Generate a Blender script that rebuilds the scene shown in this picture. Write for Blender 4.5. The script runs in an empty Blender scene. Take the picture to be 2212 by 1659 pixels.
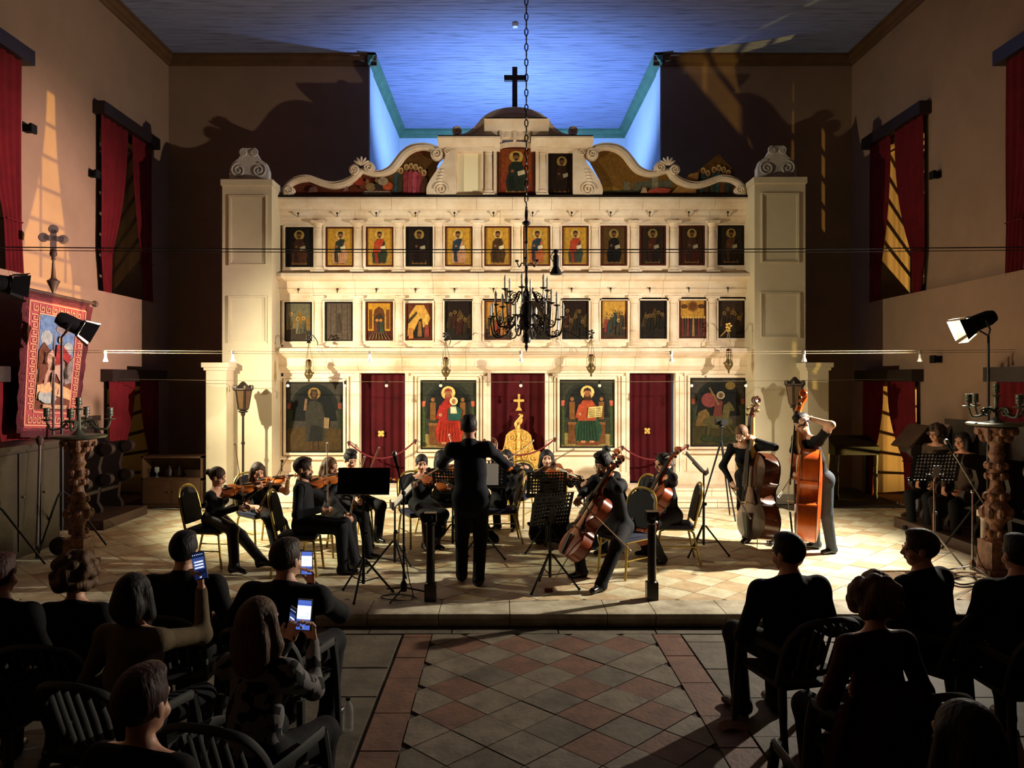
import bpy, math, random
import numpy as np
from mathutils import Vector, Matrix
SC = bpy.context.scene; COL = SC.collection
random.seed(7); RNG = np.random.default_rng(3)
PI = math.pi
# ---------------------------------------------------------------- camera, world, exposure
F, VX, VY, CZ, PZ = 1661.0, 1085.0, 820.0, 2.27, 0.12     # focal (px), vanishing point, eye height, platform height
cam = bpy.data.objects.new('camera', bpy.data.cameras.new('camera')); COL.objects.link(cam)
cam.location = (0, 0, CZ); cam.rotation_euler = (PI/2, 0, 0)
cam.data.sensor_width = 36; cam.data.lens = 36*F/2212
cam.data.shift_x = 21/2212; cam.data.shift_y = -9.5/2212; cam.data.clip_end = 200
SC.camera = cam
SC.view_settings.view_transform = 'Standard'; SC.view_settings.look = 'None'
SC.view_settings.gamma = 1; SC.view_settings.use_curve_mapping = False
SC.view_settings.exposure = -0.06
W = bpy.data.worlds.new('night'); SC.world = W; W.use_nodes = True
W.node_tree.nodes['Background'].inputs[0].default_value = (.25, .3, .5, 1)
W.node_tree.nodes['Background'].inputs[1].default_value = .004
def lamp(name, typ, loc, target, color, energy, size=.1, angle=60, blend=.4):
    L = bpy.data.lights.new(name, typ); L.color = color; L.energy = energy
    if typ == 'SPOT': L.spot_size = math.radians(angle); L.spot_blend = blend; L.shadow_soft_size = size
    elif typ == 'POINT': L.shadow_soft_size = size
    else: L.size = size
    o = bpy.data.objects.new(name, L); COL.objects.link(o); o.location = loc
    o.rotation_euler = (Vector(target)-Vector(loc)).to_track_quat('-Z', 'Y').to_euler()
    return o
XLW = -6.68
LAMP_L = Vector((-5.45, 9.75, 2.97)); LAMP_R = Vector((5.86, 9.45, 2.98))
AIM_L = Vector((.2, 13.4, .7)); AIM_R = Vector((-2.4, 10.5, .3)); CORE_R = Vector((XLW, 11.1, 3.5))
lamp('stage_beam', 'SPOT', LAMP_L+(AIM_L-LAMP_L).normalized()*.21, AIM_L, (1, .92, .66), 2050, .045, 124, 1)
lamp('stage_beam', 'SPOT', LAMP_R+(AIM_R-LAMP_R).normalized()*.21, AIM_R, (1, .89, .74), 2750, .045, 152, 1)
lamp('stage_beam_core', 'SPOT', LAMP_R+(AIM_R-LAMP_R).normalized()*.21, CORE_R, (1, .72, .72), 11000, .045, 33, 1)   # hot centre of the same lamp
lamp('street_floodlight', 'SPOT', (60, 3.1, 6.2), (7.4, 9.7, 5.0), (1, .66, .16), 330000, .1, 5, .3)
lamp('blue_uplight', 'SPOT', (.25, 16.6, 5.7), (.25, 17.6, 8.75), (.29, .5, 1), 1700, .06, 150, .5)
for fy in (13.0, 9.2, 6.2):                                     # sodium floodlights outside that wash the right facade
    lamp('facade_floodlight', 'SPOT', (10.6, fy-1.9, .4), (7.4, fy+.9, 4.8), (1, .70, .17), 2400, .05, 110, .4)
for fy in (12.2, 9.0):
    lamp('facade_floodlight', 'SPOT', (-10.2, fy, .4), (-7.2, fy+1.2, 4.6), (1, .66, .14), 90, .05, 120, .4)
# ---------------------------------------------------------------- helpers
def P(px, py, Y): return Vector(((px-VX)/F*Y, Y, CZ-(py-VY)/F*Y))
def XX(px, Y): return (px-VX)/F*Y
def ZZ(py, Y): return CZ-(py-VY)/F*Y
def G(px, py, z=PZ):
    Y = (CZ-z)*F/(py-VY); return Vector(((px-VX)/F*Y, Y, z))
def lin(c):
    return tuple(((x/255)/12.92 if x/255 <= .04045 else ((x/255+.055)/1.055)**2.4) for x in c)
MATS = {}
def M(name, rgb=(200, 200, 200), rough=.6, metal=0, var=0, scale=6, bump=0, bscale=40, emit=0, spec=.5, rgb2=None, stretch=None, coat=0, alpha=1):
    if name in MATS: return MATS[name]
    m = bpy.data.materials.new(name); m.use_nodes = True; MATS[name] = m
    nt = m.node_tree; b = nt.nodes['Principled BSDF']
    c = lin(rgb); b.inputs['Base Color'].default_value = (*c, 1)
    b.inputs['Roughness'].default_value = rough; b.inputs['Metallic'].default_value = metal
    b.inputs['Specular IOR Level'].default_value = spec
    if coat: b.inputs['Coat Weight'].default_value = coat; b.inputs['Coat Roughness'].default_value = .12
    if alpha < 1: b.inputs['Alpha'].default_value = alpha
    if var or bump:
        tc = nt.nodes.new('ShaderNodeTexCoord'); mp = nt.nodes.new('ShaderNodeMapping')
        nt.links.new(tc.outputs['Object'], mp.inputs['Vector'])
        if stretch: mp.inputs['Scale'].default_value = stretch
    if var:
        n = nt.nodes.new('ShaderNodeTexNoise'); n.inputs['Scale'].default_value = scale; n.inputs['Detail'].default_value = 6
        n.inputs['Roughness'].default_value = .65
        r = nt.nodes.new('ShaderNodeValToRGB'); c2 = lin(rgb2) if rgb2 else tuple(x*(1-var) for x in c)
        r.color_ramp.elements[0].position = .36; r.color_ramp.elements[1].position = .64
        r.color_ramp.elements[0].color = (*c2, 1); r.color_ramp.elements[1].color = (*c, 1)
        nt.links.new(mp.outputs[0], n.inputs['Vector']); nt.links.new(n.outputs['Fac'], r.inputs[0]); nt.links.new(r.outputs[0], b.inputs['Base Color'])
    if bump:
        n2 = nt.nodes.new('ShaderNodeTexNoise'); n2.inputs['Scale'].default_value = bscale; n2.inputs['Detail'].default_value = 4
        bp = nt.nodes.new('ShaderNodeBump'); bp.inputs['Strength'].default_value = bump; bp.inputs['Distance'].default_value = .01
        nt.links.new(mp.outputs[0], n2.inputs['Vector']); nt.links.new(n2.outputs['Fac'], bp.inputs['Height']); nt.links.new(bp.outputs[0], b.inputs['Normal'])
    if emit:
        b.inputs['Emission Color'].default_value = (*c, 1); b.inputs['Emission Strength'].default_value = emit
    return m
def C(rgb, **k):                                                # plain paint colour by value
    return M('paint_%d_%d_%d' % tuple(rgb), rgb, rough=.75, spec=.15, var=.42, scale=16, **k)
MW = {}
def setp(o, label=None, cat=None, group=None, kind=None):
    for k, v in (('label', label), ('category', cat), ('group', group), ('kind', kind)):
        if v: o[k] = v
    return o
def thing(name, label=None, cat=None, loc=(0, 0, 0), group=None, rz=0, mat=None, kind=None):
    o = bpy.data.objects.new(name, None); COL.objects.link(o); o.empty_display_size = .1
    m = mat if mat is not None else Matrix.Translation(Vector(loc)) @ Matrix.Rotation(rz, 4, 'Z')
    o.matrix_world = m; MW[o.name] = m.copy()
    return setp(o, label, cat, group, kind)
def copy_tree(o, parent=None):
    c = o.copy(); COL.objects.link(c)
    if parent: c.parent = parent; c.matrix_parent_inverse = Matrix()
    for ch in list(o.children): copy_tree(ch, c)
    return c
def place(o, m, label=None, group=None):
    o.matrix_world = m; MW[o.name] = m.copy(); setp(o, label, None, group); return o
def frame(o, y, zhint):                                         # matrix whose +Y runs along y, +Z close to zhint
    y = Vector(y).normalized(); z = Vector(zhint); z = (z-y*z.dot(y)).normalized(); x = y.cross(z)
    m = Matrix((x, y, z)).transposed().to_4x4(); m.translation = Vector(o); return m
class MB:
    def __init__(s): s.v = []; s.f = []; s.m = []; s.s = []
    def add(s, vs, fs, mi=0, sm=False):
        k = len(s.v); s.v += [tuple(v) for v in vs]
        for f in fs: s.f.append(tuple(i+k for i in f)); s.m.append(mi); s.s.append(sm)
        return s
    def box(s, x0, x1, y0, y1, z0, z1, mi=0, T=None):
        vs = [Vector((x, y, z)) for x in (x0, x1) for y in (y0, y1) for z in (z0, z1)]
        if T is not None: vs = [T @ v for v in vs]
        return s.add(vs, [(0, 1, 3, 2), (4, 6, 7, 5), (0, 4, 5, 1), (2, 3, 7, 6), (0, 2, 6, 4), (1, 5, 7, 3)], mi)
    def prism(s, poly, a, b, mi=0, axis='y', T=None):            # poly in the other two axes, extruded a..b
        n = len(poly)
        def mk(p, t): return Vector((p[0], t, p[1])) if axis == 'y' else (Vector((t, p[0], p[1])) if axis == 'x' else Vector((p[0], p[1], t)))
        vs = [mk(p, a) for p in poly]+[mk(p, b) for p in poly]
        if T is not None: vs = [T @ v for v in vs]
        fs = [tuple(range(n)), tuple(range(2*n-1, n-1, -1))]+[(i, i+n, (i+1) % n+n, (i+1) % n) for i in range(n)]
        return s.add(vs, fs, mi)
    def strip(s, A, B, y0, y1, mi=0):                            # band between two paths in the XZ plane with thickness in Y
        n = len(A); vs = [(p[0], y, p[1]) for y in (y0, y1) for q in (A, B) for p in q]
        fs = []
        for i in range(n-1):
            a, b, c, d = i, i+1, n+i+1, n+i; o = 2*n
            fs += [(a, b, c, d), (o+d, o+c, o+b, o+a), (a, o+a, o+b, b), (d, c, o+c, o+d)]
        fs += [(0, n, 3*n, 2*n), (n-1, 3*n-1, 4*n-1, 2*n-1)]
        return s.add(vs, fs, mi)
    def cyl(s, a, b, r0, r1=None, n=8, mi=0, cap=True):
        return s.tube([a, b], [r0, r0 if r1 is None else r1], n, mi, cap)
    def tube(s, pts, r, n=6, mi=0, cap=True, flat=None):
        pts = [Vector(p) for p in pts]; rs = r if isinstance(r, (list, tuple)) else [r]*len(pts)
        vs = []; up = None
        for i, p in enumerate(pts):
            t = (pts[min(i+1, len(pts)-1)]-pts[max(i-1, 0)])
            if t.length < 1e-9: t = Vector((0, 0, 1))
            t.normalize()
            if up is None:
                up = Vector((0, 0, 1)) if abs(t.z) < .9 else Vector((0, 1, 0))
            x = (up-t*up.dot(t))
            if x.length < 1e-6: x = t.orthogonal()
            x.normalize(); up = x; y = t.cross(x)
            for k in range(n):
                a = 2*PI*k/n; vs.append(p+(x*math.cos(a)+y*math.sin(a)*(flat or 1))*rs[i])
        fs = []; m = len(pts)
        for i in range(m-1):
            for k in range(n):
                k2 = (k+1) % n; fs.append((i*n+k, i*n+k2, (i+1)*n+k2, (i+1)*n+k))
        s.add(vs, fs, mi, True)
        if cap:
            k0 = len(s.v)-len(vs)
            s.f += [tuple(k0+i for i in range(n-1, -1, -1)), tuple(k0+(m-1)*n+i for i in range(n))]; s.m += [mi, mi]; s.s += [False, False]
        return s
    def lathe(s, prof, n=12, o=(0, 0, 0), mi=0, T=None, arc=2*PI, sx=1, sy=1):
        vs = []; o = Vector(o); full = abs(arc-2*PI) < 1e-6; nn = n if full else n+1
        for r, z in prof:
            for k in range(nn):
                a = arc*k/n; v = Vector((r*math.cos(a)*sx, r*math.sin(a)*sy, z)); vs.append((T @ v if T is not None else v)+o)
        fs = []
        for i in range(len(prof)-1):
            for k in range(n):
                k2 = (k+1) % nn; fs.append((i*nn+k, i*nn+k2, (i+1)*nn+k2, (i+1)*nn+k))
        s.add(vs, fs, mi, True)
        k0 = len(s.v)-len(vs)
        if full:
            if prof[0][0] > 1e-4: s.f.append(tuple(k0+i for i in range(n-1, -1, -1))); s.m.append(mi); s.s.append(False)
            if prof[-1][0] > 1e-4: s.f.append(tuple(k0+(len(prof)-1)*n+i for i in range(n))); s.m.append(mi); s.s.append(False)
        return s
    def ell(s, c, r, n=10, mi=0, T=None):
        m = max(4, n//2); r = (r, r, r) if not isinstance(r, (tuple, list)) else r
        prof = [(max(math.sin(PI*i/m), 1e-5), -math.cos(PI*i/m)) for i in range(m+1)]
        S = Matrix.Diagonal((*r, 1)); S = (T @ S) if T is not None else S
        return s.lathe(prof, n, c, mi, S)
    def grid(s, fn, nu, nv, mi=0, thick=0, close=False):
        vs = [Vector(fn(i/nu, j/nv)) for i in range(nu+1) for j in range(nv+1)]
        fs = [(i*(nv+1)+j, (i+1)*(nv+1)+j, (i+1)*(nv+1)+j+1, i*(nv+1)+j+1) for i in range(nu) for j in range(nv)]
        return s.add(vs, fs, mi, True)
    def build(s, name, mats, parent=None, world=True, loc=None, label=None, cat=None, group=None, kind=None, sharp=35, mat=None):
        me = bpy.data.meshes.new(name); vs = s.v
        inv = None
        if parent is not None and world: inv = MW[parent.name].inverted()
        elif mat is not None: inv = mat.inverted() if world else None
        elif loc is not None and world: inv = Matrix.Translation(-Vector(loc))
        if inv is not None and len(vs):
            A = np.array(inv); V = np.array(vs); vs = (V @ A[:3, :3].T+A[:3, 3]).tolist()
        me.from_pydata(vs, [], s.f)
        for m in (mats if isinstance(mats, (list, tuple)) else [mats]): me.materials.append(m)
        me.polygons.foreach_set('material_index', s.m); me.polygons.foreach_set('use_smooth', s.s)
        me.update()
        if any(s.s): me.set_sharp_from_angle(angle=math.radians(sharp))
        o = bpy.data.objects.new(name, me); COL.objects.link(o)
        if parent is not None: o.parent = parent; MW[o.name] = MW[parent.name]
        elif mat is not None: o.matrix_world = mat; MW[o.name] = mat.copy()
        elif loc is not None: o.location = loc; MW[o.name] = Matrix.Translation(Vector(loc))
        else: MW[o.name] = Matrix()
        return setp(o, label, cat, group, kind)
def spline(pts, n=6):                                           # Catmull-Rom through points
    pts = [Vector(p) for p in pts]; out = []
    for i in range(len(pts)-1):
        p0, p1, p2, p3 = pts[max(i-1, 0)], pts[i], pts[i+1], pts[min(i+2, len(pts)-1)]
        for k in range(n):
            t = k/n; out.append(.5*((2*p1)+(p2-p0)*t+(2*p0-5*p1+4*p2-p3)*t*t+(3*p1-p0-3*p2+p3)*t**3))
    return out+[pts[-1]]
def spiral(c, r0, turns, a0=0, n=26, sgn=1, plane='xz', y=0):
    out = []
    for i in range(n+1):
        t = i/n; a = a0+sgn*turns*2*PI*t; r = r0*(1-t*.92)
        out.append(Vector((c[0]+r*math.cos(a), y, c[1]+r*math.sin(a))))
    return out
# ---------------------------------------------------------------- materials of the setting
m_wall = M('wall_plaster', (136, 108, 86), .9, var=.12, scale=1.3, bump=.25, bscale=18, spec=.2)
m_apse = M('apse_plaster', (176, 186, 196), .9, var=.08, scale=1.5, bump=.2, bscale=18, spec=.2)
m_trim = M('brown_trim', (92, 62, 32), .6, var=.3, scale=4, bump=.2)
m_trim2 = M('green_trim', (70, 110, 84), .6, var=.3, scale=4, bump=.2)
m_stone = M('limestone', (240, 222, 198), .75, var=.2, scale=2.4, bump=.35, bscale=30, rgb2=(220, 194, 162), spec=.3)
m_stone2 = M('limestone_plain', (244, 226, 200), .75, var=.12, scale=1.2, bump=.2, bscale=24, rgb2=(230, 208, 178), spec=.3)
m_pier = M('painted_pier', (204, 190, 160), .8, var=.1, scale=1.4, bump=.15, bscale=20, spec=.3)
m_carved = M('carved_grey_stone', (190, 182, 172), .8, var=.25, scale=8, bump=.4, bscale=30)
m_dark = M('dark_wood', (34, 20, 14), .5, var=.4, scale=8, bump=.2)
m_black = M('black_metal', (12, 12, 13), .45, spec=.4)
m_blackm = M('black_matt', (8, 8, 8), .8, spec=.2)
m_iron = M('wrought_iron', (52, 48, 46), .36, .6, var=.3, scale=20)
m_red = M('red_velvet', (78, 8, 18), .85, var=.35, scale=3, bump=.2, bscale=60, spec=.2)
m_red2 = M('red_drape', (92, 15, 20), .9, var=.3, scale=3, bump=.15, bscale=60, spec=.15)
m_gold = M('gilded', (236, 190, 96), .4, .25, var=.25, scale=20, bump=.5, bscale=60)
m_brass = M('aged_brass', (128, 108, 70), .4, .8, var=.4, scale=12)
m_tileA = M('tile_grey', (118, 108, 90), .62, var=.35, scale=5, bump=.4, bscale=25, rgb2=(88, 78, 62))
m_tileB = M('tile_red', (112, 78, 58), .62, var=.35, scale=5, bump=.4, bscale=25, rgb2=(84, 56, 42))
m_tileC = M('tile_cream', (226, 218, 184), .6, var=.25, scale=5, bump=.35, bscale=25, rgb2=(194, 182, 144))
m_tileD = M('tile_tan', (206, 184, 144), .6, var=.3, scale=5, bump=.35, bscale=25, rgb2=(180, 154, 116))
m_joint = M('floor_joint', (58, 48, 38), .95, var=.3, scale=8)
m_slab = M('floor_slab', (100, 91, 74), .7, var=.4, scale=3, bump=.5, bscale=14, rgb2=(70, 62, 48))
m_kerb = M('kerb_stone', (206, 198, 172), .65, var=.3, scale=3, bump=.4, bscale=18, rgb2=(150, 138, 112))
m_glass = bpy.data.materials.new('window_glass'); m_glass.use_nodes = True
nt = m_glass.node_tree; nt.nodes.remove(nt.nodes['Principled BSDF'])
tr = nt.nodes.new('ShaderNodeBsdfTransparent'); gl = nt.nodes.new('ShaderNodeBsdfGlossy'); mx = nt.nodes.new('ShaderNodeMixShader')
gl.inputs['Roughness'].default_value = .05; mx.inputs[0].default_value = .06
nt.links.new(tr.outputs[0], mx.inputs[1]); nt.links.new(gl.outputs[0], mx.inputs[2]); nt.links.new(mx.outputs[0], nt.nodes['Material Output'].inputs[0])
# painted board ceiling: narrow boards, seams in relief
m_ceil = M('ceiling_boards', (150, 156, 186), .75, spec=.25)
nt = m_ceil.node_tree; b = nt.nodes['Principled BSDF']
tc = nt.nodes.new('ShaderNodeTexCoord'); sp = nt.nodes.new('ShaderNodeSeparateXYZ'); nt.links.new(tc.outputs['Object'], sp.inputs[0])
mu = nt.nodes.new('ShaderNodeMath'); mu.operation = 'MULTIPLY'; mu.inputs[1].default_value = 7.5; nt.links.new(sp.outputs['Y'], mu.inputs[0])
fr = nt.nodes.new('ShaderNodeMath'); fr.operation = 'FRACT'; nt.links.new(mu.outputs[0], fr.inputs[0])
rp = nt.nodes.new('ShaderNodeValToRGB'); nt.links.new(fr.outputs[0], rp.inputs[0])
rp.color_ramp.elements[0].position = .0; rp.color_ramp.elements[0].color = (.25, .25, .25, 1); rp.color_ramp.elements[1].position = .12; rp.color_ramp.elements[1].color = (1, 1, 1, 1)
nz = nt.nodes.new('ShaderNodeTexNoise'); mp = nt.nodes.new('ShaderNodeMapping'); mp.inputs['Scale'].default_value = (.6, 9, 1)
nt.links.new(tc.outputs['Object'], mp.inputs[0]); nt.links.new(mp.outputs[0], nz.inputs['Vector']); nz.inputs['Scale'].default_value = 3; nz.inputs['Detail'].default_value = 5
r2 = nt.nodes.new('ShaderNodeValToRGB'); nt.links.new(nz.outputs['Fac'], r2.inputs[0])
r2.color_ramp.elements[0].position = .28; r2.color_ramp.elements[0].color = (*lin((84, 86, 102)), 1); r2.color_ramp.elements[1].position = .5; r2.color_ramp.elements[1].color = (*lin((128, 134, 164)), 1)
mm = nt.nodes.new('ShaderNodeMixRGB'); mm.blend_type = 'MULTIPLY'; mm.inputs[0].default_value = .55
nt.links.new(r2.outputs[0], mm.inputs[1]); nt.links.new(rp.outputs[0], mm.inputs[2]); nt.links.new(mm.outputs[0], b.inputs['Base Color'])
bp = nt.nodes.new('ShaderNodeBump'); bp.inputs['Distance'].default_value = .012; bp.inputs['Strength'].default_value = .7
nt.links.new(rp.outputs[0], bp.inputs['Height']); nt.links.new(bp.outputs[0], b.inputs['Normal'])
# ---------------------------------------------------------------- room shell
XL, XR, YB, YA, ZC, YR = -6.68, 7.0, 15.4, 20.0, 8.75, -12.0
RX0, RX1 = XX(797, YB), XX(1428, YB)
SILL = 3.72
WIN = [(12.75, 14.35), (8.85, 10.45)]                            # openings along both side walls
def side_wall(name, x_in, sgn):
    mb = MB(); ys = [YR]+sorted([y for w in WIN for y in w])+[YB]
    t = .75
    def bx(a, b, z0, z1, off=0):
        xs = sorted((x_in-sgn*off, x_in+sgn*t)); mb.box(xs[0], xs[1], a, b, z0, z1)
    for i in range(len(ys)-1):
        a, b = ys[i], ys[i+1]
        if (a, b) in WIN:
            bx(a, b, 0, .14, .13); bx(a, b, 2.15, SILL, .13); bx(a, b, 6.5, ZC)
        else:
            bx(a, b, SILL, ZC); bx(a, min(b, 14.55), 0, SILL, .13)
            if b > 14.55: bx(14.55, b, 0, SILL)
    mb.build(name, m_wall, kind='structure')
side_wall('wall_left', XL, -1); side_wall('wall_right', XR, 1)
MB().box(XL-.7, RX0, YB, YB+.4, 0, ZC).build('wall_back_left', m_wall, kind='structure')
MB().box(RX1, XR+.7, YB, YB+.4, 0, ZC).build('wall_back_right', m_wall, kind='structure')
MB().box(RX0-.4, RX0, YB+.4, YA, 0, ZC).build('wall_apse_left', m_apse, kind='structure')
MB().box(RX1, RX1+.4, YB+.4, YA, 0, ZC).build('wall_apse_right', m_apse, kind='structure')
MB().box(RX0-.002, RX0+.02, YB-.001, YB+.4, 0, ZC-.01).build('trim_8', m_apse, kind='structure')
MB().box(RX1-.02, RX1+.002, YB-.001, YB+.4, 0, ZC-.01).build('trim_9', m_apse, kind='structure')
MB().box(RX0-.4, RX1+.4, YA, YA+.3, 0, ZC).build('wall_apse_back', m_apse, kind='structure')
MB().box(XL-.7, XR+.7, YR-.3, YR, 0, ZC).build('wall_rear', m_wall, kind='structure')
MB().box(XL-.75, XR+.75, YR-.3, YA+.3, ZC, ZC+.2).build('ceiling', m_ceil, kind='structure')
def cornice_trim(name, a, b, nrm, m):                            # stepped crown moulding between two plan points
    a, b, nrm = Vector(a), Vector(b), Vector(nrm); d = (b-a)
    mb = MB(); prof = [(0, -.2), (.03, -.2), (.05, -.14), (.09, -.12), (.12, -.05), (.16, -.04), (.16, 0), (0, 0)]
    vs = [(p+nrm*u).to_3d()+Vector((0, 0, ZC+w)) for p in (a, b) for u, w in prof]; n = len(prof)
    mb.add(vs, [tuple(range(n)), tuple(range(2*n-1, n-1, -1))]+[(i, i+n, (i+1) % n+n, (i+1) % n) for i in range(n)])
    mb.build(name, m, kind='structure')
for i, (a, b, nn, m) in enumerate([((XL, YR), (XL, YB), (1, 0), m_trim), ((XR, YR), (XR, YB), (-1, 0), m_trim), ((XL, YB), (RX0+.16, YB), (0, -1), m_trim),
        ((RX1-.16, YB), (XR, YB), (0, -1), m_trim), ((RX0, YB-.16), (RX0, YA), (1, 0), m_trim2), ((RX1, YB-.16), (RX1, YA), (-1, 0), m_trim2), ((RX0, YA), (RX1, YA), (0, -1), m_trim2)]):
    cornice_trim('trim_%d' % (i+1), a, b, nn, m)
# windows: frame, muntins and panes at the outer face of each opening
m_frame = M('window_frame_paint', (120, 104, 84), .6, var=.2)
wn = 0
pane_me = None
for sgn, x_in in ((-1, XL), (1, XR)):
    for (y0, y1) in WIN:
        for (z0, z1, rows) in ((SILL, 6.5, 7), (.14, 2.15, 6)):
            wn += 1; x = x_in+sgn*.66
            w = thing('window_%d' % wn, loc=(x, (y0+y1)/2, z0), kind='structure')
            mb = MB(); e = .06
            for a, b, c, d in ((y0, y0+e, z0, z1), (y1-e, y1, z0, z1), (y0, y1, z0, z0+e), (y0, y1, z1-e, z1)): mb.box(x-.03, x+.03, a, b, c, d)
            mb.build('frame', m_frame, w)
            cols = 3; py = (y1-y0-2*e)/cols; pz = (z1-z0-2*e)/rows
            for i in range(1, cols): MB().box(x-.02, x+.02, y0+e+i*py-.022, y0+e+i*py+.022, z0+e, z1-e).build('muntin', m_frame, w)
            for j in range(1, rows): MB().box(x-.02, x+.02, y0+e, y1-e, z0+e+j*pz-.022, z0+e+j*pz+.022).build('muntin', m_frame, w)
            for i in range(cols):
                for j in range(rows):
                    MB().box(x-.003, x+.003, y0+e+i*py+.02, y0+e+(i+1)*py-.02, z0+e+j*pz+.02, z0+e+(j+1)*pz-.02).build('pane', m_glass, w)
# ---------------------------------------------------------------- floors
def clip(poly, x0, x1, y0, y1):
    for ax, v, keep in ((0, x0, 1), (0, x1, -1), (1, y0, 1), (1, y1, -1)):
        out = []
        for i in range(len(poly)):
            p, q = poly[i], poly[(i+1) % len(poly)]; a, b = (p[ax]-v)*keep, (q[ax]-v)*keep
            if a >= 0: out.append(p)
            if (a < 0) != (b < 0):
                t = a/(a-b); out.append((p[0]+(q[0]-p[0])*t, p[1]+(q[1]-p[1])*t))
        poly = out
        if len(poly) < 3: return []
    return poly
def area(p): return abs(sum(p[i][0]*p[(i+1) % len(p)][1]-p[(i+1) % len(p)][0]*p[i][1] for i in range(len(p))))/2
def diamonds(x0, x1, y0, y1, side, ox, oy, gap):
    d = side/math.sqrt(2); out = []; n = int((x1-x0+y1-y0)/d)+4
    for i in range(-n, n):
        for j in range(-n, n):
            cx, cy = ox+(i+j)*d, oy+(i-j)*d
            if cx < x0-d or cx > x1+d or cy < y0-d or cy > y1+d: continue
            g = d-gap; p = clip([(cx, cy-g), (cx+g, cy), (cx, cy+g), (cx-g, cy)], x0, x1, y0, y1)
            if len(p) >= 3 and area(p) > .006: out.append((p, (i % 2, j % 2), cy))
    return out
fl = MB().box(XL-.1, XR+.1, YR, 7.2, -.25, -.012).build('floor', m_joint, kind='structure')
nave = []
def tile_obj(poly, z0, z1, m, parent, name='tile'):
    cx = sum(p[0] for p in poly)/len(poly); cy = sum(p[1] for p in poly)/len(poly); dz = random.uniform(-.003, .002)
    o = MB().prism(poly, z0, z1+dz, axis='z').build(name, m, parent); return o
AX0, AX1 = -.62, 1.33
for poly, par, cy in diamonds(AX0, AX1, 3.2, 6.86, .325, .36, 5.9, .006):
    tile_obj(poly, -.03, 0, random.choice([m_tileB, m_tileB, m_tileA]) if (par[0]+par[1]) % 2 else random.choice([m_tileA, m_tileA, m_slab]), fl)
for x0, x1 in ((AX0-.25, AX0-.01), (AX1+.01, AX1+.25)):          # terracotta border strips along the aisle
    y = 3.2
    while y < 6.86:
        l = random.uniform(.42, .62); tile_obj([(x0, y), (x1, y), (x1, min(y+l, 6.86)-.01), (x0, min(y+l, 6.86)-.01)], -.03, 0, m_tileB, fl, 'border_tile'); y += l
x = -3.2                                                        # course of long slabs in front of the kerb
while x < 4.4:
    l = random.uniform(.7, 1.2); tile_obj([(x, 6.87), (x+l-.012, 6.87), (x+l-.012, 7.07), (x, 7.07)], -.03, 0, m_slab, fl, 'slab'); x += l
for x0, x1 in ((-4.2, AX0-.27), (AX1+.27, 5.2)):                 # irregular slabs under the audience
    y = 2.4
    while y < 6.85:
        h = random.uniform(.42, .62); y1 = min(y+h, 6.86); x = x0
        while x < x1-.05:
            l = random.uniform(.5, 1.0); xe = min(x+l, x1)
            if x1-xe < .2: xe = x1
            if xe-x > .04: tile_obj([(x, y), (xe-.012, y), (xe-.012, y1-.012), (x, y1-.012)], -.03, random.uniform(-.004, .001), m_slab, fl, 'slab')
            x = xe
        y = y1
        if 6.86-y < .15: break
# raised chancel platform: kerb stones and diagonal paving
KY0, KY1 = 7.06, 7.5
pl = MB().box(XL-.1, XR+.1, KY1-.3, YA, -.05, PZ-.012).build('floor_chancel', m_joint, kind='structure')
prof = [(KY0+.02, 0), (KY0+.02, .055), (KY0+.008, .06), (KY0-.005, .075), (KY0-.008, .095), (KY0+.005, .115), (KY0+.03, PZ), (KY1, PZ), (KY1, 0)]
joints = [-6.6, -5.0, -3.6, -2.45]+[XX(p, 7.2) for p in (798, 950, 1101, 1308, 1411, 1560, 1740)]+[4.2, 5.6, 6.95]
for a, b in zip(joints[:-1], joints[1:]): MB().prism(prof, a+.004, b-.004, axis='x').build('kerb_stone', m_kerb, pl)
cand = diamonds(XL+.13, XR-.13, KY1+.004, 12.85, .325, .1, 8.0, .005)
cand.sort(key=lambda t: t[2]); ms = [m_tileC, m_tileD, m_tileC, m_tileC]
rest = MB()
for k, (poly, par, cy) in enumerate(cand):
    mi = random.choice((0, 0, 3)) if (par[0]+par[1]) % 2 else random.choice((0, 1, 1))
    if k < 296: tile_obj(poly, PZ-.03, PZ, ms[mi], pl)
    else: rest.prism(poly, PZ-.03, PZ+random.uniform(-.003, .002), mi, axis='z')
rest.build('far_tiles', ms, pl, kind='stuff')
# ---------------------------------------------------------------- iconostasis (stone screen)
Y0 = 13.9
def q(px, py, Y=Y0): return (XX(px, Y), ZZ(py, Y))
def qbox(mb, px0, px1, py0, py1, ya, yb, mi=0):                  # box whose front face (at ya) covers the pixel rectangle
    mb.box(XX(px0, ya), XX(px1, ya), ya, yb, ZZ(py1, ya), ZZ(py0, ya), mi); return mb
ico = thing('iconostasis', 'tall cream limestone altar screen with rows of columns and curved gable', 'altar screen', (XX(1111, Y0), Y0, PZ))
DOORS = [(776, 875), (1060, 1178), (1360, 1460)]
mb = MB(); e = 612
for a, b in DOORS+[(1612, 1612)]:
    mb.box(XX(e, Y0), XX(a, Y0), Y0, Y0+.42, PZ, ZZ(806, Y0)); e = b
mb.box(XX(612, Y0), XX(1612, Y0), Y0, Y0+.42, ZZ(806, Y0), ZZ(424, Y0))
mb.build('wall_body', m_stone2, ico)
# steps in front
ZS = .40
for k, (yf, z0, z1) in enumerate(((12.9, PZ, .26), (13.25, .26, ZS))):
    xs = [XX(590, Y0)+i*(XX(1632, Y0)-XX(590, Y0))/9 for i in range(10)]
    for a, b in zip(xs[:-1], xs[1:]):
        MB().prism([(yf, z0), (yf, z1-.05), (yf-.025, z1-.04), (yf-.025, z1), (Y0, z1), (Y0, z0)], a+.003, b-.003, axis='x').build('step_block', m_stone, ico)
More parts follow.
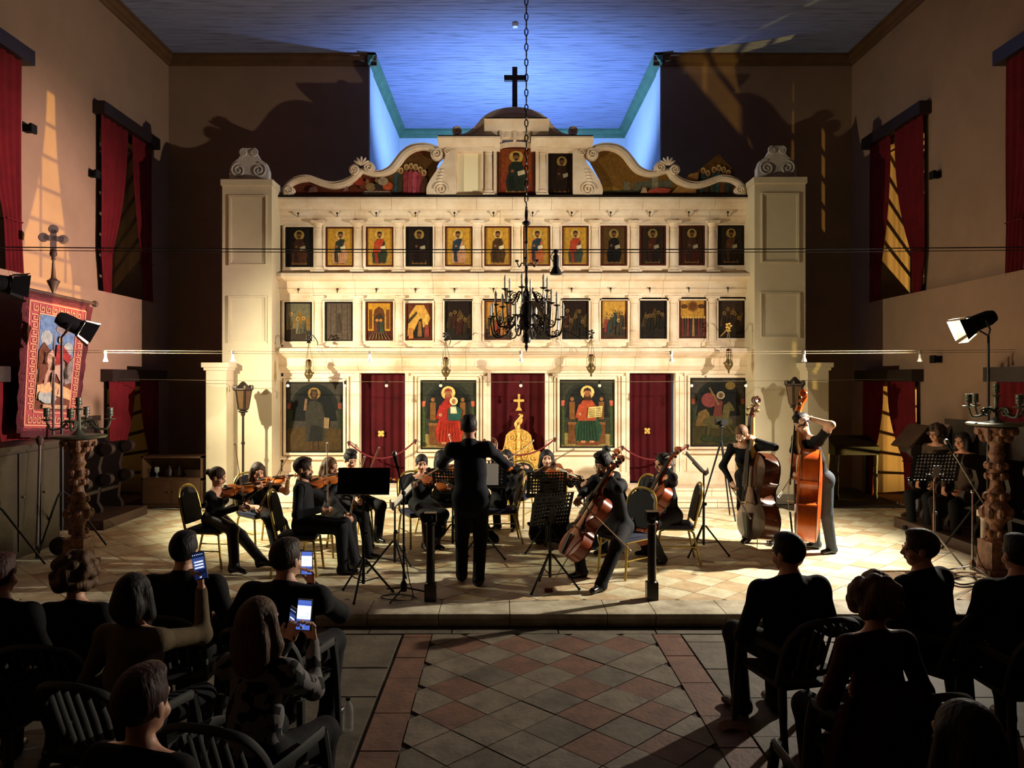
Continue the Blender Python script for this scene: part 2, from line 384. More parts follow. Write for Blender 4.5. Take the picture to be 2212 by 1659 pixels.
# plinth blocks between the doors
e = 606
for a, b in DOORS+[(1618, 1618)]:
    mb = MB(); x0, x1 = XX(e, Y0-.08), XX(a, Y0-.08)
    mb.prism([(Y0-.1, ZS), (Y0-.1, ZS+.16), (Y0-.06, ZS+.2), (Y0, ZS+.22), (Y0, ZS)], x0, x1, axis='x'); mb.build('plinth', m_stone, ico); e = b
# cornices, built of blocks: profile points (projection, pixel row)
def cornice(name, prof, px0, px1, n, back=Y0):
    poly = [(back-u, ZZ(py, back-u)) for u, py in prof]+[(back+.05, ZZ(prof[-1][1], back)), (back+.05, ZZ(prof[0][1], back))]
    cuts = [px0]+sorted(px0+(px1-px0)*(i+random.uniform(-.25, .25))/n for i in range(1, n))+[px1]
    for a, b in zip(cuts[:-1], cuts[1:]):
        MB().prism(poly, XX(a, back)+.002, XX(b, back)-.002, axis='x').build(name, m_stone, ico)
cornice('cornice_block', [(.17, 424), (.18, 430), (.16, 440), (.13, 449), (.11, 451), (.11, 455)], 598, 1622, 12)
cornice('frieze_block', [(.11, 454), (.1, 459), (.08, 465), (.08, 470), (.05, 471), (.05, 487)], 605, 1618, 11)
cornice('cornice_block', [(.06, 588), (.3, 590), (.32, 597), (.24, 604), (.15, 608), (.13, 622), (.15, 624), (.1, 632), (.06, 634), (.06, 649)], 603, 1620, 12)
cornice('cornice_block', [(.06, 750), (.34, 752), (.36, 760), (.26, 768), (.15, 774), (.13, 790), (.16, 792), (.1, 799), (.06, 801), (.05, 806)], 603, 1620, 12)
MB().box(XX(600, Y0-.18), XX(1620, Y0-.18), Y0-.19, Y0+.3, ZZ(425.5, Y0-.18), ZZ(422.5, Y0-.18)).build('lead_flashing', m_blackm, ico)
# half columns between the icons
colx = [688, 773, 862, 948, 1031, 1117, 1201, 1285, 1370, 1455, 1538]
def column(px, py0, py1, r, y=Y0-.02, par=ico):
    x = XX(px, y); z0, z1 = ZZ(py1, y), ZZ(py0, y); h = z1-z0
    mb = MB()
    mb.lathe([(r*1.45, 0), (r*1.45, .03*h), (r*1.2, .05*h), (r*1.3, .08*h), (r*1.05, .11*h), (r, .13*h), (r*.97, .5*h), (r*.86, .83*h), (r*1.05, .845*h), (r*.9, .86*h), (r*.95, .89*h), (r*1.3, .95*h)], 12, (x, y, z0))
    mb.box(x-r*1.5, x+r*1.5, y-r*1.5, y+.02, z0+.95*h, z1); mb.box(x-r*1.55, x+r*1.55, y-r*1.5, y+.02, z0-.01, z0+.02*h)
    return mb.build('column', m_stone, par)
for px in colx: column(px, 478, 588, .078); column(px, 640, 750, .078)
for px in (607, 1615):
    for a, b in ((478, 588), (640, 750)): column(px, a, b, .05, Y0+.1)
# electric hooks above each icon
mb = MB()
for k in range(12):
    x = 644+k*84.4
    for py in (461, 625): y = Y0-.17; mb.ell(P(x, py-k*.25, y), .022, 6).cyl(P(x, py-k*.25, y), P(x, py+7, y+.08), .008, .008, 5)
mb.build('lamp_hooks', m_iron, ico, kind='stuff')
def ring(mb, px0, px1, py0, py1, w, ya, yb, mi=0):              # rectangular moulding round a pixel rectangle
    qbox(mb, px0-w, px0, py0-w, py1+w, ya, yb, mi); qbox(mb, px1, px1+w, py0-w, py1+w, ya, yb, mi)
    qbox(mb, px0, px1, py0-w, py0, ya, yb, mi); qbox(mb, px0, px1, py1, py1+w, ya, yb, mi); return mb
# ---------------------------------------------------------------- painted icons
def painting(par, x0, x1, z0, z1, y, shapes, base):
    mats = []; idx = {}; mb = MB(); w, h = x1-x0, z1-z0
    def mi(c):
        c = tuple(int(v) for v in c)
        if c not in idx: idx[c] = len(mats); mats.append(C(c))
        return idx[c]
    mb.box(x0, x1, y, y+.03, z0, z1, mi(base)); d = y
    for s in shapes:
        d -= .0012
        if s[0] == 'e':
            n = 14; pts = [(s[1]+s[3]*math.cos(2*PI*i/n), s[2]+s[4]*math.sin(2*PI*i/n)) for i in range(n)]; c = s[5]
        else: pts, c = s[1], s[2]
        pts = [(min(max(u, .012), .988), min(max(v, .012), .988)) for u, v in pts]
        mb.add([(x0+u*w, d, z0+v*h) for u, v in pts], [tuple(range(len(pts)))], mi(c))
    return mb.build('painted_scene', mats, par)
def dk(c, f): return tuple(v*f for v in c)
def saint(rob, man, gnd, f=1.0, lean=0, throne=(196, 150, 62)):
    t = throne; sk = (150, 98, 62); L = lean
    S = [('p', [(.1, .03), (.16, .42), (.3, .47), (.3, .03)], dk(t, f)), ('p', [(.7, .03), (.7, .47), (.85, .42), (.92, .03)], dk(t, f*.9)),
         ('p', [(.22, .05), (.78, .05), (.72, .3), (.28, .3)], dk((170, 120, 50), f)),
         ('e', .5+L, .8, .19, .125, dk((224, 184, 92), f)), ('p', [(.26, .08), (.72, .08), (.8, .3), (.7, .5), (.32, .5), (.22, .3)], dk(rob, f)),
         ('p', [(.3+L, .44), (.68+L, .44), (.7+L, .6), (.58+L, .7), (.42+L, .7), (.3+L, .6)], dk(rob, f)),
         ('p', [(.28+L, .36), (.52+L, .36), (.66+L, .68), (.5+L, .7), (.32+L, .62)], dk(man, f)), ('p', [(.34, .1), (.46, .1), (.42, .4), (.3, .38)], dk(man, f*.85)),
         ('e', .5+L, .79, .085, .072, dk(sk, f)), ('p', [(.41+L, .8), (.43+L, .87), (.5+L, .885), (.57+L, .87), (.59+L, .8), (.5+L, .84)], dk((58, 34, 22), f)),
         ('p', [(.45+L, .755), (.55+L, .755), (.5+L, .7)], dk((70, 46, 30), f)), ('p', [(.55, .4), (.74, .44), (.72, .53), (.53, .49)], dk((226, 206, 166), f)),
         ('e', .4, .5, .05, .03, dk(sk, f)), ('e', .42, .07, .06, .02, dk(sk, f)), ('e', .6, .07, .06, .02, dk(sk, f))]
    for i in range(5): S.append(('p', [(.3+.09*i, .1), (.31+.09*i, .1), (.34+.075*i, .34), (.33+.075*i, .34)], dk(rob, f*.6)))
    return S, dk(gnd, f)
def scene(seed, gnd, f, cols, n=7, hill=True):
    r = random.Random(seed); S = []
    if hill: S += [('p', [(.02, .3), (.2, .7), (.35, .5), (.55, .78), (.8, .55), (.97, .7), (.97, .3)], dk((150, 110, 50), f)), ('p', [(.02, .02), (.98, .02), (.98, .25), (.5, .34), (.02, .28)], dk((70, 56, 40), f))]
    for i in range(n):
        x = .14+.72*(i+.5)/n+r.uniform(-.04, .04); y = r.uniform(.12, .42); c = r.choice(cols); k = r.uniform(.8, 1.2)
        S += [('p', [(x-.09*k, y-.06), (x+.09*k, y-.06), (x+.08*k, y+.18), (x+.03, y+.27), (x-.04, y+.27), (x-.08*k, y+.16)], dk(c, f)),
              ('p', [(x-.02, y-.05), (x+.06, y-.05), (x+.05, y+.2)], dk(c, f*.6)), ('e', x, y+.32, .07, .05, dk((220, 178, 88), f)), ('e', x, y+.315, .042, .034, dk((140, 92, 60), f))]
    return S, dk(gnd, f)
ORD = ['first', 'second', 'third', 'fourth', 'fifth', 'sixth', 'seventh', 'eighth', 'ninth', 'tenth', 'eleventh', 'last']
def icon(px0, px1, py0, py1, art, label, bcol=(70, 22, 16), yf=Y0-.035, group=None, rim=2.5, cat='icon'):
    x0, x1, z0, z1 = XX(px0, yf), XX(px1, yf), ZZ(py1, yf), ZZ(py0, yf)
    t = thing('icon_panel', label, cat, ((x0+x1)/2, yf, z0), group)
    painting(t, x0, x1, z0, z1, yf, *art)
    mb = MB(); ring(mb, px0+rim, px1-rim, py0+rim, py1-rim, rim, yf-.022, yf+.03); mb.build('wooden_rim', C(bcol), t)
    return t
GOLD = (206, 152, 54); TERR = (196, 66, 40); GRN = (52, 60, 44); PINK = (208, 150, 112); BLU = (46, 60, 72); BRN = (84, 56, 32)
xs1 = [(617, 676), (704, 763), (791, 849), (877, 934), (962, 1020), (1047, 1104), (1131, 1188), (1215, 1271), (1298, 1354), (1382, 1438), (1467, 1522), (1551, 1607)]
up = [(saint((112, 62, 38), (84, 50, 32), (38, 30, 22), .75, 0, (44, 34, 26)), 'almost black old icon with a faint seated figure'),
      (saint(PINK, GRN, GOLD, 1, .04), 'gold-ground icon of a seated figure in a pink robe'),
      (saint(GRN, TERR, GOLD, 1), 'gold-ground icon of a figure with red shoulder and green mantle'),
      (saint((48, 26, 16), (40, 22, 14), (42, 28, 18), .7, 0, (44, 30, 20)), 'blackened brown icon with a barely visible haloed head'),
      (saint(PINK, BLU, GOLD, 1, -.03), 'gold-ground icon of a pink-robed writer holding a book'),
      (saint(BRN, (74, 50, 30), GOLD, .95), 'gold-ground icon of a seated figure in plain brown'),
      (saint((204, 110, 60), BLU, GOLD, .95, .02), 'gold-ground icon of an orange-robed figure, partly behind the chandelier chain'),
      (saint((70, 74, 60), TERR, GOLD, .95), 'gold-ground icon of a figure with red chest and grey-green robe'),
      (saint((26, 22, 16), (30, 24, 18), (120, 84, 34), .7, 0, (150, 100, 40)), 'dark icon of a black-robed figure on a dull gold throne'),
      (saint((52, 36, 24), (112, 50, 30), (70, 46, 24), .65, 0, (70, 46, 24)), 'smoke-darkened icon of a brown figure with an orange arm'),
      (saint((100, 40, 26), (90, 60, 40), (78, 46, 22), .75, 0, (90, 50, 26)), 'dark reddish icon with a worn seated figure'),
      (saint((60, 44, 30), (130, 80, 50), (58, 50, 36), .75, 0, (60, 50, 36)), 'dark grey-green icon with a small pale face')]
for k, ((a, b), (art, lab)) in enumerate(zip(xs1, up)):
    dy = -4*k/11; mb = MB(); ring(mb, a-1, b+1, 490+dy, 577+dy, 3.5, Y0-.06, Y0); ring(mb, a-4.5, b+4.5, 486.5+dy, 580.5+dy, 3, Y0-.035, Y0); mb.build('icon_surround', m_stone, ico)
    icon(a, b, 491+dy, 576+dy, art, lab+', %s in upper row' % ORD[k], (20, 14, 12) if k in (0, 3, 11) else (84, 30, 18), group='icons of the upper row')
xs2 = [(615, 673), (702, 761), (790, 848), (876, 933), (961, 1019), (1047, 1104), (1131, 1188), (1215, 1271), (1299, 1355), (1383, 1440), (1468, 1525), (1553, 1608)]
arch = ([('p', [(.08, .25), (.92, .25), (.92, .96), (.08, .96)], (196, 138, 40)), ('p', [(.28, .62), (.72, .62), (.66, .8), (.5, .88), (.34, .8)], (96, 54, 24)), ('p', [(.12, .3), (.24, .3), (.24, .8), (.12, .8)], (110, 62, 28)),
         ('p', [(.76, .3), (.88, .3), (.88, .8), (.76, .8)], (110, 62, 28)), ('p', [(.3, .2), (.7, .2), (.7, .6), (.5, .7), (.3, .6)], (60, 44, 34)), ('e', .42, .52, .06, .04, (190, 120, 50)), ('e', .56, .52, .06, .04, (190, 120, 50)),
         ('p', [(.3, .2), (.45, .2), (.42, .48), (.34, .46)], (100, 50, 34)), ('p', [(.52, .2), (.68, .2), (.62, .47), (.54, .48)], (56, 66, 50))]+[('p', [(.1+.13*i, .04), (.15+.13*i, .04), (.3+.07*i, .22), (.28+.07*i, .22)], (120, 96, 60)) for i in range(7)], (84, 40, 26))
descent = ([('p', [(.05, .1), (.15, .7), (.4, .95), (.7, .95), (.95, .6), (.8, .4)], (214, 158, 70)), ('p', [(.2, .06), (.55, .62), (.62, .58), (.7, .06)], (30, 32, 28)), ('p', [(.45, .1), (.62, .1), (.6, .5), (.5, .52)], (150, 98, 50)), ('e', .52, .62, .07, .055, (226, 178, 90)),
            ('e', .8, .66, .07, .05, (226, 178, 90)), ('e', .76, .55, .07, .05, (226, 178, 90)), ('e', .8, .45, .07, .05, (226, 178, 90)), ('p', [(.72, .1), (.9, .1), (.88, .42), (.74, .42)], (140, 60, 50)), ('p', [(.1, .55), (.42, .78), (.44, .72), (.12, .45)], (60, 54, 36)), ('p', [(.12, .05), (.3, .05), (.3, .3), (.16, .34)], (190, 120, 60))], (96, 48, 26))
ascens = ([('p', [(.03, .03), (.97, .03), (.97, .55), (.03, .55)], (70, 50, 46)), ('e', .5, .82, .2, .14, (150, 96, 40)), ('e', .5, .82, .14, .1, (110, 66, 34)), ('e', .18, .82, .12, .06, (96, 60, 36)), ('e', .82, .82, .12, .06, (96, 60, 36))]+
          sum([[('p', [(.06+.1*i, .05), (.16+.1*i, .05), (.15+.1*i, .5), (.08+.1*i, .5)], c), ('e', .115+.1*i, .54, .05, .035, (214, 166, 80))] for i, c in enumerate([(120, 50, 44), (70, 60, 40), (130, 56, 50), (50, 50, 56), (170, 120, 60), (60, 48, 60), (120, 50, 40), (84, 60, 44), (120, 60, 60)])], []), (206, 150, 60))
crucif = lambda s, f: scene(s, (60, 36, 20), f, [(110, 50, 30), (60, 50, 34), (90, 66, 36)], 5)
low = [(scene(1, (120, 112, 84), .9, [(110, 104, 84), (96, 90, 70), (130, 120, 90)], 3), 'grey faded icon with bare canvas patches'),
       (([('p', [(.2+.2*i, .03), (.23+.2*i, .03), (.23+.2*i, .97), (.2+.2*i, .97)], (76, 62, 50)) for i in range(4)]+[('p', [(.4, .2), (.6, .2), (.55, .7), (.45, .7)], (70, 56, 46))], (92, 76, 62)), 'plain brown wooden icon board with vertical planks'),
       (arch, 'gold and brown icon of figures before a domed building'), (descent, 'ochre icon of a dark hill with haloed figures stepping down'),
       (crucif(5, .55), 'very dark green and red icon with faint figures'), (scene(6, (206, 140, 56), .9, [(170, 60, 40), (60, 56, 44), (190, 120, 60)], 6), 'orange-gold icon half hidden behind the left of the chandelier'),
       (crucif(7, .5), 'dark icon hidden behind the chandelier body'), (crucif(8, .55), 'dark brown icon just right of the chandelier'),
       (scene(9, (214, 160, 66), .95, [(70, 60, 44), (150, 60, 60), (206, 150, 80), (50, 70, 66)], 6), 'bright gold icon of a haloed figure among rocks'),
       (crucif(10, .5), 'dark brown icon with faint reddish figures'), (ascens, 'gold icon of a crowd beneath a haloed oval'),
       (scene(12, (92, 70, 56), .75, [(110, 60, 50), (80, 60, 50), (70, 54, 44)], 5), 'dull brown icon with a faded group')]
for k, ((a, b), (art, lab)) in enumerate(zip(xs2, low)):
    dy = -7*k/11; mb = MB(); ring(mb, a-1, b+1, 652+dy, 738+dy, 3.5, Y0-.06, Y0); ring(mb, a-4.5, b+4.5, 648.5+dy, 741.5+dy, 3, Y0-.035, Y0); mb.build('icon_surround', m_stone, ico)
    icon(a, b, (657 if k == 3 else 653)+dy, 737+dy, art, lab+', %s in lower row' % ORD[k], (24, 16, 12) if k in (0, 1, 4, 6, 7, 9, 11) else (84, 34, 20), group='icons of the lower row')
# four large despotic icons
def bigart(rob, man, child=False, book=False, hat=None):
    S = [('p', [(.02, .02), (.98, .02), (.98, .2), (.02, .22)], (150, 128, 74)), ('p', [(.02, .62), (.13, .62), (.13, .7), (.02, .7)], (208, 104, 76)), ('p', [(.87, .62), (.98, .62), (.98, .7), (.87, .7)], (208, 104, 76)),
         ('p', [(.02, .04), (.08, .04), (.08, .62), (.02, .62)], (64, 76, 40)), ('p', [(.92, .04), (.98, .04), (.98, .62), (.92, .62)], (64, 76, 40))]
    n = 14; S.append(('p', [(.08, .6)]+[(.5-.42*math.cos(PI*i/n), .62+.36*math.sin(PI*i/n)) for i in range(n+1)]+[(.92, .6)], (44, 46, 38)))
    S.append(('p', [(.1, .45)]+[(.5-.37*math.cos(PI*i/n), .6+.33*math.sin(PI*i/n)) for i in range(n+1)]+[(.9, .45)], (30, 32, 30)))
    for x in (.22, .76):
        S += [('p', [(x-.05, .42), (x+.05, .42), (x+.05, .68), (x-.05, .68)], (128, 82, 40)), ('e', x, .72, .035, .03, (150, 100, 56)), ('p', [(x-.07, .06), (x+.07, .06), (x+.07, .36), (x-.07, .36)], (112, 70, 38)), ('p', [(x-.08, .34), (x+.08, .34), (x+.08, .38), (x-.08, .38)], (140, 92, 52))]
    S += [('p', [(.3, .04), (.72, .04), (.7, .09), (.32, .09)], (120, 66, 36)), ('p', [(.3, .1), (.72, .1), (.78, .28), (.68, .46), (.34, .46), (.27, .28)], rob), ('p', [(.33, .4), (.66, .4), (.66, .62), (.58, .71), (.42, .71), (.33, .6)], man),
          ('p', [(.27, .44), (.36, .44), (.42, .66), (.34, .64)], man), ('e', .5, .82, .13, .1, (232, 184, 96)), ('e', .5, .82, .115, .088, (244, 204, 124)), ('e', .5, .8, .055, .062, (158, 98, 64)),
          ('p', [(.42, .8), (.44, .87), (.5, .89), (.56, .87), (.58, .8), (.54, .845), (.46, .845)], hat or (66, 40, 24)), ('p', [(.44, .79), (.43, .7), (.57, .7), (.56, .79), (.53, .755), (.47, .755)], hat or (66, 40, 24)),
          ('e', .36, .5, .035, .025, (190, 126, 88)), ('e', .42, .09, .05, .018, (190, 126, 88)), ('e', .58, .09, .05, .018, (190, 126, 88))]
    for i in range(7): S.append(('p', [(.32+.06*i, .11), (.335+.06*i, .11), (.37+.045*i, .4), (.36+.045*i, .4)], dk(rob, .6)))
    if book:
        S.append(('p', [(.5, .44), (.76, .46), (.78, .62), (.52, .6)], (222, 196, 120)))
        for i in range(5): S += [('p', [(.53, .575-.026*i), (.63, .582-.026*i), (.63, .574-.026*i), (.53, .567-.026*i)], (90, 70, 40)), ('p', [(.66, .585-.026*i), (.75, .59-.026*i), (.75, .582-.026*i), (.66, .577-.026*i)], (90, 70, 40))]
    if child: S += [('p', [(.5, .42), (.72, .42), (.74, .58), (.6, .66), (.5, .58)], (40, 84, 74)), ('e', .6, .7, .075, .06, (244, 216, 150)), ('e', .6, .695, .035, .038, (176, 116, 78)), ('p', [(.54, .52), (.66, .52), (.64, .62), (.54, .62)], (236, 214, 170))]
    return S, (56, 58, 44)
def dim(a, f): return [s_[:-1]+(dk(s_[-1], f),) for s_ in a[0]], dk(a[1], f)
def standing():
    S, b = bigart((70, 64, 52), (84, 76, 62)); S = S[:7]
    S += [('p', [(.02, .02), (.98, .02), (.98, .33), (.5, .38), (.02, .34)], (118, 88, 44)), ('p', [(.36, .15), (.68, .17), (.7, .45), (.64, .68), (.54, .74), (.42, .73), (.34, .6)], (82, 74, 60)), ('p', [(.4, .15), (.64, .16), (.66, .35), (.44, .4)], (52, 48, 42)),
          ('p', [(.31, .6), (.36, .6), (.38, .76), (.34, .77)], (190, 140, 100)), ('e', .5, .84, .115, .088, (206, 152, 72)), ('e', .5, .84, .1, .075, (226, 178, 96)), ('e', .5, .83, .052, .058, (150, 108, 72)), ('p', [(.43, .83), (.45, .9), (.55, .9), (.57, .83), (.55, .77), (.5, .74), (.45, .77)], (84, 60, 40)),
          ('e', .5, .835, .036, .04, (150, 108, 72)), ('p', [(.67, .35), (.76, .34), (.77, .49), (.68, .5)], (220, 178, 126)), ('e', .45, .06, .05, .018, (120, 84, 50)), ('e', .54, .06, .05, .018, (120, 84, 50)), ('p', [(.43, .06), (.47, .06), (.48, .16), (.44, .16)], (120, 84, 50)), ('p', [(.53, .06), (.57, .06), (.57, .16), (.53, .16)], (120, 84, 50))]
    return S, (96, 86, 72)
def rider():
    S, b = bigart((0, 0, 0), (0, 0, 0)); S = S[:7]
    S += [('p', [(.02, .02), (.98, .02), (.98, .3), (.02, .36)], (86, 78, 40)), ('p', [(.08, .3), (.14, .5), (.28, .55), (.34, .48), (.36, .3)], (160, 124, 66)), ('e', .72, .89, .09, .06, (176, 142, 74)), ('e', .5, .36, .28, .1, (120, 108, 60)), ('p', [(.56, .38), (.6, .6), (.7, .66), (.78, .58), (.72, .52), (.68, .38)], (136, 122, 70)),
          ('p', [(.72, .58), (.8, .56), (.8, .52), (.72, .52)], (120, 104, 60)), ('e', .34, .68, .15, .11, (176, 84, 78)), ('p', [(.4, .44), (.56, .44), (.58, .66), (.46, .7)], (150, 74, 60)), ('e', .545, .75, .075, .058, (246, 232, 190)), ('e', .545, .75, .052, .042, (190, 156, 100)), ('e', .545, .745, .03, .03, (146, 100, 64)),
          ('p', [(.32, .86), (.35, .87), (.52, .62), (.49, .6)], (176, 138, 92)), ('p', [(.3, .3), (.36, .3), (.32, .12), (.27, .12)], (112, 100, 56)), ('p', [(.62, .32), (.68, .32), (.8, .2), (.76, .18)], (112, 100, 56)),
          ('e', .3, .12, .12, .05, (66, 74, 44)), ('e', .55, .1, .16, .05, (58, 66, 40)), ('e', .78, .12, .1, .04, (66, 74, 44))]
    return S, (92, 82, 70)
big = [((618, 740), (826, 977), dim(standing(), .6), 'large dim icon of a standing bearded figure with scroll, left of the left door'),
       ((909, 1028), (822, 970), bigart((188, 52, 34), (168, 44, 36), True, hat=(150, 52, 44)), 'large icon of a red-robed mother holding a child on a throne'),
       ((1210, 1327), (821, 967), bigart((48, 78, 54), (176, 76, 44), book=True), 'large icon of an enthroned bearded figure in green holding an open book'),
       ((1492, 1610), (817, 964), dim(rider(), .7), 'large dim icon of a haloed rider on a horse, right of the right door')]
for (a, b), (c, d), art, lab in big:
    mb = MB(); ring(mb, a-1, b+1, c-1, d+1, 5, Y0-.07, Y0); ring(mb, a-9, b+9, c-9, d+9, 4, Y0-.04, Y0); mb.build('icon_surround', m_stone, ico)
    mb = MB(); qbox(mb, a-14, b+14, d+12, d+16, Y0-.09, Y0); qbox(mb, a-8, b+8, d+24, d+58, Y0-.02, Y0); mb.build('dado_panel', m_stone2, ico)
    icon(a, b, c, d, art, lab, (30, 22, 16), group='large icons between the doors', rim=1.5)
for a, b in DOORS:                                              # door jambs
    mb = MB(); top = 806
    qbox(mb, a-7, a, top-6, 1062, Y0-.05, Y0); qbox(mb, b, b+7, top-6, 1062, Y0-.05, Y0); qbox(mb, a, b, top-6, top, Y0-.05, Y0); mb.build('door_jamb', m_stone, ico)
for a, b in ((757, 769), (882, 892), (1044, 1053), (1186, 1195), (1343, 1352), (1468, 1478)):
    mb = MB(); qbox(mb, a, b, 812, 1040, Y0-.045, Y0); mb.build('pilaster_strip', m_stone, ico)
# ---------------------------------------------------------------- gable
mir = lambda pts: [(2223-x, y) for x, y in pts]
outer = [(612, 421), (611, 408), (618, 395), (632, 384), (650, 378), (668, 378), (686, 384), (704, 390), (722, 392), (740, 388), (756, 380), (766, 371), (778, 364), (790, 366), (802, 367), (822, 367), (840, 358), (852, 343), (864, 328), (880, 315), (898, 309), (918, 308), (936, 312), (950, 320), (957, 330)]
inner = [(622, 421), (621, 410), (628, 402), (638, 396), (652, 392), (667, 392), (683, 398), (700, 404), (720, 407), (742, 404), (762, 394), (774, 384), (781, 374), (790, 376), (804, 380), (825, 380), (848, 372), (864, 356), (876, 340), (888, 330), (902, 324), (918, 323), (930, 326), (940, 330), (943, 338)]
def S3(pts, n=4): return [(v.x, v.y) for v in spline([(x, y, 0) for x, y in pts], n)]
FR = {0: (lambda p: p), 1: mir}
def mount(px0, py0, px1, py1): pass
def fig(x, h, c, c2):                                           # little standing figure in unit coordinates of the lunette
    return [('p', [(x-.022, .04), (x+.022, .04), (x+.02, h*.72), (x+.006, h*.8), (x-.008, h*.8), (x-.02, h*.7)], c), ('p', [(x+.002, .05), (x+.016, .05), (x+.014, h*.68)], c2), ('e', x, h*.93, .016, .07, (226, 196, 130)), ('e', x, h*.91, .01, .05, (150, 98, 64))]
for side in (0, 1):
    f = FR[side]; yb = Y0-.12
    A, B = S3(f(outer)), S3(f(inner))
    mb = MB(); mb.strip([q(*p, yb) for p in A], [q(*p, yb) for p in B], yb, Y0+.16)
    A2 = [(a[0]+(b[0]-a[0])*.28, a[1]+(b[1]-a[1])*.28) for a, b in zip(A, B)]; B2 = [(a[0]+(b[0]-a[0])*.72, a[1]+(b[1]-a[1])*.72) for a, b in zip(A, B)]
    mb.strip([q(*p, yb-.025) for p in A2], [q(*p, yb-.025) for p in B2], yb-.025, yb); mb.build('gable_band', m_stone, ico)
    sg = 1 if side == 0 else -1
    for (cx, cy, r, a0, s) in ((625, 411, 10, PI, -1), (765, 366, 11, -PI/2, 1), (797, 361, 12, -PI/2, -1), (943, 332, 13, PI/2, -1)):
        cx2 = f([(cx, cy)])[0][0]; x, z = q(cx2, cy, yb-.03)
        pts = spiral((x, z), r*.0072, 1.8, a0 if side == 0 else PI-a0, 26, s*sg, y=yb-.04)
        mb = MB(); mb.lathe([(r*.0084, 0), (r*.0084, .17)], 16, (x, yb-.03, z), T=Matrix.Rotation(-PI/2, 4, 'X')); mb.tube(pts, .014, 6); mb.build('volute', m_stone, ico)
    cx2 = f([(781, 352)])[0][0]; x, z = q(cx2, 357, yb)                                            # palmette bud
    mb = MB()
    for a in (-60, -32, 0, 32, 60):
        T = Matrix.Rotation(math.radians(a), 4, 'Y'); mb.ell((x+math.sin(math.radians(a))*.075, yb-.02, z+math.cos(math.radians(a))*.075), (.028, .04, .085), 8, T=T)
    mb.build('palmette', m_stone, ico)
    # lunette backing and picture
    foot = [(615, 423)]+[p for p in inner[1:-1]]+[(955, 338), (940, 365), (926, 390), (921, 410), (922, 423)]
    fp = S3(f(foot[1:-5]), 2)+f(foot[-5:])
    base = f([(622, 423)])
    yl = Y0-.03; poly = [q(*p, yl) for p in (base+fp)]
    lab = 'lunette painting of robed figures gathered by a red ground, left gable' if side == 0 else 'lunette painting of figures beside a walled town, right gable'
    t = thing('lunette_painting', lab, 'icon', (poly[0][0], yl, poly[0][1]))
    xs_ = [p[0] for p in poly]; zs_ = [p[1] for p in poly]; x0, x1, z0, z1 = min(xs_), max(xs_), min(zs_), max(zs_)
    mats = []; idx = {}
    def mi(c):
        c = tuple(int(v) for v in c)
        if c not in idx: idx[c] = len(mats); mats.append(C(c))
        return idx[c]
    mb = MB(); mb.prism(poly, yl, yl+.04, mi((104, 48, 30) if side == 0 else (132, 92, 36)))
    U = (lambda u: u) if side == 0 else (lambda u: 1-u)
    topat = lambda u: 0
    sh = []
    if side == 0:
        sh += [('p', [(.62, .3), (.8, .9), (.93, .92), (.97, .6), (.9, .1), (.7, .03)], (96, 64, 28)), ('p', [(.48, .03), (.68, .03), (.66, .1), (.5, .1)], (176, 170, 150))]
        for i, (u, h, c) in enumerate([(.71, .62, (60, 84, 92)), (.735, .58, (70, 60, 40)), (.77, .66, (150, 60, 64)), (.80, .68, (170, 70, 80)), (.83, .66, (190, 84, 96)), (.86, .6, (160, 60, 70)), (.885, .52, (110, 70, 50))]): sh += fig(u, h, c, dk(c, .6))
        for u, v, c in ((.5, .22, (120, 60, 40)), (.54, .18, (150, 120, 80)), (.6, .2, (60, 50, 40)), (.65, .2, (200, 90, 50)), (.46, .3, (160, 60, 40)), (.62, .3, (170, 150, 120))): sh += [('e', u, v, .035, .09, c), ('e', u-.02, v+.12, .012, .05, (150, 100, 66))]
        sh += [('p', [(.14, .06), (.2, .07), (.19, .2), (.15, .16)], (130, 96, 84)), ('p', [(.36, .08), (.4, .1), (.39, .2)], (150, 100, 90))]
    else:
        sh += [('p', [(.03, .03), (.5, .03), (.5, .12), (.3, .14), (.03, .1)], (62, 60, 36)), ('p', [(.6, .04), (.98, .04), (.95, .55), (.85, .9), (.7, .5)], (110, 76, 34))]
        sh += [('p', [(.3, .12), (.55, .12), (.55, .36), (.48, .32), (.42, .36), (.3, .26)], (104, 100, 80)), ('p', [(.42, .12), (.46, .12), (.46, .44), (.42, .44)], (150, 142, 112)), ('p', [(.24, .12), (.28, .12), (.28, .3), (.24, .3)], (120, 112, 88)), ('p', [(.05, .1), (.22, .12), (.2, .18), (.1, .2)], (150, 110, 40))]
        for i, (u, h, c) in enumerate([(.75, .58, (60, 84, 88)), (.78, .52, (90, 70, 40)), (.82, .6, (60, 80, 70)), (.85, .64, (70, 90, 84)), (.88, .6, (120, 70, 40)), (.91, .52, (60, 70, 60))]): sh += fig(u, h, c, dk(c, .6))
        sh += [('p', [(.54, .04), (.7, .04), (.72, .5), (.66, .46), (.6, .24)], (178, 128, 66)), ('p', [(.38, .03), (.52, .03), (.54, .14), (.46, .17), (.4, .12)], (196, 84, 62)), ('p', [(.34, .04), (.39, .04), (.38, .16), (.36, .18)], (206, 170, 120))]
    d = yl
    for s in sh:
        d -= .0012
        pts = [(s[1]+s[3]*math.cos(2*PI*i/10), s[2]+s[4]*math.sin(2*PI*i/10)) for i in range(10)] if s[0] == 'e' else s[1]
        mb.add([(x0+(x1-x0)*u, d, z0+(z1-z0)*v) for u, v in [(uu, vv) for uu, vv in pts]], [tuple(range(len(pts)))], mi(s[5] if s[0] == 'e' else s[2]))
    mb.build('painted_scene', mats, t)
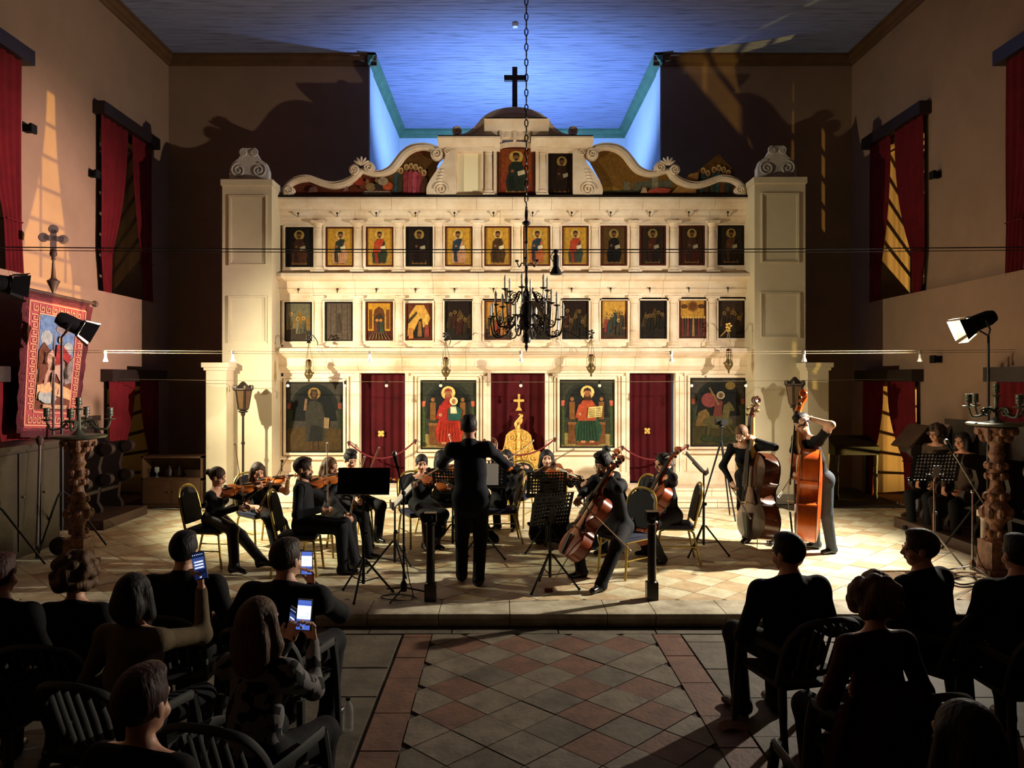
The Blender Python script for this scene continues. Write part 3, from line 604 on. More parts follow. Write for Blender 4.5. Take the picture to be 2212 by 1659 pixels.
    # big S-shaped console beside the central panels
    o2 = S3(f([(957, 324), (962, 336), (955, 352), (940, 372), (927, 392), (921, 408), (922, 423)]), 4); i2 = S3(f([(985, 322), (985, 340), (985, 355), (985, 372), (985, 392), (985, 408), (985, 423)]), 4)
    mb = MB(); mb.strip([q(*p, yb-.02) for p in o2], [q(*p, yb-.02) for p in i2], yb-.02, Y0+.1)
    cx2 = f([(953, 408)])[0][0]; x, z = q(cx2, 408, yb-.04)
    mb.tube(spiral((x, z), .13, 2.2, PI if side == 0 else 0, 34, -sg, y=yb-.035), .016, 6)
    for j in range(4): mb.ell(P(f([(950+j*2, 388-j*7)])[0][0], 388-j*7, yb-.03), (.05-.006*j, .02, .022), 8)
    cx2 = f([(966, 327)])[0][0]; x, z = q(cx2, 327, yb-.04); mb.tube(spiral((x, z), .06, 1.5, 0, 20, sg, y=yb-.035), .011, 5)
    mb.build('scroll_console', m_stone, ico)
# central block
mb = MB(); qbox(mb, 957, 1266, 312, 424, Y0, Y0+.3); mb.build('gable_wall', m_stone2, ico)
for a, b in ((946, 1080), (1147, 1281)):
    poly = [(Y0-u, ZZ(py, Y0-u)) for u, py in ((.05, 328), (.12, 326), (.14, 318), (.26, 303), (.3, 297), (.3, 294))]+[(Y0+.2, ZZ(294, Y0)), (Y0+.2, ZZ(328, Y0))]
    MB().prism(poly, XX(a, Y0-.2), XX(b, Y0-.2), axis='x').build('cornice_block', m_stone, ico)
    MB().box(XX(a, Y0-.3), XX(b, Y0-.3), Y0-.32, Y0+.2, ZZ(294, Y0-.3), ZZ(292.5, Y0-.3)).build('lead_flashing', m_blackm, ico)
poly = [(Y0-u, ZZ(py, Y0-u)) for u, py in ((.08, 302), (.2, 296), (.2, 284), (.24, 280), (.34, 262), (.38, 256))]+[(Y0+.2, ZZ(256, Y0)), (Y0+.2, ZZ(302, Y0))]
MB().prism(poly, XX(1046, Y0-.3), XX(1186, Y0-.3), axis='x').build('cornice_block', m_stone, ico)
mb = MB(); qbox(mb, 1048, 1182, 253.5, 256, Y0-.38, Y0+.2); mb.build('lead_flashing', m_blackm, ico)
for px in (1082, 1112, 1142): qbox(MB(), px-3, px+3, 281, 302, Y0-.23, Y0).build('corbel', m_stone, ico)
arc = lambda cx, cy, rx, ry, a0, a1, n=18: [(cx+rx*math.cos(a0+(a1-a0)*i/n), cy-ry*math.sin(a0+(a1-a0)*i/n)) for i in range(n+1)]
mb = MB(); A = [(1066, 424), (1066, 322)]+arc(1115, 322, 49, 16, PI, 0)+[(1164, 322), (1164, 424)]; B = [(1073, 424), (1073, 326)]+arc(1115, 326, 42, 10, PI, 0)+[(1157, 326), (1157, 424)]
mb.strip([q(*p, Y0-.1) for p in A], [q(*p, Y0-.1) for p in B], Y0-.1, Y0); mb.build('arched_surround', m_stone, ico)
pt = S3([(977, 292), (983, 290), (996, 290), (1012, 284), (1028, 270), (1044, 252), (1064, 240), (1088, 233), (1111, 231), (1134, 233), (1158, 240), (1178, 252), (1194, 270), (1210, 284), (1226, 290), (1240, 290), (1246, 292)], 3)
mb = MB(); mb.prism([q(*p, Y0-.05) for p in pt], Y0-.05, Y0+.25); 
pin = [(1111+(x-1111)*.9, 292-(292-y)*.80) for x, y in pt]
mb.strip([q(*p, Y0-.1) for p in pt], [q(*p, Y0-.1) for p in pin], Y0-.1, Y0-.05); mb.build('pediment', m_stone2, ico)
for cx, s in ((987, 1), (1238, -1)):
    x, z = q(cx, 282, Y0-.1); mb = MB(); mb.lathe([(.085, 0), (.085, .22)], 16, (x, Y0-.1, z), T=Matrix.Rotation(-PI/2, 4, 'X')); mb.tube(spiral((x, z), .075, 1.6, 0, 24, s, y=Y0-.11), .013, 6); mb.build('volute', m_stone, ico)
for px in (1056, 1171): column(px, 317, 422, .07, Y0-.05)
for a, b, nm in ((988, 1039, 'l'), (1184, 1243, 'r')):
    mb = MB(); ring(mb, a, b, 331, 421, 5, Y0-.06, Y0); ring(mb, a-5, b+5, 326, 426, 4, Y0-.03, Y0); mb.build('icon_surround', m_stone, ico)
mb = MB(); qbox(mb, 988, 1039, 331, 421, Y0-.02, Y0); mb.build('blank_panel', M('cream_paint', (250, 236, 196), .7), ico)
icon(1184, 1243, 331, 421, saint((56, 34, 20), (70, 42, 22), (48, 30, 18), .7, 0, (50, 32, 20)), 'blackened icon in the gable, right of the crowning figure', (40, 24, 14))
icon(1075, 1155, 318, 422, saint((44, 52, 40), (40, 48, 38), (150, 74, 34), .95, 0, (150, 60, 40)), 'arched icon of a dark-robed blessing figure at the centre of the gable', (80, 30, 20))
# crowning cross
cr = thing('crowning_cross', 'plain dark wooden cross standing on top of the curved gable', 'cross', (*q(1111, 232), 0)); cr.matrix_world = Matrix.Translation((XX(1111, Y0+.1), Y0+.1, ZZ(233, Y0+.1))); MW[cr.name] = cr.matrix_world.copy()
yc = Y0+.1
mb = MB(); mb.box(XX(1106.5, yc), XX(1117.5, yc), yc-.04, yc+.04, ZZ(240, yc), ZZ(146, yc)); mb.build('upright', m_dark, cr)
mb = MB(); mb.box(XX(1089, yc), XX(1137, yc), yc-.045, yc+.045, ZZ(175, yc), ZZ(164, yc)); mb.build('crossbar', m_dark, cr)
# ---------------------------------------------------------------- piers flanking the screen
def pier(px0, px1, pxs, top, panels, side, lab):
    yf = 13.35; t = thing('flanking_pier', lab, 'pillar', ((XX(px0, yf)+XX(px1, yf))/2, yf, PZ))
    x0, x1 = XX(px0, yf), XX(px1, yf); xi = XX(pxs, Y0-.02)
    xa, xb = (x0, max(x1, xi-.0)) if side < 0 else (min(x0, xi), x1)
    mb = MB(); mb.box(x0, x1, yf, Y0+.5, PZ, ZZ(top+12, yf)); mb.build('shaft', m_pier, t)
    mb = MB(); mb.box(x0-.02, x1+.02, yf-.03, Y0+.5, ZZ(top+13, yf), ZZ(top, yf)); mb.build('cap', m_pier, t)
    for a, b, c, d in panels:
        mb = MB(); ring(mb, a, b, c, d, 3, yf-.025, yf); ring(mb, a+3, b-3, c+3, d-3, 2, yf-.012, yf); mb.build('panel_moulding', m_pier, t)
    return t, x0, x1, yf
for side, args in ((-1, (480, 587, 603, 388, [(497, 573, 424, 570), (496, 573, 642, 738)], -1, 'cream panelled pier left of the altar screen')), (1, (1630, 1740, 1608, 383, [(1648, 1724, 419, 564), (1646, 1726, 634, 727)], 1, 'cream panelled pier right of the altar screen'))):
    t, x0, x1, yf = pier(*args)
    # low wing with a moulded cap
    if side < 0: a, b = XX(445, 13.0), XX(489, 13.0)
    else: a, b = XX(1745, 13.0), XX(1790, 13.0)
    mb = MB(); mb.box(a, b, 13.0, 15.0, PZ, ZZ(800, 13.0)); mb.build('low_wing', m_pier, t)
    mb = MB(); zc = ZZ(800, 13.0); mb.box(a-.03, b+.03, 12.97, 15.0, zc, zc+.05); mb.box(a-.06, b+.06, 12.94, 15.0, zc+.05, zc+.13); mb.build('wing_cap', m_pier, t)
    mb = MB(); mb.box(x0-.02, x1+.02, yf-.05, Y0+.4, PZ, PZ+.16); mb.build('base', M('grey_plinth', (120, 110, 90), .8, var=.2), t)
    # carved acroterion
    cx = 540 if side < 0 else 1676; tp = 388 if side < 0 else 383; ya = yf+.2
    ac = thing('carved_crest', 'grey carved scroll crest on top of the %s pier' % ('left' if side < 0 else 'right'), 'carving', (XX(cx, ya), ya, ZZ(tp, ya)))
    pts = [(-42, 0), (-42, 18), (-36, 34), (-22, 44), (-14, 58), (-10, 66), (10, 66), (14, 58), (22, 44), (36, 34), (42, 18), (42, 0)]
    mb = MB(); mb.prism([(XX(cx+u, ya), ZZ(tp-v, ya)) for u, v in pts], ya-.06, ya+.1); mb.build('slab', m_carved, ac)
    for u, v, r, s in ((-22, 18, 17, 1), (22, 18, 17, -1), (-11, 56, 9, 1), (11, 56, 9, -1)):
        x, z = XX(cx+u, ya), ZZ(tp-v, ya); mb = MB(); mb.tube(spiral((x, z), r*.0078, 2, PI/2, 30, s, y=ya-.07), .016, 6); mb.build('volute', m_carved, ac)
# ---------------------------------------------------------------- door curtains, gilded cross emblems, royal gate
def cloth(fn_edge, z0, z1, axis, base, folds, amp, nu=40, nv=10, thick=0):  # hanging sheet between two edges
    mb = MB()
    def fn(i, j):
        z = z1+(z0-z1)*j; a, b = fn_edge(j); t = a+(b-a)*i
        w = amp*math.sin(folds*2*PI*i+.6*math.sin(3*j))*(.55+.45*j)
        return (t, base+w, z) if axis == 'x' else (base+w, t, z)
    return mb.grid(fn, nu, nv)
emb = lambda mb, x, y, z, r: [mb.ell((x+u*r*.55, y, z+v*r*.55), (r*.45, .012, r*.45), 8) for u, v in ((.8, .8), (-.8, .8), (.8, -.8), (-.8, -.8))]+[mb.ell((x, y, z), (r*.4, .018, r*.4), 8)]
for k, ((a, b), lab) in enumerate(zip(((778, 874), (1061, 1177), (1361, 1449)), ('dark red curtain closing the left door of the altar screen', 'dark red curtain behind the gilded central gate', 'dark red curtain in the right door, gap showing beside it'))):
    yy = Y0+.2; x0, x1 = XX(a, yy), XX(b, yy)
    t = thing('door_curtain', lab, 'curtain', ((x0+x1)/2, yy, ZS), 'curtains in the screen doors')
    cloth(lambda j: (x0, x1), ZS+.01, ZZ(806, yy), 'x', yy, 5.5, .022, 60, 6).build('drape', m_red, t)
    MB().cyl((x0-.1, yy, ZZ(805, yy)), (x1+.1, yy, ZZ(805, yy)), .012).build('rail', m_iron, t)
    if k != 1:
        mb = MB(); x, z = XX(823 if k == 0 else 1398, yy-.05), ZZ(937 if k == 0 else 931, yy-.05)
        emb(mb, x, yy-.04, z, .065); mb.build('cross_emblem', m_gold, t)
    else:
        mb = MB(); x, z = XX(1121, yy-.05), ZZ(868, yy-.05)
        mb.box(x-.02, x+.02, yy-.05, yy-.03, z-.13, z+.11); mb.box(x-.07, x+.07, yy-.053, yy-.033, z+.0, z+.045)
        for u, v in ((-.075, .022), (.075, .022), (0, .12)): mb.ell((x+u, yy-.04, z+v), (.026, .012, .026), 8)
        mb.prism([(x-.06, z-.16), (x+.06, z-.16), (x+.02, z-.09), (x-.02, z-.09)], yy-.056, yy-.036); mb.build('cross_emblem', m_gold, t)
yy = Y0+.06; gt = thing('royal_gate', 'low gilded carved gate with scrolled leaf tops in the central doorway', 'gate', (XX(1120, yy), yy, ZS))
for s in (-1, 1):
    tp = [(1120, 925), (1120+s*3, 925), (1120+s*10, 928), (1120+s*19, 932), (1120+s*27, 940), (1120+s*30, 958), (1120+s*34, 972), (1120+s*46, 974), (1120+s*52, 985), (1120+s*50, 1000), (1120+s*55, 1061), (1120, 1061)]
    tp = [(x if s > 0 else x, min(y, 1060)) for x, y in tp]
    mb = MB(); mb.prism([(XX(x, yy), ZZ(y, yy)) for x, y in tp], yy-.02, yy+.02); lf = mb.build('leaf', m_gold, gt)
    mb = MB()
    for (u, v, r, d) in ((15, 945, .075, 1), (12, 965, .06, -1), (22, 962, .05, 1), (14, 985, .08, -1), (32, 990, .09, 1), (15, 1010, .08, 1), (38, 1015, .08, -1), (20, 1035, .08, -1), (40, 1042, .07, 1), (8, 1000, .045, 1)):
        mb.tube(spiral((XX(1120+s*u, yy), ZZ(v, yy)), r, 1.7, PI/2, 20, d*s, y=yy-.03), .015, 5)
        mb.ell((XX(1120+s*(u+4), yy), yy-.03, ZZ(v+7, yy)), (.035, .015, .02), 6)
    mb.build('carved_scrollwork', m_gold, lf)
mb = MB(); x = XX(1120, yy); mb.cyl((x, yy-.03, ZS), (x, yy-.03, ZZ(918, yy)), .035, .03, 8)
for v in range(6): mb.ell((x, yy-.04, ZZ(930+v*18, yy)), .042, 8)
mb.build('centre_post', m_gold, gt)
mb = MB(); mb.tube(spline([P(1117, 925, yy), P(1114, 915, yy), P(1122, 905, yy), P(1127, 897, yy), P(1120, 895, yy)], 5), [.03]*16+[.015]*5, 6); mb.tube(spline([P(1120, 918, yy), P(1126, 912, yy), P(1127, 904, yy)], 4), .02, 5); mb.ell(P(1122, 908, yy), (.045, .02, .05), 8); mb.build('finial', m_gold, gt)
# red ropes across the three doors
m_rope = M('red_rope', (110, 18, 30), .8, bump=.6, bscale=120)
for a, b, sag, lab in (((753, 956), (897, 952), 990, 'dark red rope slung across the left screen door'), ((1046, 951), (1199, 948), 983, 'dark red rope slung across the central gate'), ((1345, 966), (1486, 963), 993, 'dark red rope slung across the right screen door')):
    ys = Y0-.2; A, B = P(*a, ys), P(*b, ys); mid = P((a[0]+b[0])/2, sag, ys)
    t = thing('barrier_rope', lab, 'rope', A, 'ropes across the screen doors')
    pts = [A.lerp(B, i/14)+Vector((0, 0, (mid.z-(A.z+B.z)/2)*(1-((i/7)-1)**2))) for i in range(15)]
    MB().tube(pts, .014, 6).build('cord', m_rope, t)
    for p in (A, B):
        mb = MB(); mb.cyl(p+Vector((0, .16, .0)), p, .012).ell(p, (.03, .03, .03), 8).cyl(p, p+Vector((0, .02, -.06)), .02, .012); mb.build('hook_end', M('dark_burgundy', (64, 14, 22), .6), t)
# hanging oil lamps
for k, (px, tp, bt, lab) in enumerate(((667, 745, 825, 'hanging brass oil lamp before the standing-figure icon'), (963, 740, 820, 'hanging brass oil lamp above the mother and child icon'), (1277, 735, 812, 'hanging brass oil lamp above the enthroned figure with book'), (1574, 720, 805, 'hanging brass oil lamp with gold star above the rider icon'))):
    yl = Y0-.62; x = XX(px, yl); zt, zb = ZZ(tp, yl), ZZ(bt, yl); h = zt-zb
    t = thing('oil_lamp', lab, 'oil lamp', (x, yl, zt), 'oil lamps hanging on the altar screen')
    z0 = zb-.02; s = h*.62
    MB().lathe([(.005, 0), (.015, .05*s), (.02, .1*s), (.012, .14*s), (.05, .24*s), (.075, .36*s), (.075, .44*s), (.045, .56*s), (.035, .66*s), (.05, .76*s), (.045, .86*s), (.055, .92*s), (.055, .94*s)], 12, (x, yl, z0)).build('bowl', m_brass, t)
    MB().ell((x, yl, z0+.97*s), (.045, .045, .03), 8).build('glass_cup', M('ruby_glass', (60, 8, 10), .2), t)
    mb = MB()
    for a in range(3):
        an = a*2*PI/3+.5; p = Vector((x+.08*math.cos(an), yl+.08*math.sin(an), z0+.44*s)); mb.tube([p, p+Vector((0, 0, .4*s)), Vector((x, yl, zt+.05))], .004, 4); mb.ell(p, .016, 6)
    mb.build('chains', m_brass, t)
    mb = MB(); mb.lathe([(.04, 0), (.03, .03), (.008, .05), (.008, .09)], 8, (x, yl, zt+.03)); mb.tube(spline([(x, yl, zt+.1), (x+.02, yl+.15, zt+.18), (x+.06, yl+.35, zt+.08), (x+.02, Y0-.05, zt-.02)], 5), .008, 5)
    for a in range(5): an = a*1.25; mb.ell((x+.04*math.cos(an), yl, zt+.13+.04*math.sin(an)), (.025, .01, .018), 6)
    mb.build('bracket', m_gold if k == 3 else m_iron, t)
# ---------------------------------------------------------------- window curtains and pelmets
def lerp(a, b, t): return a+(b-a)*t
def window_dressing(sgn, y0, y1, upper, near_far, lab):
    xw = (XL+.0 if upper else XL+.13) if sgn < 0 else (XR if upper else XR-.13)
    x = xw-sgn*.1; zt = 6.62 if upper else 2.24; zb = 3.68 if upper else PZ+.03; tie = zb+(.72 if upper else .75)
    yc = (y0+y1)/2
    t = thing('window_curtain', lab, 'curtain', (x, yc, zb), 'red window curtains')
    MB().box(min(xw, xw-sgn*.2), max(xw, xw-sgn*.2), y0-.22, y1+.22, zt, zt+.2).build('pelmet', m_dark, t)
    def edge(a0, a1, b0, b1, c0, c1):
        tj = (zt-tie)/(zt-zb)
        def e(j):
            if j < tj:
                s = (j/tj)**2.2; return lerp(a0, b0, s), lerp(a1, b1, s)
            s = (j-tj)/(1-tj); return lerp(b0, c0, s), lerp(b1, c1, s)
        return e
    for nm, ed in (('near_drape', edge(y0-.14, yc-.03, y0-.16, y0+.2, y0-.06, y0+.16)), ('far_drape', edge(yc+.12, y1+.08, y1-.32, y1+.06, y1-.26, y1+.1))):
        mb = cloth(ed, zb, zt+.02, 'y', x, 4.5, .032, 44, 22); d = mb.build(nm.split('_')[1], m_red2, t)
        a, b = ed((zt-tie)/(zt-zb)); mb = MB(); mb.tube([(x-.04, a+.02, tie), (x-.04, b-.02, tie), (x+.04, b-.02, tie+.01), (x+.04, a+.02, tie+.01), (x-.04, a+.02, tie)], .011, 5); mb.build('tie_band', m_red2, d)
for sgn, sd in ((-1, 'left'), (1, 'right')):
    for (y0, y1), wh in ((WIN[0], 'far'), (WIN[1], 'near')):
        for up_ in (True, False):
            window_dressing(sgn, y0, y1, up_, wh, 'red %s window curtains under a dark pelmet, %s wall, %s bay' % ('upper' if up_ else 'lower', sd, 'farther' if wh == 'far' else 'nearer'))
# little black wall speakers
for i, (x, y, z, s, lab) in enumerate(((XL, 12.45, ZZ(376, 12.45), -1, 'small black wall lamp beside the upper left window'), (XR, 12.3, ZZ(378, 12.3), 1, 'small black wall lamp beside the upper right window'), (XL, 10.75, ZZ(278, 10.75), -1, 'small black wall lamp at the left edge'), (XR-.13, 12.05, ZZ(776, 12.05), 1, 'small black flood lamp on the right wall above the lectern'))):
    mb = MB(); mb.box(min(x, x-s*.1), max(x, x-s*.1), y-.05, y+.05, z-.05, z+.05); mb.box(min(x-s*.1, x-s*.14), max(x-s*.1, x-s*.14), y-.065, y+.065, z-.06, z+.06)
    mb.build('wall_speaker', m_blackm, loc=(x, y, z), label=lab, cat='wall lamp', group='black wall lamps')
MB().lathe([(.05, 0), (.06, .03), (.06, .06)], 12, (XX(1113, 14.0), 14.0, ZC-.06)).build('smoke_detector', M('white_plastic', (220, 220, 220), .5), loc=(XX(1113, 14.0), 14.0, ZC-.06), label='small round white smoke detector on the board ceiling', cat='detector')
# ---------------------------------------------------------------- chandelier
CY = 8.6; cx = XX(1137, CY); m_candle = M('candle_white', (232, 228, 218), .5); zc0 = lambda py: ZZ(py, CY)
ch = thing('chandelier', 'black wrought iron chandelier with three tiers of white candles', 'chandelier', (cx, CY, zc0(760)))
u = CY/F
MB().lathe([(.003, 0), (.012, .03), (.02, .06), (.012, .08), (.018, .1), (.04, .1), (.052, .14), (.045, .18), (.02, .215), (.03, .235), (.075, .27), (.085, .33), (.07, .38), (.075, .46), (.055, .52), (.03, .56), (.04, .62), (.024, .68), (.014, .74), (.02, .8), (.012, .86), (.018, .95), (.01, 1.0), (.01, 1.2), (.02, 1.22), (.01, 1.25), (.014, 1.4), (.044, 1.43), (.046, 1.45), (.014, 1.47), (.02, 1.52), (.012, 1.62)], 12, (cx, CY, zc0(760))).build('stem', m_iron, ch)
pts = [(cx, CY, zc0(760)+1.6), (cx, CY, ZC)]
mb = MB(); z = zc0(760)+1.6; k = 0
while z < ZC:
    if k % 2: mb.tube([(cx-.016, CY, z), (cx-.018, CY, z+.04), (cx, CY, z+.075), (cx+.018, CY, z+.04), (cx+.016, CY, z), (cx, CY, z-.03), (cx-.016, CY, z)], .007, 4, cap=False)
    else: mb.tube([(cx, CY-.016, z), (cx, CY-.018, z+.04), (cx, CY, z+.075), (cx, CY+.018, z+.04), (cx, CY+.016, z), (cx, CY, z-.03), (cx, CY-.016, z)], .007, 4, cap=False)
    z += .085; k += 1
mb.build('chain', m_iron, ch)
for (n, r, zcup, zroot, off) in ((6, .25, zc0(627), zc0(640), .3), (8, .345, zc0(660), zc0(690), .1), (8, .42, zc0(688), zc0(712), .48)):
    for i in range(n):
        a = off+2*PI*i/n; d = Vector((math.cos(a), math.sin(a), 0)); o = Vector((cx, CY, 0))
        pts = spline([o+d*.04+Vector((0, 0, zroot)), o+d*(r*.35)+Vector((0, 0, zroot+.05)), o+d*(r*.62)+Vector((0, 0, zroot-.07)), o+d*(r*.92)+Vector((0, 0, zroot-.06)), o+d*r+Vector((0, 0, zcup))], 5)
        mb = MB(); mb.tube(pts, .0095, 5)
        c = o+d*(r*.55)+Vector((0, 0, zroot+.0)); mb.tube([c+d*(.045*(1-t*.8)*math.cos(t*9))+Vector((0, 0, .045*(1-t*.8)*math.sin(t*9))) for t in [j/16 for j in range(17)]], .006, 4)
        c = o+d*(r*.85)+Vector((0, 0, zroot-.03)); mb.tube([c+d*(.035*(1-t*.8)*math.cos(-t*8))+Vector((0, 0, .035*(1-t*.8)*math.sin(-t*8))) for t in [j/14 for j in range(15)]], .006, 4)
        mb.lathe([(.008, -.01), (.03, 0), (.044, .012), (.02, .012)], 10, o+d*r+Vector((0, 0, zcup))); arm = mb.build('arm', m_iron, ch)
        MB().lathe([(.0125, .01), (.0125, .085), (.01, .092), (.0155, .112), (.012, .138), (.002, .165)], 8, o+d*r+Vector((0, 0, zcup))).build('candle', m_candle, arm)
mb = MB()
for a in (0.4, 2.5, 4.6):
    d = Vector((math.cos(a), math.sin(a), 0)); o = Vector((cx, CY, zc0(575))); mb.tube(spline([o, o+d*.06+Vector((0, 0, .04)), o+d*.1+Vector((0, 0, .0)), o+d*.13+Vector((0, 0, .06))], 4), .008, 5); mb.ell(o+d*.13+Vector((0, 0, .07)), (.025, .025, .015), 6)
mb.build('leaf_ornament', m_iron, ch)
# ---------------------------------------------------------------- overhead wires, bulbs, hanging spot
def sagwire(Y, z0, sag, x0=XL, x1=XR, n=24, r=.006): return [(lerp(x0, x1, i/n), Y, z0-sag*(1-(2*i/n-1)**2)) for i in range(n+1)], r
m_wire = M('black_cable', (10, 10, 11), .5); m_pale = M('pale_cable', (112, 98, 72), .7)
for k, dz in enumerate((0, -.035)):
    pts, r = sagwire(9.0, 3.83+dz, .04); MB().tube(pts, .007 if k == 0 else .005, 5).build('overhead_cable', m_wire, loc=(XL, 9.0, 3.8+dz), label='black cable strung high across the nave, %s of the pair' % ('upper' if k == 0 else 'lower'), cat='cable', group='black overhead cables')
for k, dz in enumerate((0, -.03)):
    pts, r = sagwire(10.3, 2.67+dz, .03, XL+.13, XR-.13); MB().tube(pts, .0032, 5).build('lamp_cable', m_pale, loc=(XL, 10.3, 2.67+dz), label='pale lamp cable across the chancel, %s strand' % ('upper' if k == 0 else 'lower'), cat='cable', group='pale lamp cables')
pts, r = sagwire(12.75, 2.28, .05, XL+.13, XR-.13); MB().tube(pts, .0035, 4).build('thin_cable', m_pale, loc=(XL, 12.75, 2.28), label='thin cable with small bulbs just before the altar screen', cat='cable')
m_bulb = M('pearl_bulb', (236, 230, 214), .3)
for i, px in enumerate((228, 503, 799, 1125, 1450, 1737, 1987)):
    x = XX(px, 10.3); z = 2.625
    t = thing('cable_lamp', 'small white reflector bulb on the pale cable, %s from the left' % ORD[i], 'lamp', (x, 10.3, z-.12), 'reflector bulbs on the pale cable')
    MB().lathe([(.016, 0), (.016, -.05), (.02, -.07), (.034, -.105), (.034, -.115)], 10, (x, 10.3, z)).build('bulb', m_bulb, t)
    MB().lathe([(.02, .03), (.02, -.01), (.017, -.015)], 8, (x, 10.3, z)).build('socket', M('grey_socket', (120, 116, 104), .5), t)
for i, px in enumerate((622, 745, 835, 952, 1125, 1295, 1494, 1611)):
    x = XX(px, 12.75); z = 2.23
    t = thing('small_bulb', 'tiny round bulb on the thin cable before the screen, %s from the left' % ORD[i], 'bulb', (x, 12.75, z-.09), 'tiny bulbs before the screen')
    MB().ell((x, 12.75, z-.06), .028, 8).build('bulb', m_bulb, t); MB().cyl((x, 12.75, z-.035), (x, 12.75, z+.02), .014).build('socket', m_blackm, t)
sx = XX(1201, 9.0); t = thing('hanging_spotlight', 'black spotlight hanging head down from the overhead cables', 'spotlight', (sx, 9.0, ZZ(593, 9.0)))
MB().lathe([(.07, 0), (.07, .015), (.03, .1), (.034, .11), (.036, .22), (.02, .23), (.02, .25), (.03, .255), (.03, .29)], 12, (sx, 9.0, ZZ(593, 9.0))).build('housing', m_blackm, t)
MB().tube(spline([(sx-.035, 9.0, ZZ(565, 9.0)), (sx-.06, 9.0, ZZ(553, 9.0)), (sx, 9.0, 3.8)], 5), .005, 4).build('loop', m_black, t)
# ---------------------------------------------------------------- stage lights on stands
m_lens = M('lamp_lens', (255, 244, 214), .3, emit=14)
m_flap = M('barn_door_inner', (226, 226, 214), .35)
def stage_light(pos, aim, lab, lit=True, stand=True, base=None, scale=1.0):
    d = (aim-pos).normalized(); m = frame(pos, d, (0, 0, 1))
    fx = Vector((pos.x, pos.y, PZ))
    t = thing('stage_light', lab, 'stage light', fx, 'stage lights on stands'); W_ = lambda v: m @ (Vector(v)*scale)
    R = m.to_3x3().to_4x4() @ Matrix.Rotation(-PI/2, 4, 'X')
    MB().lathe([(.03, -.2), (.07, -.19), (.095, -.12), (.1, .08), (.115, .09), (.115, .11)], 16, pos, T=R @ Matrix.Diagonal((scale, scale, scale, 1))).build('housing', m_blackm, t)
    if lit: MB().lathe([(.0, .112), (.05, .118), (.095, .112)], 16, pos, T=R @ Matrix.Diagonal((scale, scale, scale, 1))).build('lens', m_lens, t)
    bd = MB()
    for k, (ax, sp) in enumerate((((1, 0, 0), .35), ((-1, 0, 0), .35), ((0, 0, 1), .25), ((0, 0, -1), .3))):
        a = Vector(ax); s = Vector((0, 0, 1)) if k < 2 else Vector((1, 0, 0)); y0_, L = .11, .16
        p = [a*.115-s*.09+Vector((0, y0_, 0)), a*.115+s*.09+Vector((0, y0_, 0)), a*(.115+L*sp)+s*.13+Vector((0, y0_+L, 0)), a*(.115+L*sp)-s*.13+Vector((0, y0_+L, 0))]
        vs = [W_(v) for v in p]+[W_(v+a*.004) for v in p]
        MB().add(vs, [(0, 1, 2, 3)], 0).add(vs, [(7, 6, 5, 4), (0, 4, 5, 1), (1, 5, 6, 2), (2, 6, 7, 3), (3, 7, 4, 0)], 1).build('barn_door', [m_flap if lit else m_blackm, m_blackm], t)
    mb = MB(); mb.tube([W_((.13, -.02, 0)), W_((.13, -.02, -.12)), W_((0, -.03, -.2)), W_((-.13, -.02, -.12)), W_((-.13, -.02, 0))], .012*scale, 6); mb.build('yoke', m_black, t)
    if stand:
        top = W_((0, -.03, -.2)); b = Vector((top.x, top.y, PZ)); mb = MB(); mb.cyl(b+Vector((0, 0, .25)), top, .018, .015, 8); mb.cyl(b+Vector((0, 0, .3)), b+Vector((0, 0, 1.35)), .024, .024, 8); mb.ell(b+Vector((.03, 0, 1.35)), .03, 8); mb.build('pole', m_black, t)
        for i in range(3):
            a = .5+i*2*PI/3; e = b+Vector((math.cos(a)*.5, math.sin(a)*.5, .0)); MB().tube([b+Vector((0, 0, .75)), b+Vector((math.cos(a)*.08, math.sin(a)*.08, .68)), e+Vector((0, 0, .015))], .013, 6).build('leg', m_black, t)
    return t
stage_light(LAMP_L, AIM_L-Vector((0, 0, 1.2)), 'lit stage light with white barn doors on the left stand, in front of the banner')
stage_light(LAMP_R, AIM_R-Vector((0, 0, .9)), 'lit stage light with white barn doors on the right stand, behind the candelabrum')
stage_light(P(-2, 612, 8.7), P(-2, 612, 8.7)+Vector((1, .9, -.15)), 'unlit black stage light cut by the left edge of the picture', lit=False)
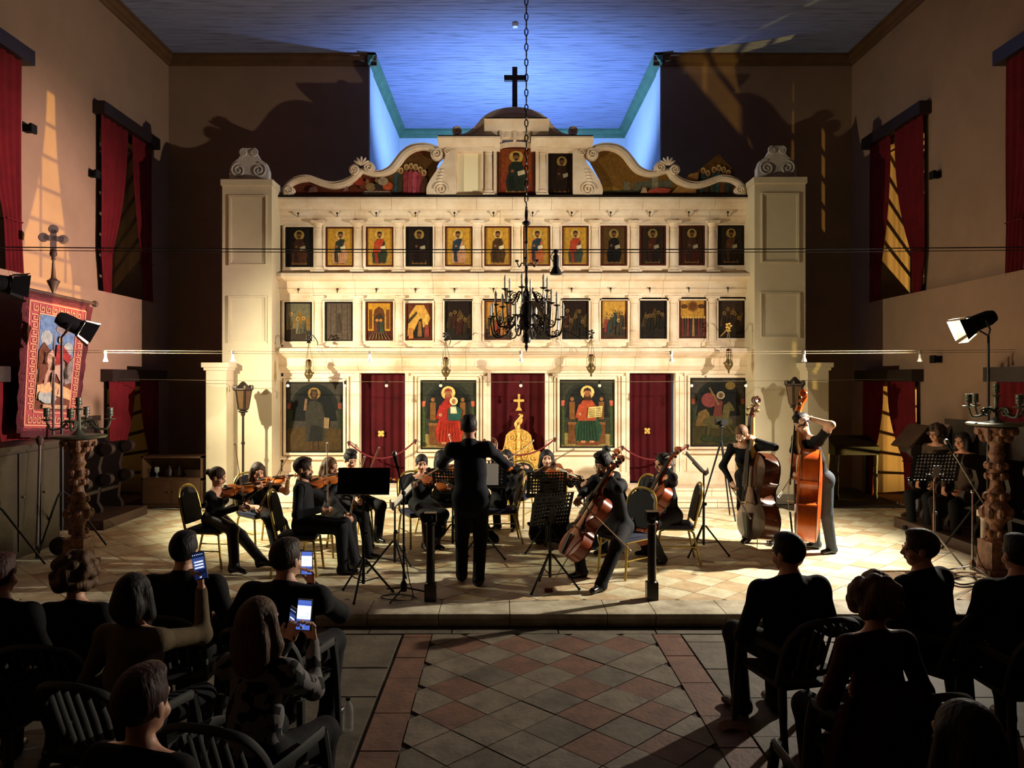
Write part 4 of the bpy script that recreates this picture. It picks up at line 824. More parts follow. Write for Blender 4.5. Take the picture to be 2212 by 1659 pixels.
# ---------------------------------------------------------------- carved candelabra
m_carvw = M('carved_wood_gilt', (150, 104, 72), .5, var=.5, scale=16, bump=.9, bscale=36, rgb2=(84, 52, 36))
m_verd = M('verdigris_brass', (104, 108, 92), .45, .5, var=.4, scale=14)
def candelabrum(px, base_y, topdisc, s, lab, rot):
    b = G(px, base_y); Y = b.y; zd = ZZ(topdisc, Y); t = thing('candelabrum', lab, 'candelabrum', b, 'carved floor candelabra'); h = zd-PZ
    MB().prism([(b.x-.17*s, b.y-.17*s), (b.x+.17*s, b.y-.17*s), (b.x+.17*s, b.y+.17*s), (b.x-.17*s, b.y+.17*s)], PZ, PZ+.06, axis='z').build('foot', m_carvw, t)
    MB().box(b.x-.12*s, b.x+.12*s, b.y-.12*s, b.y+.12*s, PZ+.06, PZ+.22*h).build('pedestal', m_carvw, t)
    pr = [(.1, .22), (.075, .24), (.09, .27), (.06, .3), (.07, .33), (.11, .36), (.13, .41), (.12, .46), (.08, .5), (.11, .52), (.085, .54), (.06, .58), (.055, .63), (.095, .655), (.06, .68), (.075, .71), (.1, .725), (.07, .745), (.06, .77), (.085, .8), (.06, .83), (.06, .86), (.1, .9), (.15, .95), (.19, .975), (.19, .985)]
    MB().lathe([(r*s, z*h) for r, z in pr], 16, b).build('carved_shaft', m_carvw, t)
    mb = MB()
    for zz, rr, n, sz in ((.41, .125, 8, .045), (.655, .085, 6, .03), (.725, .09, 6, .03), (.52, .1, 7, .03), (.92, .12, 8, .04), (.96, .17, 9, .035), (.27, .085, 6, .03)):
        for i in range(n): a = 2*PI*i/n+zz*9; mb.ell((b.x+rr*s*math.cos(a), b.y+rr*s*math.sin(a), b.z+zz*h), (sz*s, sz*s, sz*1.4*s), 8)
    mb.build('carved_leaves', m_carvw, t)
    MB().lathe([(.0, -.01), (.25, -.01), (.29, .0), (.3, .02), (.28, .03), (.0, .03)], 24, (b.x, b.y, zd)).build('drip_tray', m_verd, t)
    o = Vector((b.x, b.y, zd+.03))
    MB().lathe([(.09, 0), (.05, .03), (.025, .06), (.03, .12), (.02, .2), (.03, .27), (.018, .3)], 10, o).build('branch_stem', m_verd, t)
    def cup(p, nm='candle_cup', par=t):
        mb = MB(); mb.lathe([(.012, 0), (.06, .02), (.062, .026), (.015, .03), (.015, .05), (.034, .055), (.034, .07)], 12, p); mb.lathe([(.034, .07), (.04, .075), (.034, .08), (.034, .105), (.04, .11), (.034, .115), (.034, .15), (.038, .155), (.03, .155), (.03, .08)], 12, p); return mb.build(nm, m_verd, par)
    cup(o+Vector((0, 0, .28)))
    for i in range(4):
        a = rot+i*PI/2; d = Vector((math.cos(a), math.sin(a), 0))
        mb = MB(); mb.tube(spline([o+Vector((0, 0, .1)), o+d*.1+Vector((0, 0, .16)), o+d*.18+Vector((0, 0, .08)), o+d*.29+Vector((0, 0, .07)), o+d*.33+Vector((0, 0, .16))], 5), .014, 6)
        c = o+d*.13+Vector((0, 0, .11)); mb.tube([c+d*(.055*(1-q_*.8)*math.cos(q_*10))+Vector((0, 0, .055*(1-q_*.8)*math.sin(q_*10))) for q_ in [j/16 for j in range(17)]], .01, 5)
        arm = mb.build('branch', m_verd, t); cup(o+d*.33+Vector((0, 0, .16)), par=arm)
candelabrum(170, 1222, 945, .98, 'carved wooden candelabrum with brass branches standing on the left', .25)
candelabrum(2152, 1238, 918, 1.08, 'carved wooden candelabrum with brass branches standing on the right', .1)
# ---------------------------------------------------------------- processional banner
A, B = P(58, 634, 10.0), P(190, 662, 11.2); A2, B2 = P(40, 930, 10.0), P(160, 932, 11.1); nb = Vector((1, -.12, 0)).normalized()
mid = (A+B)/2
bn = thing('church_banner', 'red fringed church banner with painted horseman hanging by the left wall', 'banner', (mid.x, mid.y, PZ))
m_bred = M('banner_red', (132, 52, 52), .85, bump=.3, bscale=80); m_fringe = M('banner_fringe', (72, 8, 18), .9, bump=.8, bscale=60)
def bpt(u, v, o=0):                                             # u across 0..1, v down 0..1
    p = A.lerp(B, u).lerp(A2.lerp(B2, u), v); w = .03*math.sin(u*9+1)*v; return p+nb*(o+w)
MB().grid(lambda i, j: bpt(i, j*1.0), 24, 24).build('cloth', m_bred, bn)
fr = MB()
for (u0, u1, v0, v1) in ((-.06, .03, 0, 1.02), (.97, 1.08, 0, 1.02), (-.02, 1.02, -.03, .03), (0, 1, .98, 1.05)):
    fr.grid(lambda i, j: bpt(lerp(u0, u1, i), lerp(v0, v1, j), .006+.012*math.sin(i*20+j*40)), 10, 24)
fr.build('fringe', m_fringe, bn)
pal = [C(c) for c in ((190, 150, 104), (92, 118, 152), (124, 112, 108), (96, 56, 40), (146, 152, 146), (140, 44, 42), (168, 132, 112), (170, 136, 104))]
pb = MB(); lay = [.008]
def ban(pts, mi):
    lay[0] += .002; c = Vector((sum(p[0] for p in pts)/len(pts), sum(p[1] for p in pts)/len(pts)))
    n = len(pts); dense = []
    for i in range(n):
        p, r = pts[i], pts[(i+1) % n]
        for k in range(4): dense.append((lerp(p[0], r[0], k/4), lerp(p[1], r[1], k/4)))
    pb.add([bpt(u, v, lay[0]) for u, v in dense], [tuple(range(len(dense)))], mi)
def bgrid(u0, u1, v0, v1, mi): lay[0] += .002; L_ = lay[0]; pb.grid(lambda i, j: bpt(lerp(u0, u1, i), lerp(v0, v1, j), L_), 14, 14, mi)
el = lambda cx_, cy_, rx, ry, n=10: [(cx_+rx*math.cos(2*PI*i/n), cy_+ry*math.sin(2*PI*i/n)) for i in range(n)]
bgrid(.22, .8, .13, .84, 1); bgrid(.22, .8, .42, .6, 2); bgrid(.22, .8, .58, .84, 3)
ban(el(.34, .3, .1, .06), 4); ban(el(.6, .22, .12, .04), 2); ban(el(.7, .36, .08, .05), 4); ban([(.22, .4), (.3, .33), (.4, .38), (.44, .5), (.3, .56), (.22, .54)], 3); ban([(.66, .5), (.8, .42), (.8, .62), (.68, .64)], 2); ban([(.22, .66), (.5, .62), (.8, .68), (.8, .76), (.5, .72), (.22, .76)], 0); ban([(.24, .45), (.36, .36), (.42, .6), (.24, .64)], 3)
ban(el(.52, .5, .14, .07), 6); ban([(.42, .5), (.36, .58), (.34, .66), (.39, .66), (.42, .58), (.48, .53)], 6); ban([(.58, .5), (.66, .6), (.62, .72), (.58, .72), (.6, .62), (.52, .55)], 6); ban([(.36, .42), (.44, .38), (.5, .46), (.42, .52), (.36, .48)], 6)
ban([(.5, .34), (.6, .34), (.62, .48), (.5, .5)], 5); ban([(.58, .34), (.74, .42), (.7, .48), (.6, .44)], 5); ban(el(.55, .3, .035, .03), 7); ban([(.46, .54), (.5, .54), (.49, .74), (.46, .74)], 6)
ban(el(.42, .75, .14, .045), 4); ban(el(.28, .74, .05, .035), 4); ban([(.34, .8), (.72, .8), (.7, .83), (.34, .83)], 7)
pb.build('painted_picture', pal, bn)
gk = MB()                                                       # Greek key border
def seg(u0, v0, u1, v1, w=.009):
    n = 3; d = Vector((u1-u0, v1-v0)); 
    if d.length == 0: return
    pn = Vector((-d.y, d.x)).normalized()*w
    vs = []
    for k in range(n+1):
        uu, vv = lerp(u0, u1, k/n), lerp(v0, v1, k/n); vs += [bpt(uu+pn.x, vv+pn.y*.7, .016), bpt(uu-pn.x, vv-pn.y*.7, .016)]
    gk.add(vs, [(2*k, 2*k+1, 2*k+3, 2*k+2) for k in range(n)])
for (u0, v0, u1, v1) in ((.04, .045, .96, .045), (.04, .96, .96, .96), (.04, .045, .04, .96), (.96, .045, .96, .96), (.2, .125, .82, .125), (.2, .86, .82, .86), (.2, .125, .2, .86), (.82, .125, .82, .86)): seg(u0, v0, u1, v1, .005)
def key(ou, ov, du, dv, L, horiz):
    K = [(0, 0), (0, 1), (.75, 1), (.75, .35), (.35, .35), (.35, .65)]
    for (a, b), (c, d_) in zip(K[:-1], K[1:]):
        if horiz: seg(ou+a*L, ov+b*dv, ou+c*L, ov+d_*dv, .0042)
        else: seg(ou+b*du, ov+a*L, ou+d_*du, ov+c*L, .0042)
for i in range(13): key(.07, .14+i*.055, .1, 0, .05, False); key(.85, .14+i*.055, .09, 0, .05, False)
for i in range(8): key(.1+i*.1, .06, 0, .05, .09, True); key(.1+i*.1, .88, 0, .06, .09, True)
gk.build('greek_key_border', M('banner_gold', (188, 142, 100), .7), bn)
m_bwood = M('turned_wood', (70, 50, 42), .5, var=.4, scale=12)
mb = MB(); dv = (B-A).normalized(); mb.cyl(A-dv*.12+Vector((0, 0, .06)), B+dv*.12+Vector((0, 0, .06)), .022, .022, 8); mb.ell(A-dv*.16+Vector((0, 0, .06)), .05, 8); mb.ell(B+dv*.16+Vector((0, 0, .06)), .05, 8); mb.build('cross_bar', m_bwood, bn)
o = Vector((mid.x-.05, mid.y-.05, 0)); zt = mid.z+.06
mb = MB(); mb.cyl((o.x, o.y, PZ), (o.x, o.y, zt), .018, .018, 8); mb.build('pole', m_bwood, bn)
mb = MB(); mb.lathe([(.03, 0), (.02, .05), (.05, .12), (.085, .2), (.05, .22), (.03, .25), (.02, .4), (.015, .48), (.03, .5), (.02, .52), (.05, .56), (.04, .62), (.015, .66)], 12, (o.x, o.y, zt)); mb.build('finial_vase', m_bwood, bn)
zc_ = zt+.78; dx = Vector((.75, .66, 0)).normalized(); mb = MB(); T_ = Matrix.Translation((o.x, o.y, zc_)) @ Matrix((( dx.x, -dx.y, 0), (dx.y, dx.x, 0), (0, 0, 1))).to_4x4()
mb.box(-.035, .035, -.02, .02, -.16, .12, 0, T_); mb.box(-.12, .12, -.02, .02, -.03, .04, 0, T_)
for a, b in ((-.12, .005), (.12, .005), (0, .13)): mb.lathe([(.062, -.02), (.062, .02)], 12, T_ @ Vector((a, 0, b)), T=T_.to_3x3().to_4x4() @ Matrix.Rotation(PI/2, 4, 'X'))
mb.build('finial_cross', m_bwood, bn)
# processional pole leaning below the banner
a, b = P(86, 962, 9.42), Vector((-5.6, 9.25, PZ)); mb = MB(); mb.cyl(b, a, .018, .016, 8); mb.lathe([(.02, 0), (.04, .04), (.045, .08), (.02, .12)], 10, a); mb.build('processional_staff', m_bwood, loc=b, label='wooden processional staff with turned knob leaning at the left stalls', cat='staff')
# ---------------------------------------------------------------- lanterns on poles
m_lant = M('dark_tin', (54, 40, 28), .5, .5, var=.4, scale=10)
m_lg = M('lantern_pane', (90, 66, 40), .25, var=.3)
for px, tp, bt, Y, lab in ((525, 824, 892, 12.75, 'dark tin lantern on a tall pole left of the altar screen'), (1717, 814, 882, 12.75, 'dark tin lantern on a tall pole right of the altar screen')):
    x = XX(px, Y); zb, zt = ZZ(bt, Y), ZZ(tp, Y); t = thing('pole_lantern', lab, 'lantern', (x, Y, PZ), 'processional lanterns'); h = zt-zb
    MB().lathe([(.05, 0), (.085, .04*h), (.085, .06*h), (.05, .08*h), (.09, .1*h), (.155, .72*h), (.165, .74*h), (.165, .78*h), (.13, .8*h), (.06, .92*h), (.02, 1.0*h)], 6, (x, Y, zb)).build('body', m_lant, t)
    for i in range(6):
        a = PI/6+i*PI/3; d = Vector((math.cos(a), math.sin(a), 0)); s = Vector((-d.y, d.x, 0)); p0 = Vector((x, Y, zb+.14*h))+d*.092; p1 = Vector((x, Y, zb+.7*h))+d*.136
        MB().add([p0-s*.03, p0+s*.03, p1+s*.055, p1-s*.055], [(0, 1, 2, 3)]).build('pane', m_lg, t)
        a2 = i*PI/3; MB().ell((x+.15*math.cos(a2), Y+.15*math.sin(a2), zb+.8*h), (.03, .03, .05), 6).build('crown_leaf', m_lant, t)
    mb = MB(); mb.cyl((x, Y, PZ), (x, Y, zb+.03), .02, .02, 8); mb.ell((x, Y, zb-.5), .035, 8); mb.ell((x, Y, zb-.02), .04, 8); mb.build('pole', m_lant, t)
    MB().lathe([(.16, 0), (.16, .03), (.05, .06)], 12, (x, Y, PZ)).build('foot', m_lant, t)
# ---------------------------------------------------------------- bollards
m_bronze = M('dark_bronze', (44, 36, 30), .35, .6, var=.2)
for px, py, top, m, lab in ((930, 1300, 1110, m_bronze, 'dark bronze rope post on the step, left of the conductor'), (1408, 1297, 1107, m_bronze, 'dark bronze rope post on the step, in front of the cellists'), (2127, 1232, 1106, M('white_post', (206, 200, 186), .4), 'pale painted rope post beside the right candelabrum')):
    b = G(px, py-3); h = (py-top)/F*b.y; t = thing('rope_post', lab, 'post', b, 'rope posts along the step')
    MB().lathe([(.05, .17), (.042, .18), (.04, h*.85), (.055, h*.87), (.04, h*.885), (.04, h*.9)], 14, b).build('shaft', m, t)
    MB().box(b.x-.055, b.x+.055, b.y-.055, b.y+.055, PZ, PZ+.17).build('base', m, t)
    MB().box(b.x-.058, b.x+.058, b.y-.058, b.y+.058, b.z+h*.9, b.z+h).build('head', m, t)
    MB().lathe([(.03, 0), (.03, .02), (.012, .03)], 10, (b.x, b.y-.058, b.z+h*.95), T=Matrix.Rotation(PI/2, 4, 'X')).build('socket', m_black, t)
# ---------------------------------------------------------------- music stands
m_stand = M('stand_black', (13, 13, 14), .4, spec=.4); m_chrome = M('stand_chrome', (150, 150, 150), .25, .9); m_paper = M('sheet_paper', (236, 232, 222), .7)
def plate(w, h, nx, ny, holes, T, mb, mi=0):
    th = .004
    def pnt(x, z): return T @ Vector((x, 0, z)), T @ Vector((x, th, z))
    for i in range(nx):
        for j in range(ny):
            x0, x1, z0, z1 = -w/2+w*i/nx, -w/2+w*(i+1)/nx, h*j/ny, h*(j+1)/ny
            c = Vector(((x0+x1)/2, (z0+z1)/2)); r = min(x1-x0, z1-z0)*.34
            if holes(i, j):
                sq = [(x1, c.y), (x1, z1), (c.x, z1), (x0, z1), (x0, c.y), (x0, z0), (c.x, z0), (x1, z0)]
                cc = [(c.x+r*math.cos(k*PI/4), c.y+r*math.sin(k*PI/4)) for k in range(8)]
                vs = [pnt(*p)[0] for p in sq]+[pnt(*p)[0] for p in cc]+[pnt(*p)[1] for p in cc]
                mb.add(vs, [(k, (k+1) % 8, 8+(k+1) % 8, 8+k) for k in range(8)]+[(8+k, 8+(k+1) % 8, 16+(k+1) % 8, 16+k) for k in range(8)], mi)
            else: mb.add([pnt(x0, z0)[0], pnt(x1, z0)[0], pnt(x1, z1)[0], pnt(x0, z1)[0]], [(0, 1, 2, 3)], mi)
    return mb
def music_stand(b, zlow, yaw, tilt, lab, perf=True, w=.5, h=.34, sheet=False, m=m_stand, legr=.3):
    """desk reading side faces local -Y (towards its player standing at -Y); yaw turns that"""
    t = thing('music_stand', lab, 'music stand', b, 'music stands', rz=yaw)
    Rz = Matrix.Translation(b) @ Matrix.Rotation(yaw, 4, 'Z'); zl = zlow-b.z
    T = Rz @ Matrix.Translation((0, -.02, zl)) @ Matrix.Rotation(-tilt, 4, 'X')
    mb = MB()
    hol = (lambda i, j: perf and not (j < 2 and 4 < i < 9) and 0 < i < 13)
    if perf: plate(w, h, 14, 8, hol, T, mb)
    else: mb.box(-w/2, w/2, 0, .004, 0, h, 0, T)
    mb.box(-w/2, w/2, -.05, .004, -.004, .0, 0, T); mb.box(-w/2, w/2, -.05, -.046, 0, .018, 0, T); mb.build('desk', m_stand, t)
    mb = MB(); mb.box(-.04, .04, .004, .03, .05, .2, 0, T); mb.cyl(T @ Vector((-.1, .01, .08)), T @ Vector((.1, .01, .08)), .008); mb.build('bracket', m, t)
    top = T @ Vector((0, .02, .08)); g = Vector((b.x, b.y, 0)); 
    mb = MB(); mb.cyl((b.x, b.y, b.z+.12), (b.x, b.y, b.z+zl*.62), .016, .016, 8); mb.cyl((b.x, b.y, b.z+zl*.6), (b.x, b.y, b.z+zl), .011, .011, 8); mb.cyl((b.x, b.y, b.z+zl), top, .012); mb.ell((b.x+.02, b.y, b.z+zl*.62), .022, 6); mb.build('shaft', m, t)
    for i in range(3):
        a = yaw+.4+i*2*PI/3; d = Vector((math.cos(a), math.sin(a), 0)); mb = MB(); mb.tube([Vector(b)+Vector((0, 0, .36))+d*.02, Vector(b)+d*legr+Vector((0, 0, .012))], .011, 6); mb.tube([Vector(b)+Vector((0, 0, .14)), Vector(b)+d*legr*.55+Vector((0, 0, .17))], .006, 5); mb.ell(Vector(b)+d*legr+Vector((0, 0, .014)), .016, 6); mb.build('leg', m, t)
    if sheet:
        s = thing('sheet_music', 'white sheet music on the '+lab.split(' ', 1)[1], 'sheet music', T @ Vector((0, -.01, 0)), 'sheet music')
        MB().box(-.2, .2, -.008, -.004, .004, .3, 0, T).build('page', m_paper, s)
    return t
music_stand(G(785, 1287), 1.13, 0.0+PI*.0, -.0+.3, 'solid black music stand in front of the bearded violinist', perf=False, w=.52, h=.27)
music_stand(G(853, 1238), .86, PI/2*-1+.15, .75, 'music stand seen edge-on left of the microphone stand', sheet=True)
music_stand(G(1188, 1272), .78, PI+.45, .35, 'perforated music stand nearest the cellist with the big cello', w=.46, h=.36)
music_stand(G(1180, 1192), .8, PI+.1, .3, 'perforated music stand just behind the nearest one', w=.5)
music_stand(G(1040, 1215), 1.0, 0, .45, 'music stand in front of the conductor', w=.6, sheet=True)
music_stand(G(978, 1195), .85, PI-.2, .3, 'perforated music stand half hidden left of the conductor')
music_stand(G(1520, 1198), 1.12, PI/2-.25, .75, 'tilted black music stand beside the empty chair', perf=False)
music_stand(G(2018, 1222), 1.1, PI, .3, 'perforated chrome-legged music stand at the far right', m=m_chrome, w=.56)
music_stand(G(1262, 1180), .76, PI/2+.3, .5, 'low perforated music stand behind the cello bow', w=.42)
# ---------------------------------------------------------------- microphone stands
def mic_stand(b, zj, mic, tail, lab, m, feet):
    t = thing('microphone_stand', lab, 'microphone stand', b, 'microphone stands'); j = Vector((b.x, b.y, zj)); d = (mic-tail).normalized()
    mb = MB(); mb.cyl(b+Vector((0, 0, .08)), j, .012, .01, 8); mb.lathe([(.03, .05), (.035, .12), (.015, .16)], 8, b); mb.ell(j, .025, 8); mb.build('pole', m, t)
    MB().cyl(tail, mic-d*.1, .009, .009, 6).build('boom', m, t)
    mb = MB(); mb.cyl(mic-d*.14, mic, .013, .02, 10); h = mb.build('microphone', m_blackm, t)
    MB().ell(mic+d*.02, (.027, .027, .032), 10).build('grille', M('mic_grille', (150, 150, 146), .4, .8), h)
    for i in range(3):
        a = feet+i*2*PI/3; e = Vector((math.cos(a), math.sin(a), 0))*.3; MB().tube([b+Vector((0, 0, .09)), b+e+Vector((0, 0, .012))], .009, 6).build('leg', m, t)
    pts = spline([b+Vector((.01, 0, .5)), b+Vector((.05, -.02, .2)), b+Vector((.1, -.1, .01)), b+Vector((-.05, -.16, .008)), b+Vector((-.22, -.06, .008)), b+Vector((-.1, .05, .008)), b+Vector((.1, -.05, .012)), b+Vector((.25, -.28, .008))], 6)
    MB().tube(pts, .005, 5).build('cable', m_wire, t)
    return t
b = G(872, 1288); mic_stand(b, ZZ(1065, b.y), P(853, 985, b.y), P(876, 1085, b.y), 'black microphone stand beside the viola player', m_black, .2)
b = G(2101, 1240); mic_stand(b, ZZ(1062, b.y), P(2046, 957, b.y-.1), P(2132, 1100, b.y+.1), 'chrome microphone stand with boom at the far right', m_chrome, .7)
# video camera on a tripod
b = G(1558, 1120, PZ); Y = b.y; t = thing('tripod_camera', 'black video camera on a thin tripod before the rider icon', 'camera', b)
zt = ZZ(912, Y); mb = MB(); mb.box(b.x-.09, b.x+.09, Y-.06, Y+.06, zt-.04, zt+.05); mb.build('camera_body', m_black, t)
MB().lathe([(.04, 0), (.045, .1), (.04, .1)], 12, (b.x, Y-.06, zt), T=Matrix.Rotation(PI/2, 4, 'X')).build('camera_lens', m_black, t)
mb = MB(); mb.cyl((b.x, Y, ZZ(950, Y)), (b.x, Y, zt-.04), .015); mb.ell((b.x, Y, zt-.07), .04, 8); mb.build('column', m_black, t)
for i in range(3):
    a = .9+i*2*PI/3; MB().tube([(b.x, Y, ZZ(952, Y)), (b.x+math.cos(a)*.34, Y+math.sin(a)*.34, PZ+.01)], [.016, .011], 6).build('leg', m_black, t)
# ---------------------------------------------------------------- banquet chairs
m_cgold = M('chair_gold', (176, 150, 70), .35, .6, var=.1); m_navy = M('navy_fabric', (26, 32, 58), .85, bump=.2, bscale=90); m_nblack = M('black_fabric', (16, 16, 22), .9, bump=.2, bscale=90)
def banquet_chair():
    t = thing('banquet_chair', 'banquet chair', 'chair', (0, 0, 0), 'gold-framed banquet chairs')
    mb = MB(); mb.grid(lambda i, j: (lerp(-.205, .205, i)*(1-.12*max(0, (.5-j))), lerp(-.21, .2, j), .45+.02*math.sin(PI*i)**.5*math.sin(PI*j)**.5), 10, 10); mb.box(-.2, .2, -.2, .2, .405, .45); mb.build('seat', m_navy, t, world=False)
    def bk(x, z): return (x, -.21-.1*(z-.45)/.45, z)
    pts = [bk(-.2, .42), bk(-.205, .7), bk(-.19, .82), bk(-.12, .9), bk(0, .925), bk(.12, .9), bk(.19, .82), bk(.205, .7), bk(.2, .42)]
    MB().tube(spline(pts, 4), .0145, 8).build('back_frame', m_cgold, t, world=False)
    mb = MB(); prof = [(-.18, .5), (.18, .5), (.185, .7), (.17, .81), (.11, .875), (0, .9), (-.11, .875), (-.17, .81), (-.185, .7)]
    n = len(prof); vs = [Vector(bk(x, z))+Vector((0, o, 0)) for o in (-.022, .022) for x, z in prof]; mb.add(vs, [tuple(range(n)), tuple(range(2*n-1, n-1, -1))]+[(i, i+n, (i+1) % n+n, (i+1) % n) for i in range(n)]); mb.build('backrest', m_nblack, t, world=False)
    MB().tube([(-.19, -.2, .4), (.19, -.2, .4), (.19, .19, .4), (-.19, .19, .4), (-.19, -.2, .4)], .012, 6).build('seat_frame', m_cgold, t, world=False)
    for sx_ in (-1, 1):
        MB().tube([(sx_*.19, .14, .4), (sx_*.19, .185, .38), (sx_*.2, .225, 0)], .0135, 7).build('leg', m_cgold, t, world=False)
        MB().tube([(sx_*.19, -.16, .4), (sx_*.19, -.2, .36), (sx_*.2, -.28, 0)], .0135, 7).build('leg', m_cgold, t, world=False)
        MB().tube([(sx_*.194, .2, .2), (sx_*.194, -.24, .2)], .008, 6).build('stretcher', m_cgold, t, world=False)
    return t
CH = [banquet_chair(), False]
def put_chair(x, y, yaw, lab, z=PZ):
    if CH[1]: o = copy_tree(CH[0])
    else: o = CH[0]; CH[1] = True
    return place(o, Matrix.Translation((x, y, z)) @ Matrix.Rotation(yaw, 4, 'Z'), lab)
# plastic garden chairs for the audience
m_plast = M('dimmed_plastic', (28, 27, 21), .7);  # near-black colour stands in for the dim light on the chairs
def plastic_chair():
    t = thing('plastic_chair', 'plastic chair', 'chair', (0, 0, 0), 'plastic audience chairs')
    mb = MB(); mb.grid(lambda i, j: (lerp(-.23, .23, i), lerp(-.22, .22, j), .43+.02*(2*i-1)**2), 8, 6); mb.box(-.24, .24, -.22, .24, .4, .428); mb.build('seat', m_plast, t, world=False)
    def bk(x, z): return Vector((x, -.22-.16*(z-.42)/.42+.05*(x/.24)**2, z))
    mb = MB(); mb.tube(spline([bk(-.24, .42), bk(-.25, .66), bk(-.2, .8), bk(-.1, .85), bk(0, .86), bk(.1, .85), bk(.2, .8), bk(.25, .66), bk(.24, .42)], 4), .022, 8, flat=.6); mb.tube(spline([bk(-.17, .5), bk(0, .5), bk(.17, .5)], 4), .02, 6); mb.build('back_frame', m_plast, t, world=False)
    for i in range(7):
        x = -.15+.05*i; MB().tube([bk(x, .5), bk(x*1.08, .68), bk(x*1.05, .83-.08*(x/.15)**2)], .014, 6, flat=.4).build('slat', m_plast, t, world=False)
    for s in (-1, 1):
        MB().tube(spline([(s*.25, -.24, .42), (s*.27, -.28, .22), (s*.28, -.32, 0)], 3), [.026]*3+[.022]*3+[.018], 8).build('leg', m_plast, t, world=False)
        MB().tube(spline([(s*.25, .2, .62), (s*.26, .24, .4), (s*.27, .26, 0)], 3), [.026]*3+[.022]*3+[.018], 8).build('leg', m_plast, t, world=False)
        MB().tube(spline([bk(s*.25, .64), (s*.28, -.1, .65), (s*.28, .1, .64), (s*.25, .21, .61)], 4), .026, 8, flat=.5).build('armrest', m_plast, t, world=False)
    return t
PC = [plastic_chair(), False]
def put_plastic(x, y, yaw, lab):
    if PC[1]: o = copy_tree(PC[0])
    else: o = PC[0]; PC[1] = True
    return place(o, Matrix.Translation((x, y, 0)) @ Matrix.Rotation(yaw, 4, 'Z'), lab)
# ---------------------------------------------------------------- choir stalls, lectern, cabinets
m_stall = M('stall_wood', (36, 24, 18), .45, var=.4, scale=7, bump=.25)
def stall(xw, sgn, y0, y1, n, lab):
    x_in = xw-sgn*.62; t = thing('choir_stall', lab, 'choir stall', ((xw+x_in)/2, (y0+y1)/2, PZ), 'choir stalls'); a, b = sorted((xw-sgn*.01, x_in-sgn*.25))
    MB().box(a, b, y0-.05, y1+.05, PZ, PZ+.14).build('platform', M('stall_step_wood', (70, 46, 30), .5, var=.4, scale=6), t)
    a, b = sorted((xw-sgn*.01, xw-sgn*.07)); MB().box(a, b, y0, y1, PZ+.14, PZ+1.55).build('back_panel', m_stall, t)
    a, b = sorted((xw-sgn*.06, xw-sgn*.14)); MB().box(a, b, y0-.03, y1+.03, PZ+1.5, PZ+1.58).build('top_rail', m_stall, t)
    for i in range(n+1):
        y = lerp(y0, y1, i/n); pr = [(.06, .14), (.5, .14), (.5, .2), (.44, .3), (.46, .52), (.6, .56), (.66, .63), (.64, .71), (.56, .74), (.48, .72), (.46, .82), (.5, .98), (.62, 1.02), (.68, 1.1), (.64, 1.17), (.52, 1.19), (.3, 1.16), (.14, 1.3), (.06, 1.5)]
        mb = MB(); mb.prism([(xw-sgn*u, PZ+v) for u, v in pr], y-.04, y+.04)
        for u, v, r in ((.58, .645, .085), (.59, 1.1, .09)): mb.lathe([(r, -.055), (r, .055)], 12, (xw-sgn*u, y, PZ+v), T=Matrix.Rotation(PI/2, 4, 'X'))
        mb.build('carved_arm', m_stall, t)
    for i in range(n):
        y = lerp(y0, y1, (i+.5)/n); w = (y1-y0)/n/2-.05; a, b = sorted((xw-sgn*.07, xw-sgn*.46)); MB().box(a, b, y-w, y+w, PZ+.44, PZ+.49).build('seat', m_stall, t)
    return t
stall(XL+.13, -1, 11.0, 12.25, 2, 'dark wooden choir stalls along the left wall behind the candelabrum')
stall(XR-.4, 1, 8.7, 11.2, 4, 'dark wooden choir stalls along the right wall')
b = Vector((6.45, 11.9, PZ)); t = thing('lectern', 'dark wooden lectern with peaked two-sided book rest at the right', 'lectern', b)
mb = MB(); mb.lathe([(.24, 0), (.26, .04), (.2, .08), (.1, .12), (.06, .2), (.08, .35), (.05, .5), (.06, .75), (.1, .95), (.16, 1.02)], 12, b); mb.build('pedestal', m_stall, t)
mb = MB(); mb.box(b.x-.2, b.x+.2, b.y-.2, b.y+.2, b.z+1.02, b.z+1.14); mb.build('drum', m_stall, t)
for s in (-1, 1): MB().prism([(b.x, b.z+1.46), (b.x, b.z+1.43), (b.x+s*.27, b.z+1.1), (b.x+s*.3, b.z+1.12)], b.y-.28, b.y+.28).build('book_rest', M('lectern_wood', (74, 52, 36), .5, var=.4, scale=8), t)
MB().prism([(b.x, b.z+1.44), (b.x+.26, b.z+1.12), (b.x-.26, b.z+1.12)], b.y-.22, b.y+.22).build('gable_block', m_stall, t)
cu = thing('dark_cupboard', 'black-brown wooden cupboard in the shadow at the left edge', 'cupboard', (-6.05, 9.4, PZ))
MB().box(-6.34, -5.82, 8.75, 10.1, PZ, 1.42).build('carcass', m_stall, cu)
MB().box(-6.36, -5.78, 8.7, 10.14, 1.42, 1.48).build('top', m_stall, cu)
for i in range(3):
    d_ = MB().box(-5.82, -5.795, 8.78+.44*i, 9.19+.44*i, PZ+.08, 1.38).build('door', m_stall, cu); MB().ell((-5.785, 8.85+.44*i, .85), .016, 8).build('knob', m_brass, d_)
Yc = 12.95; x0, x1 = XX(305, Yc), XX(437, Yc); zt = ZZ(986, Yc); t = thing('low_cabinet', 'low brown wooden cabinet with open shelf by the left pier', 'cabinet', ((x0+x1)/2, Yc+.2, PZ))
m_cab = M('cabinet_wood', (86, 58, 34), .5, var=.3, scale=6); zm = lerp(PZ, zt, .55)
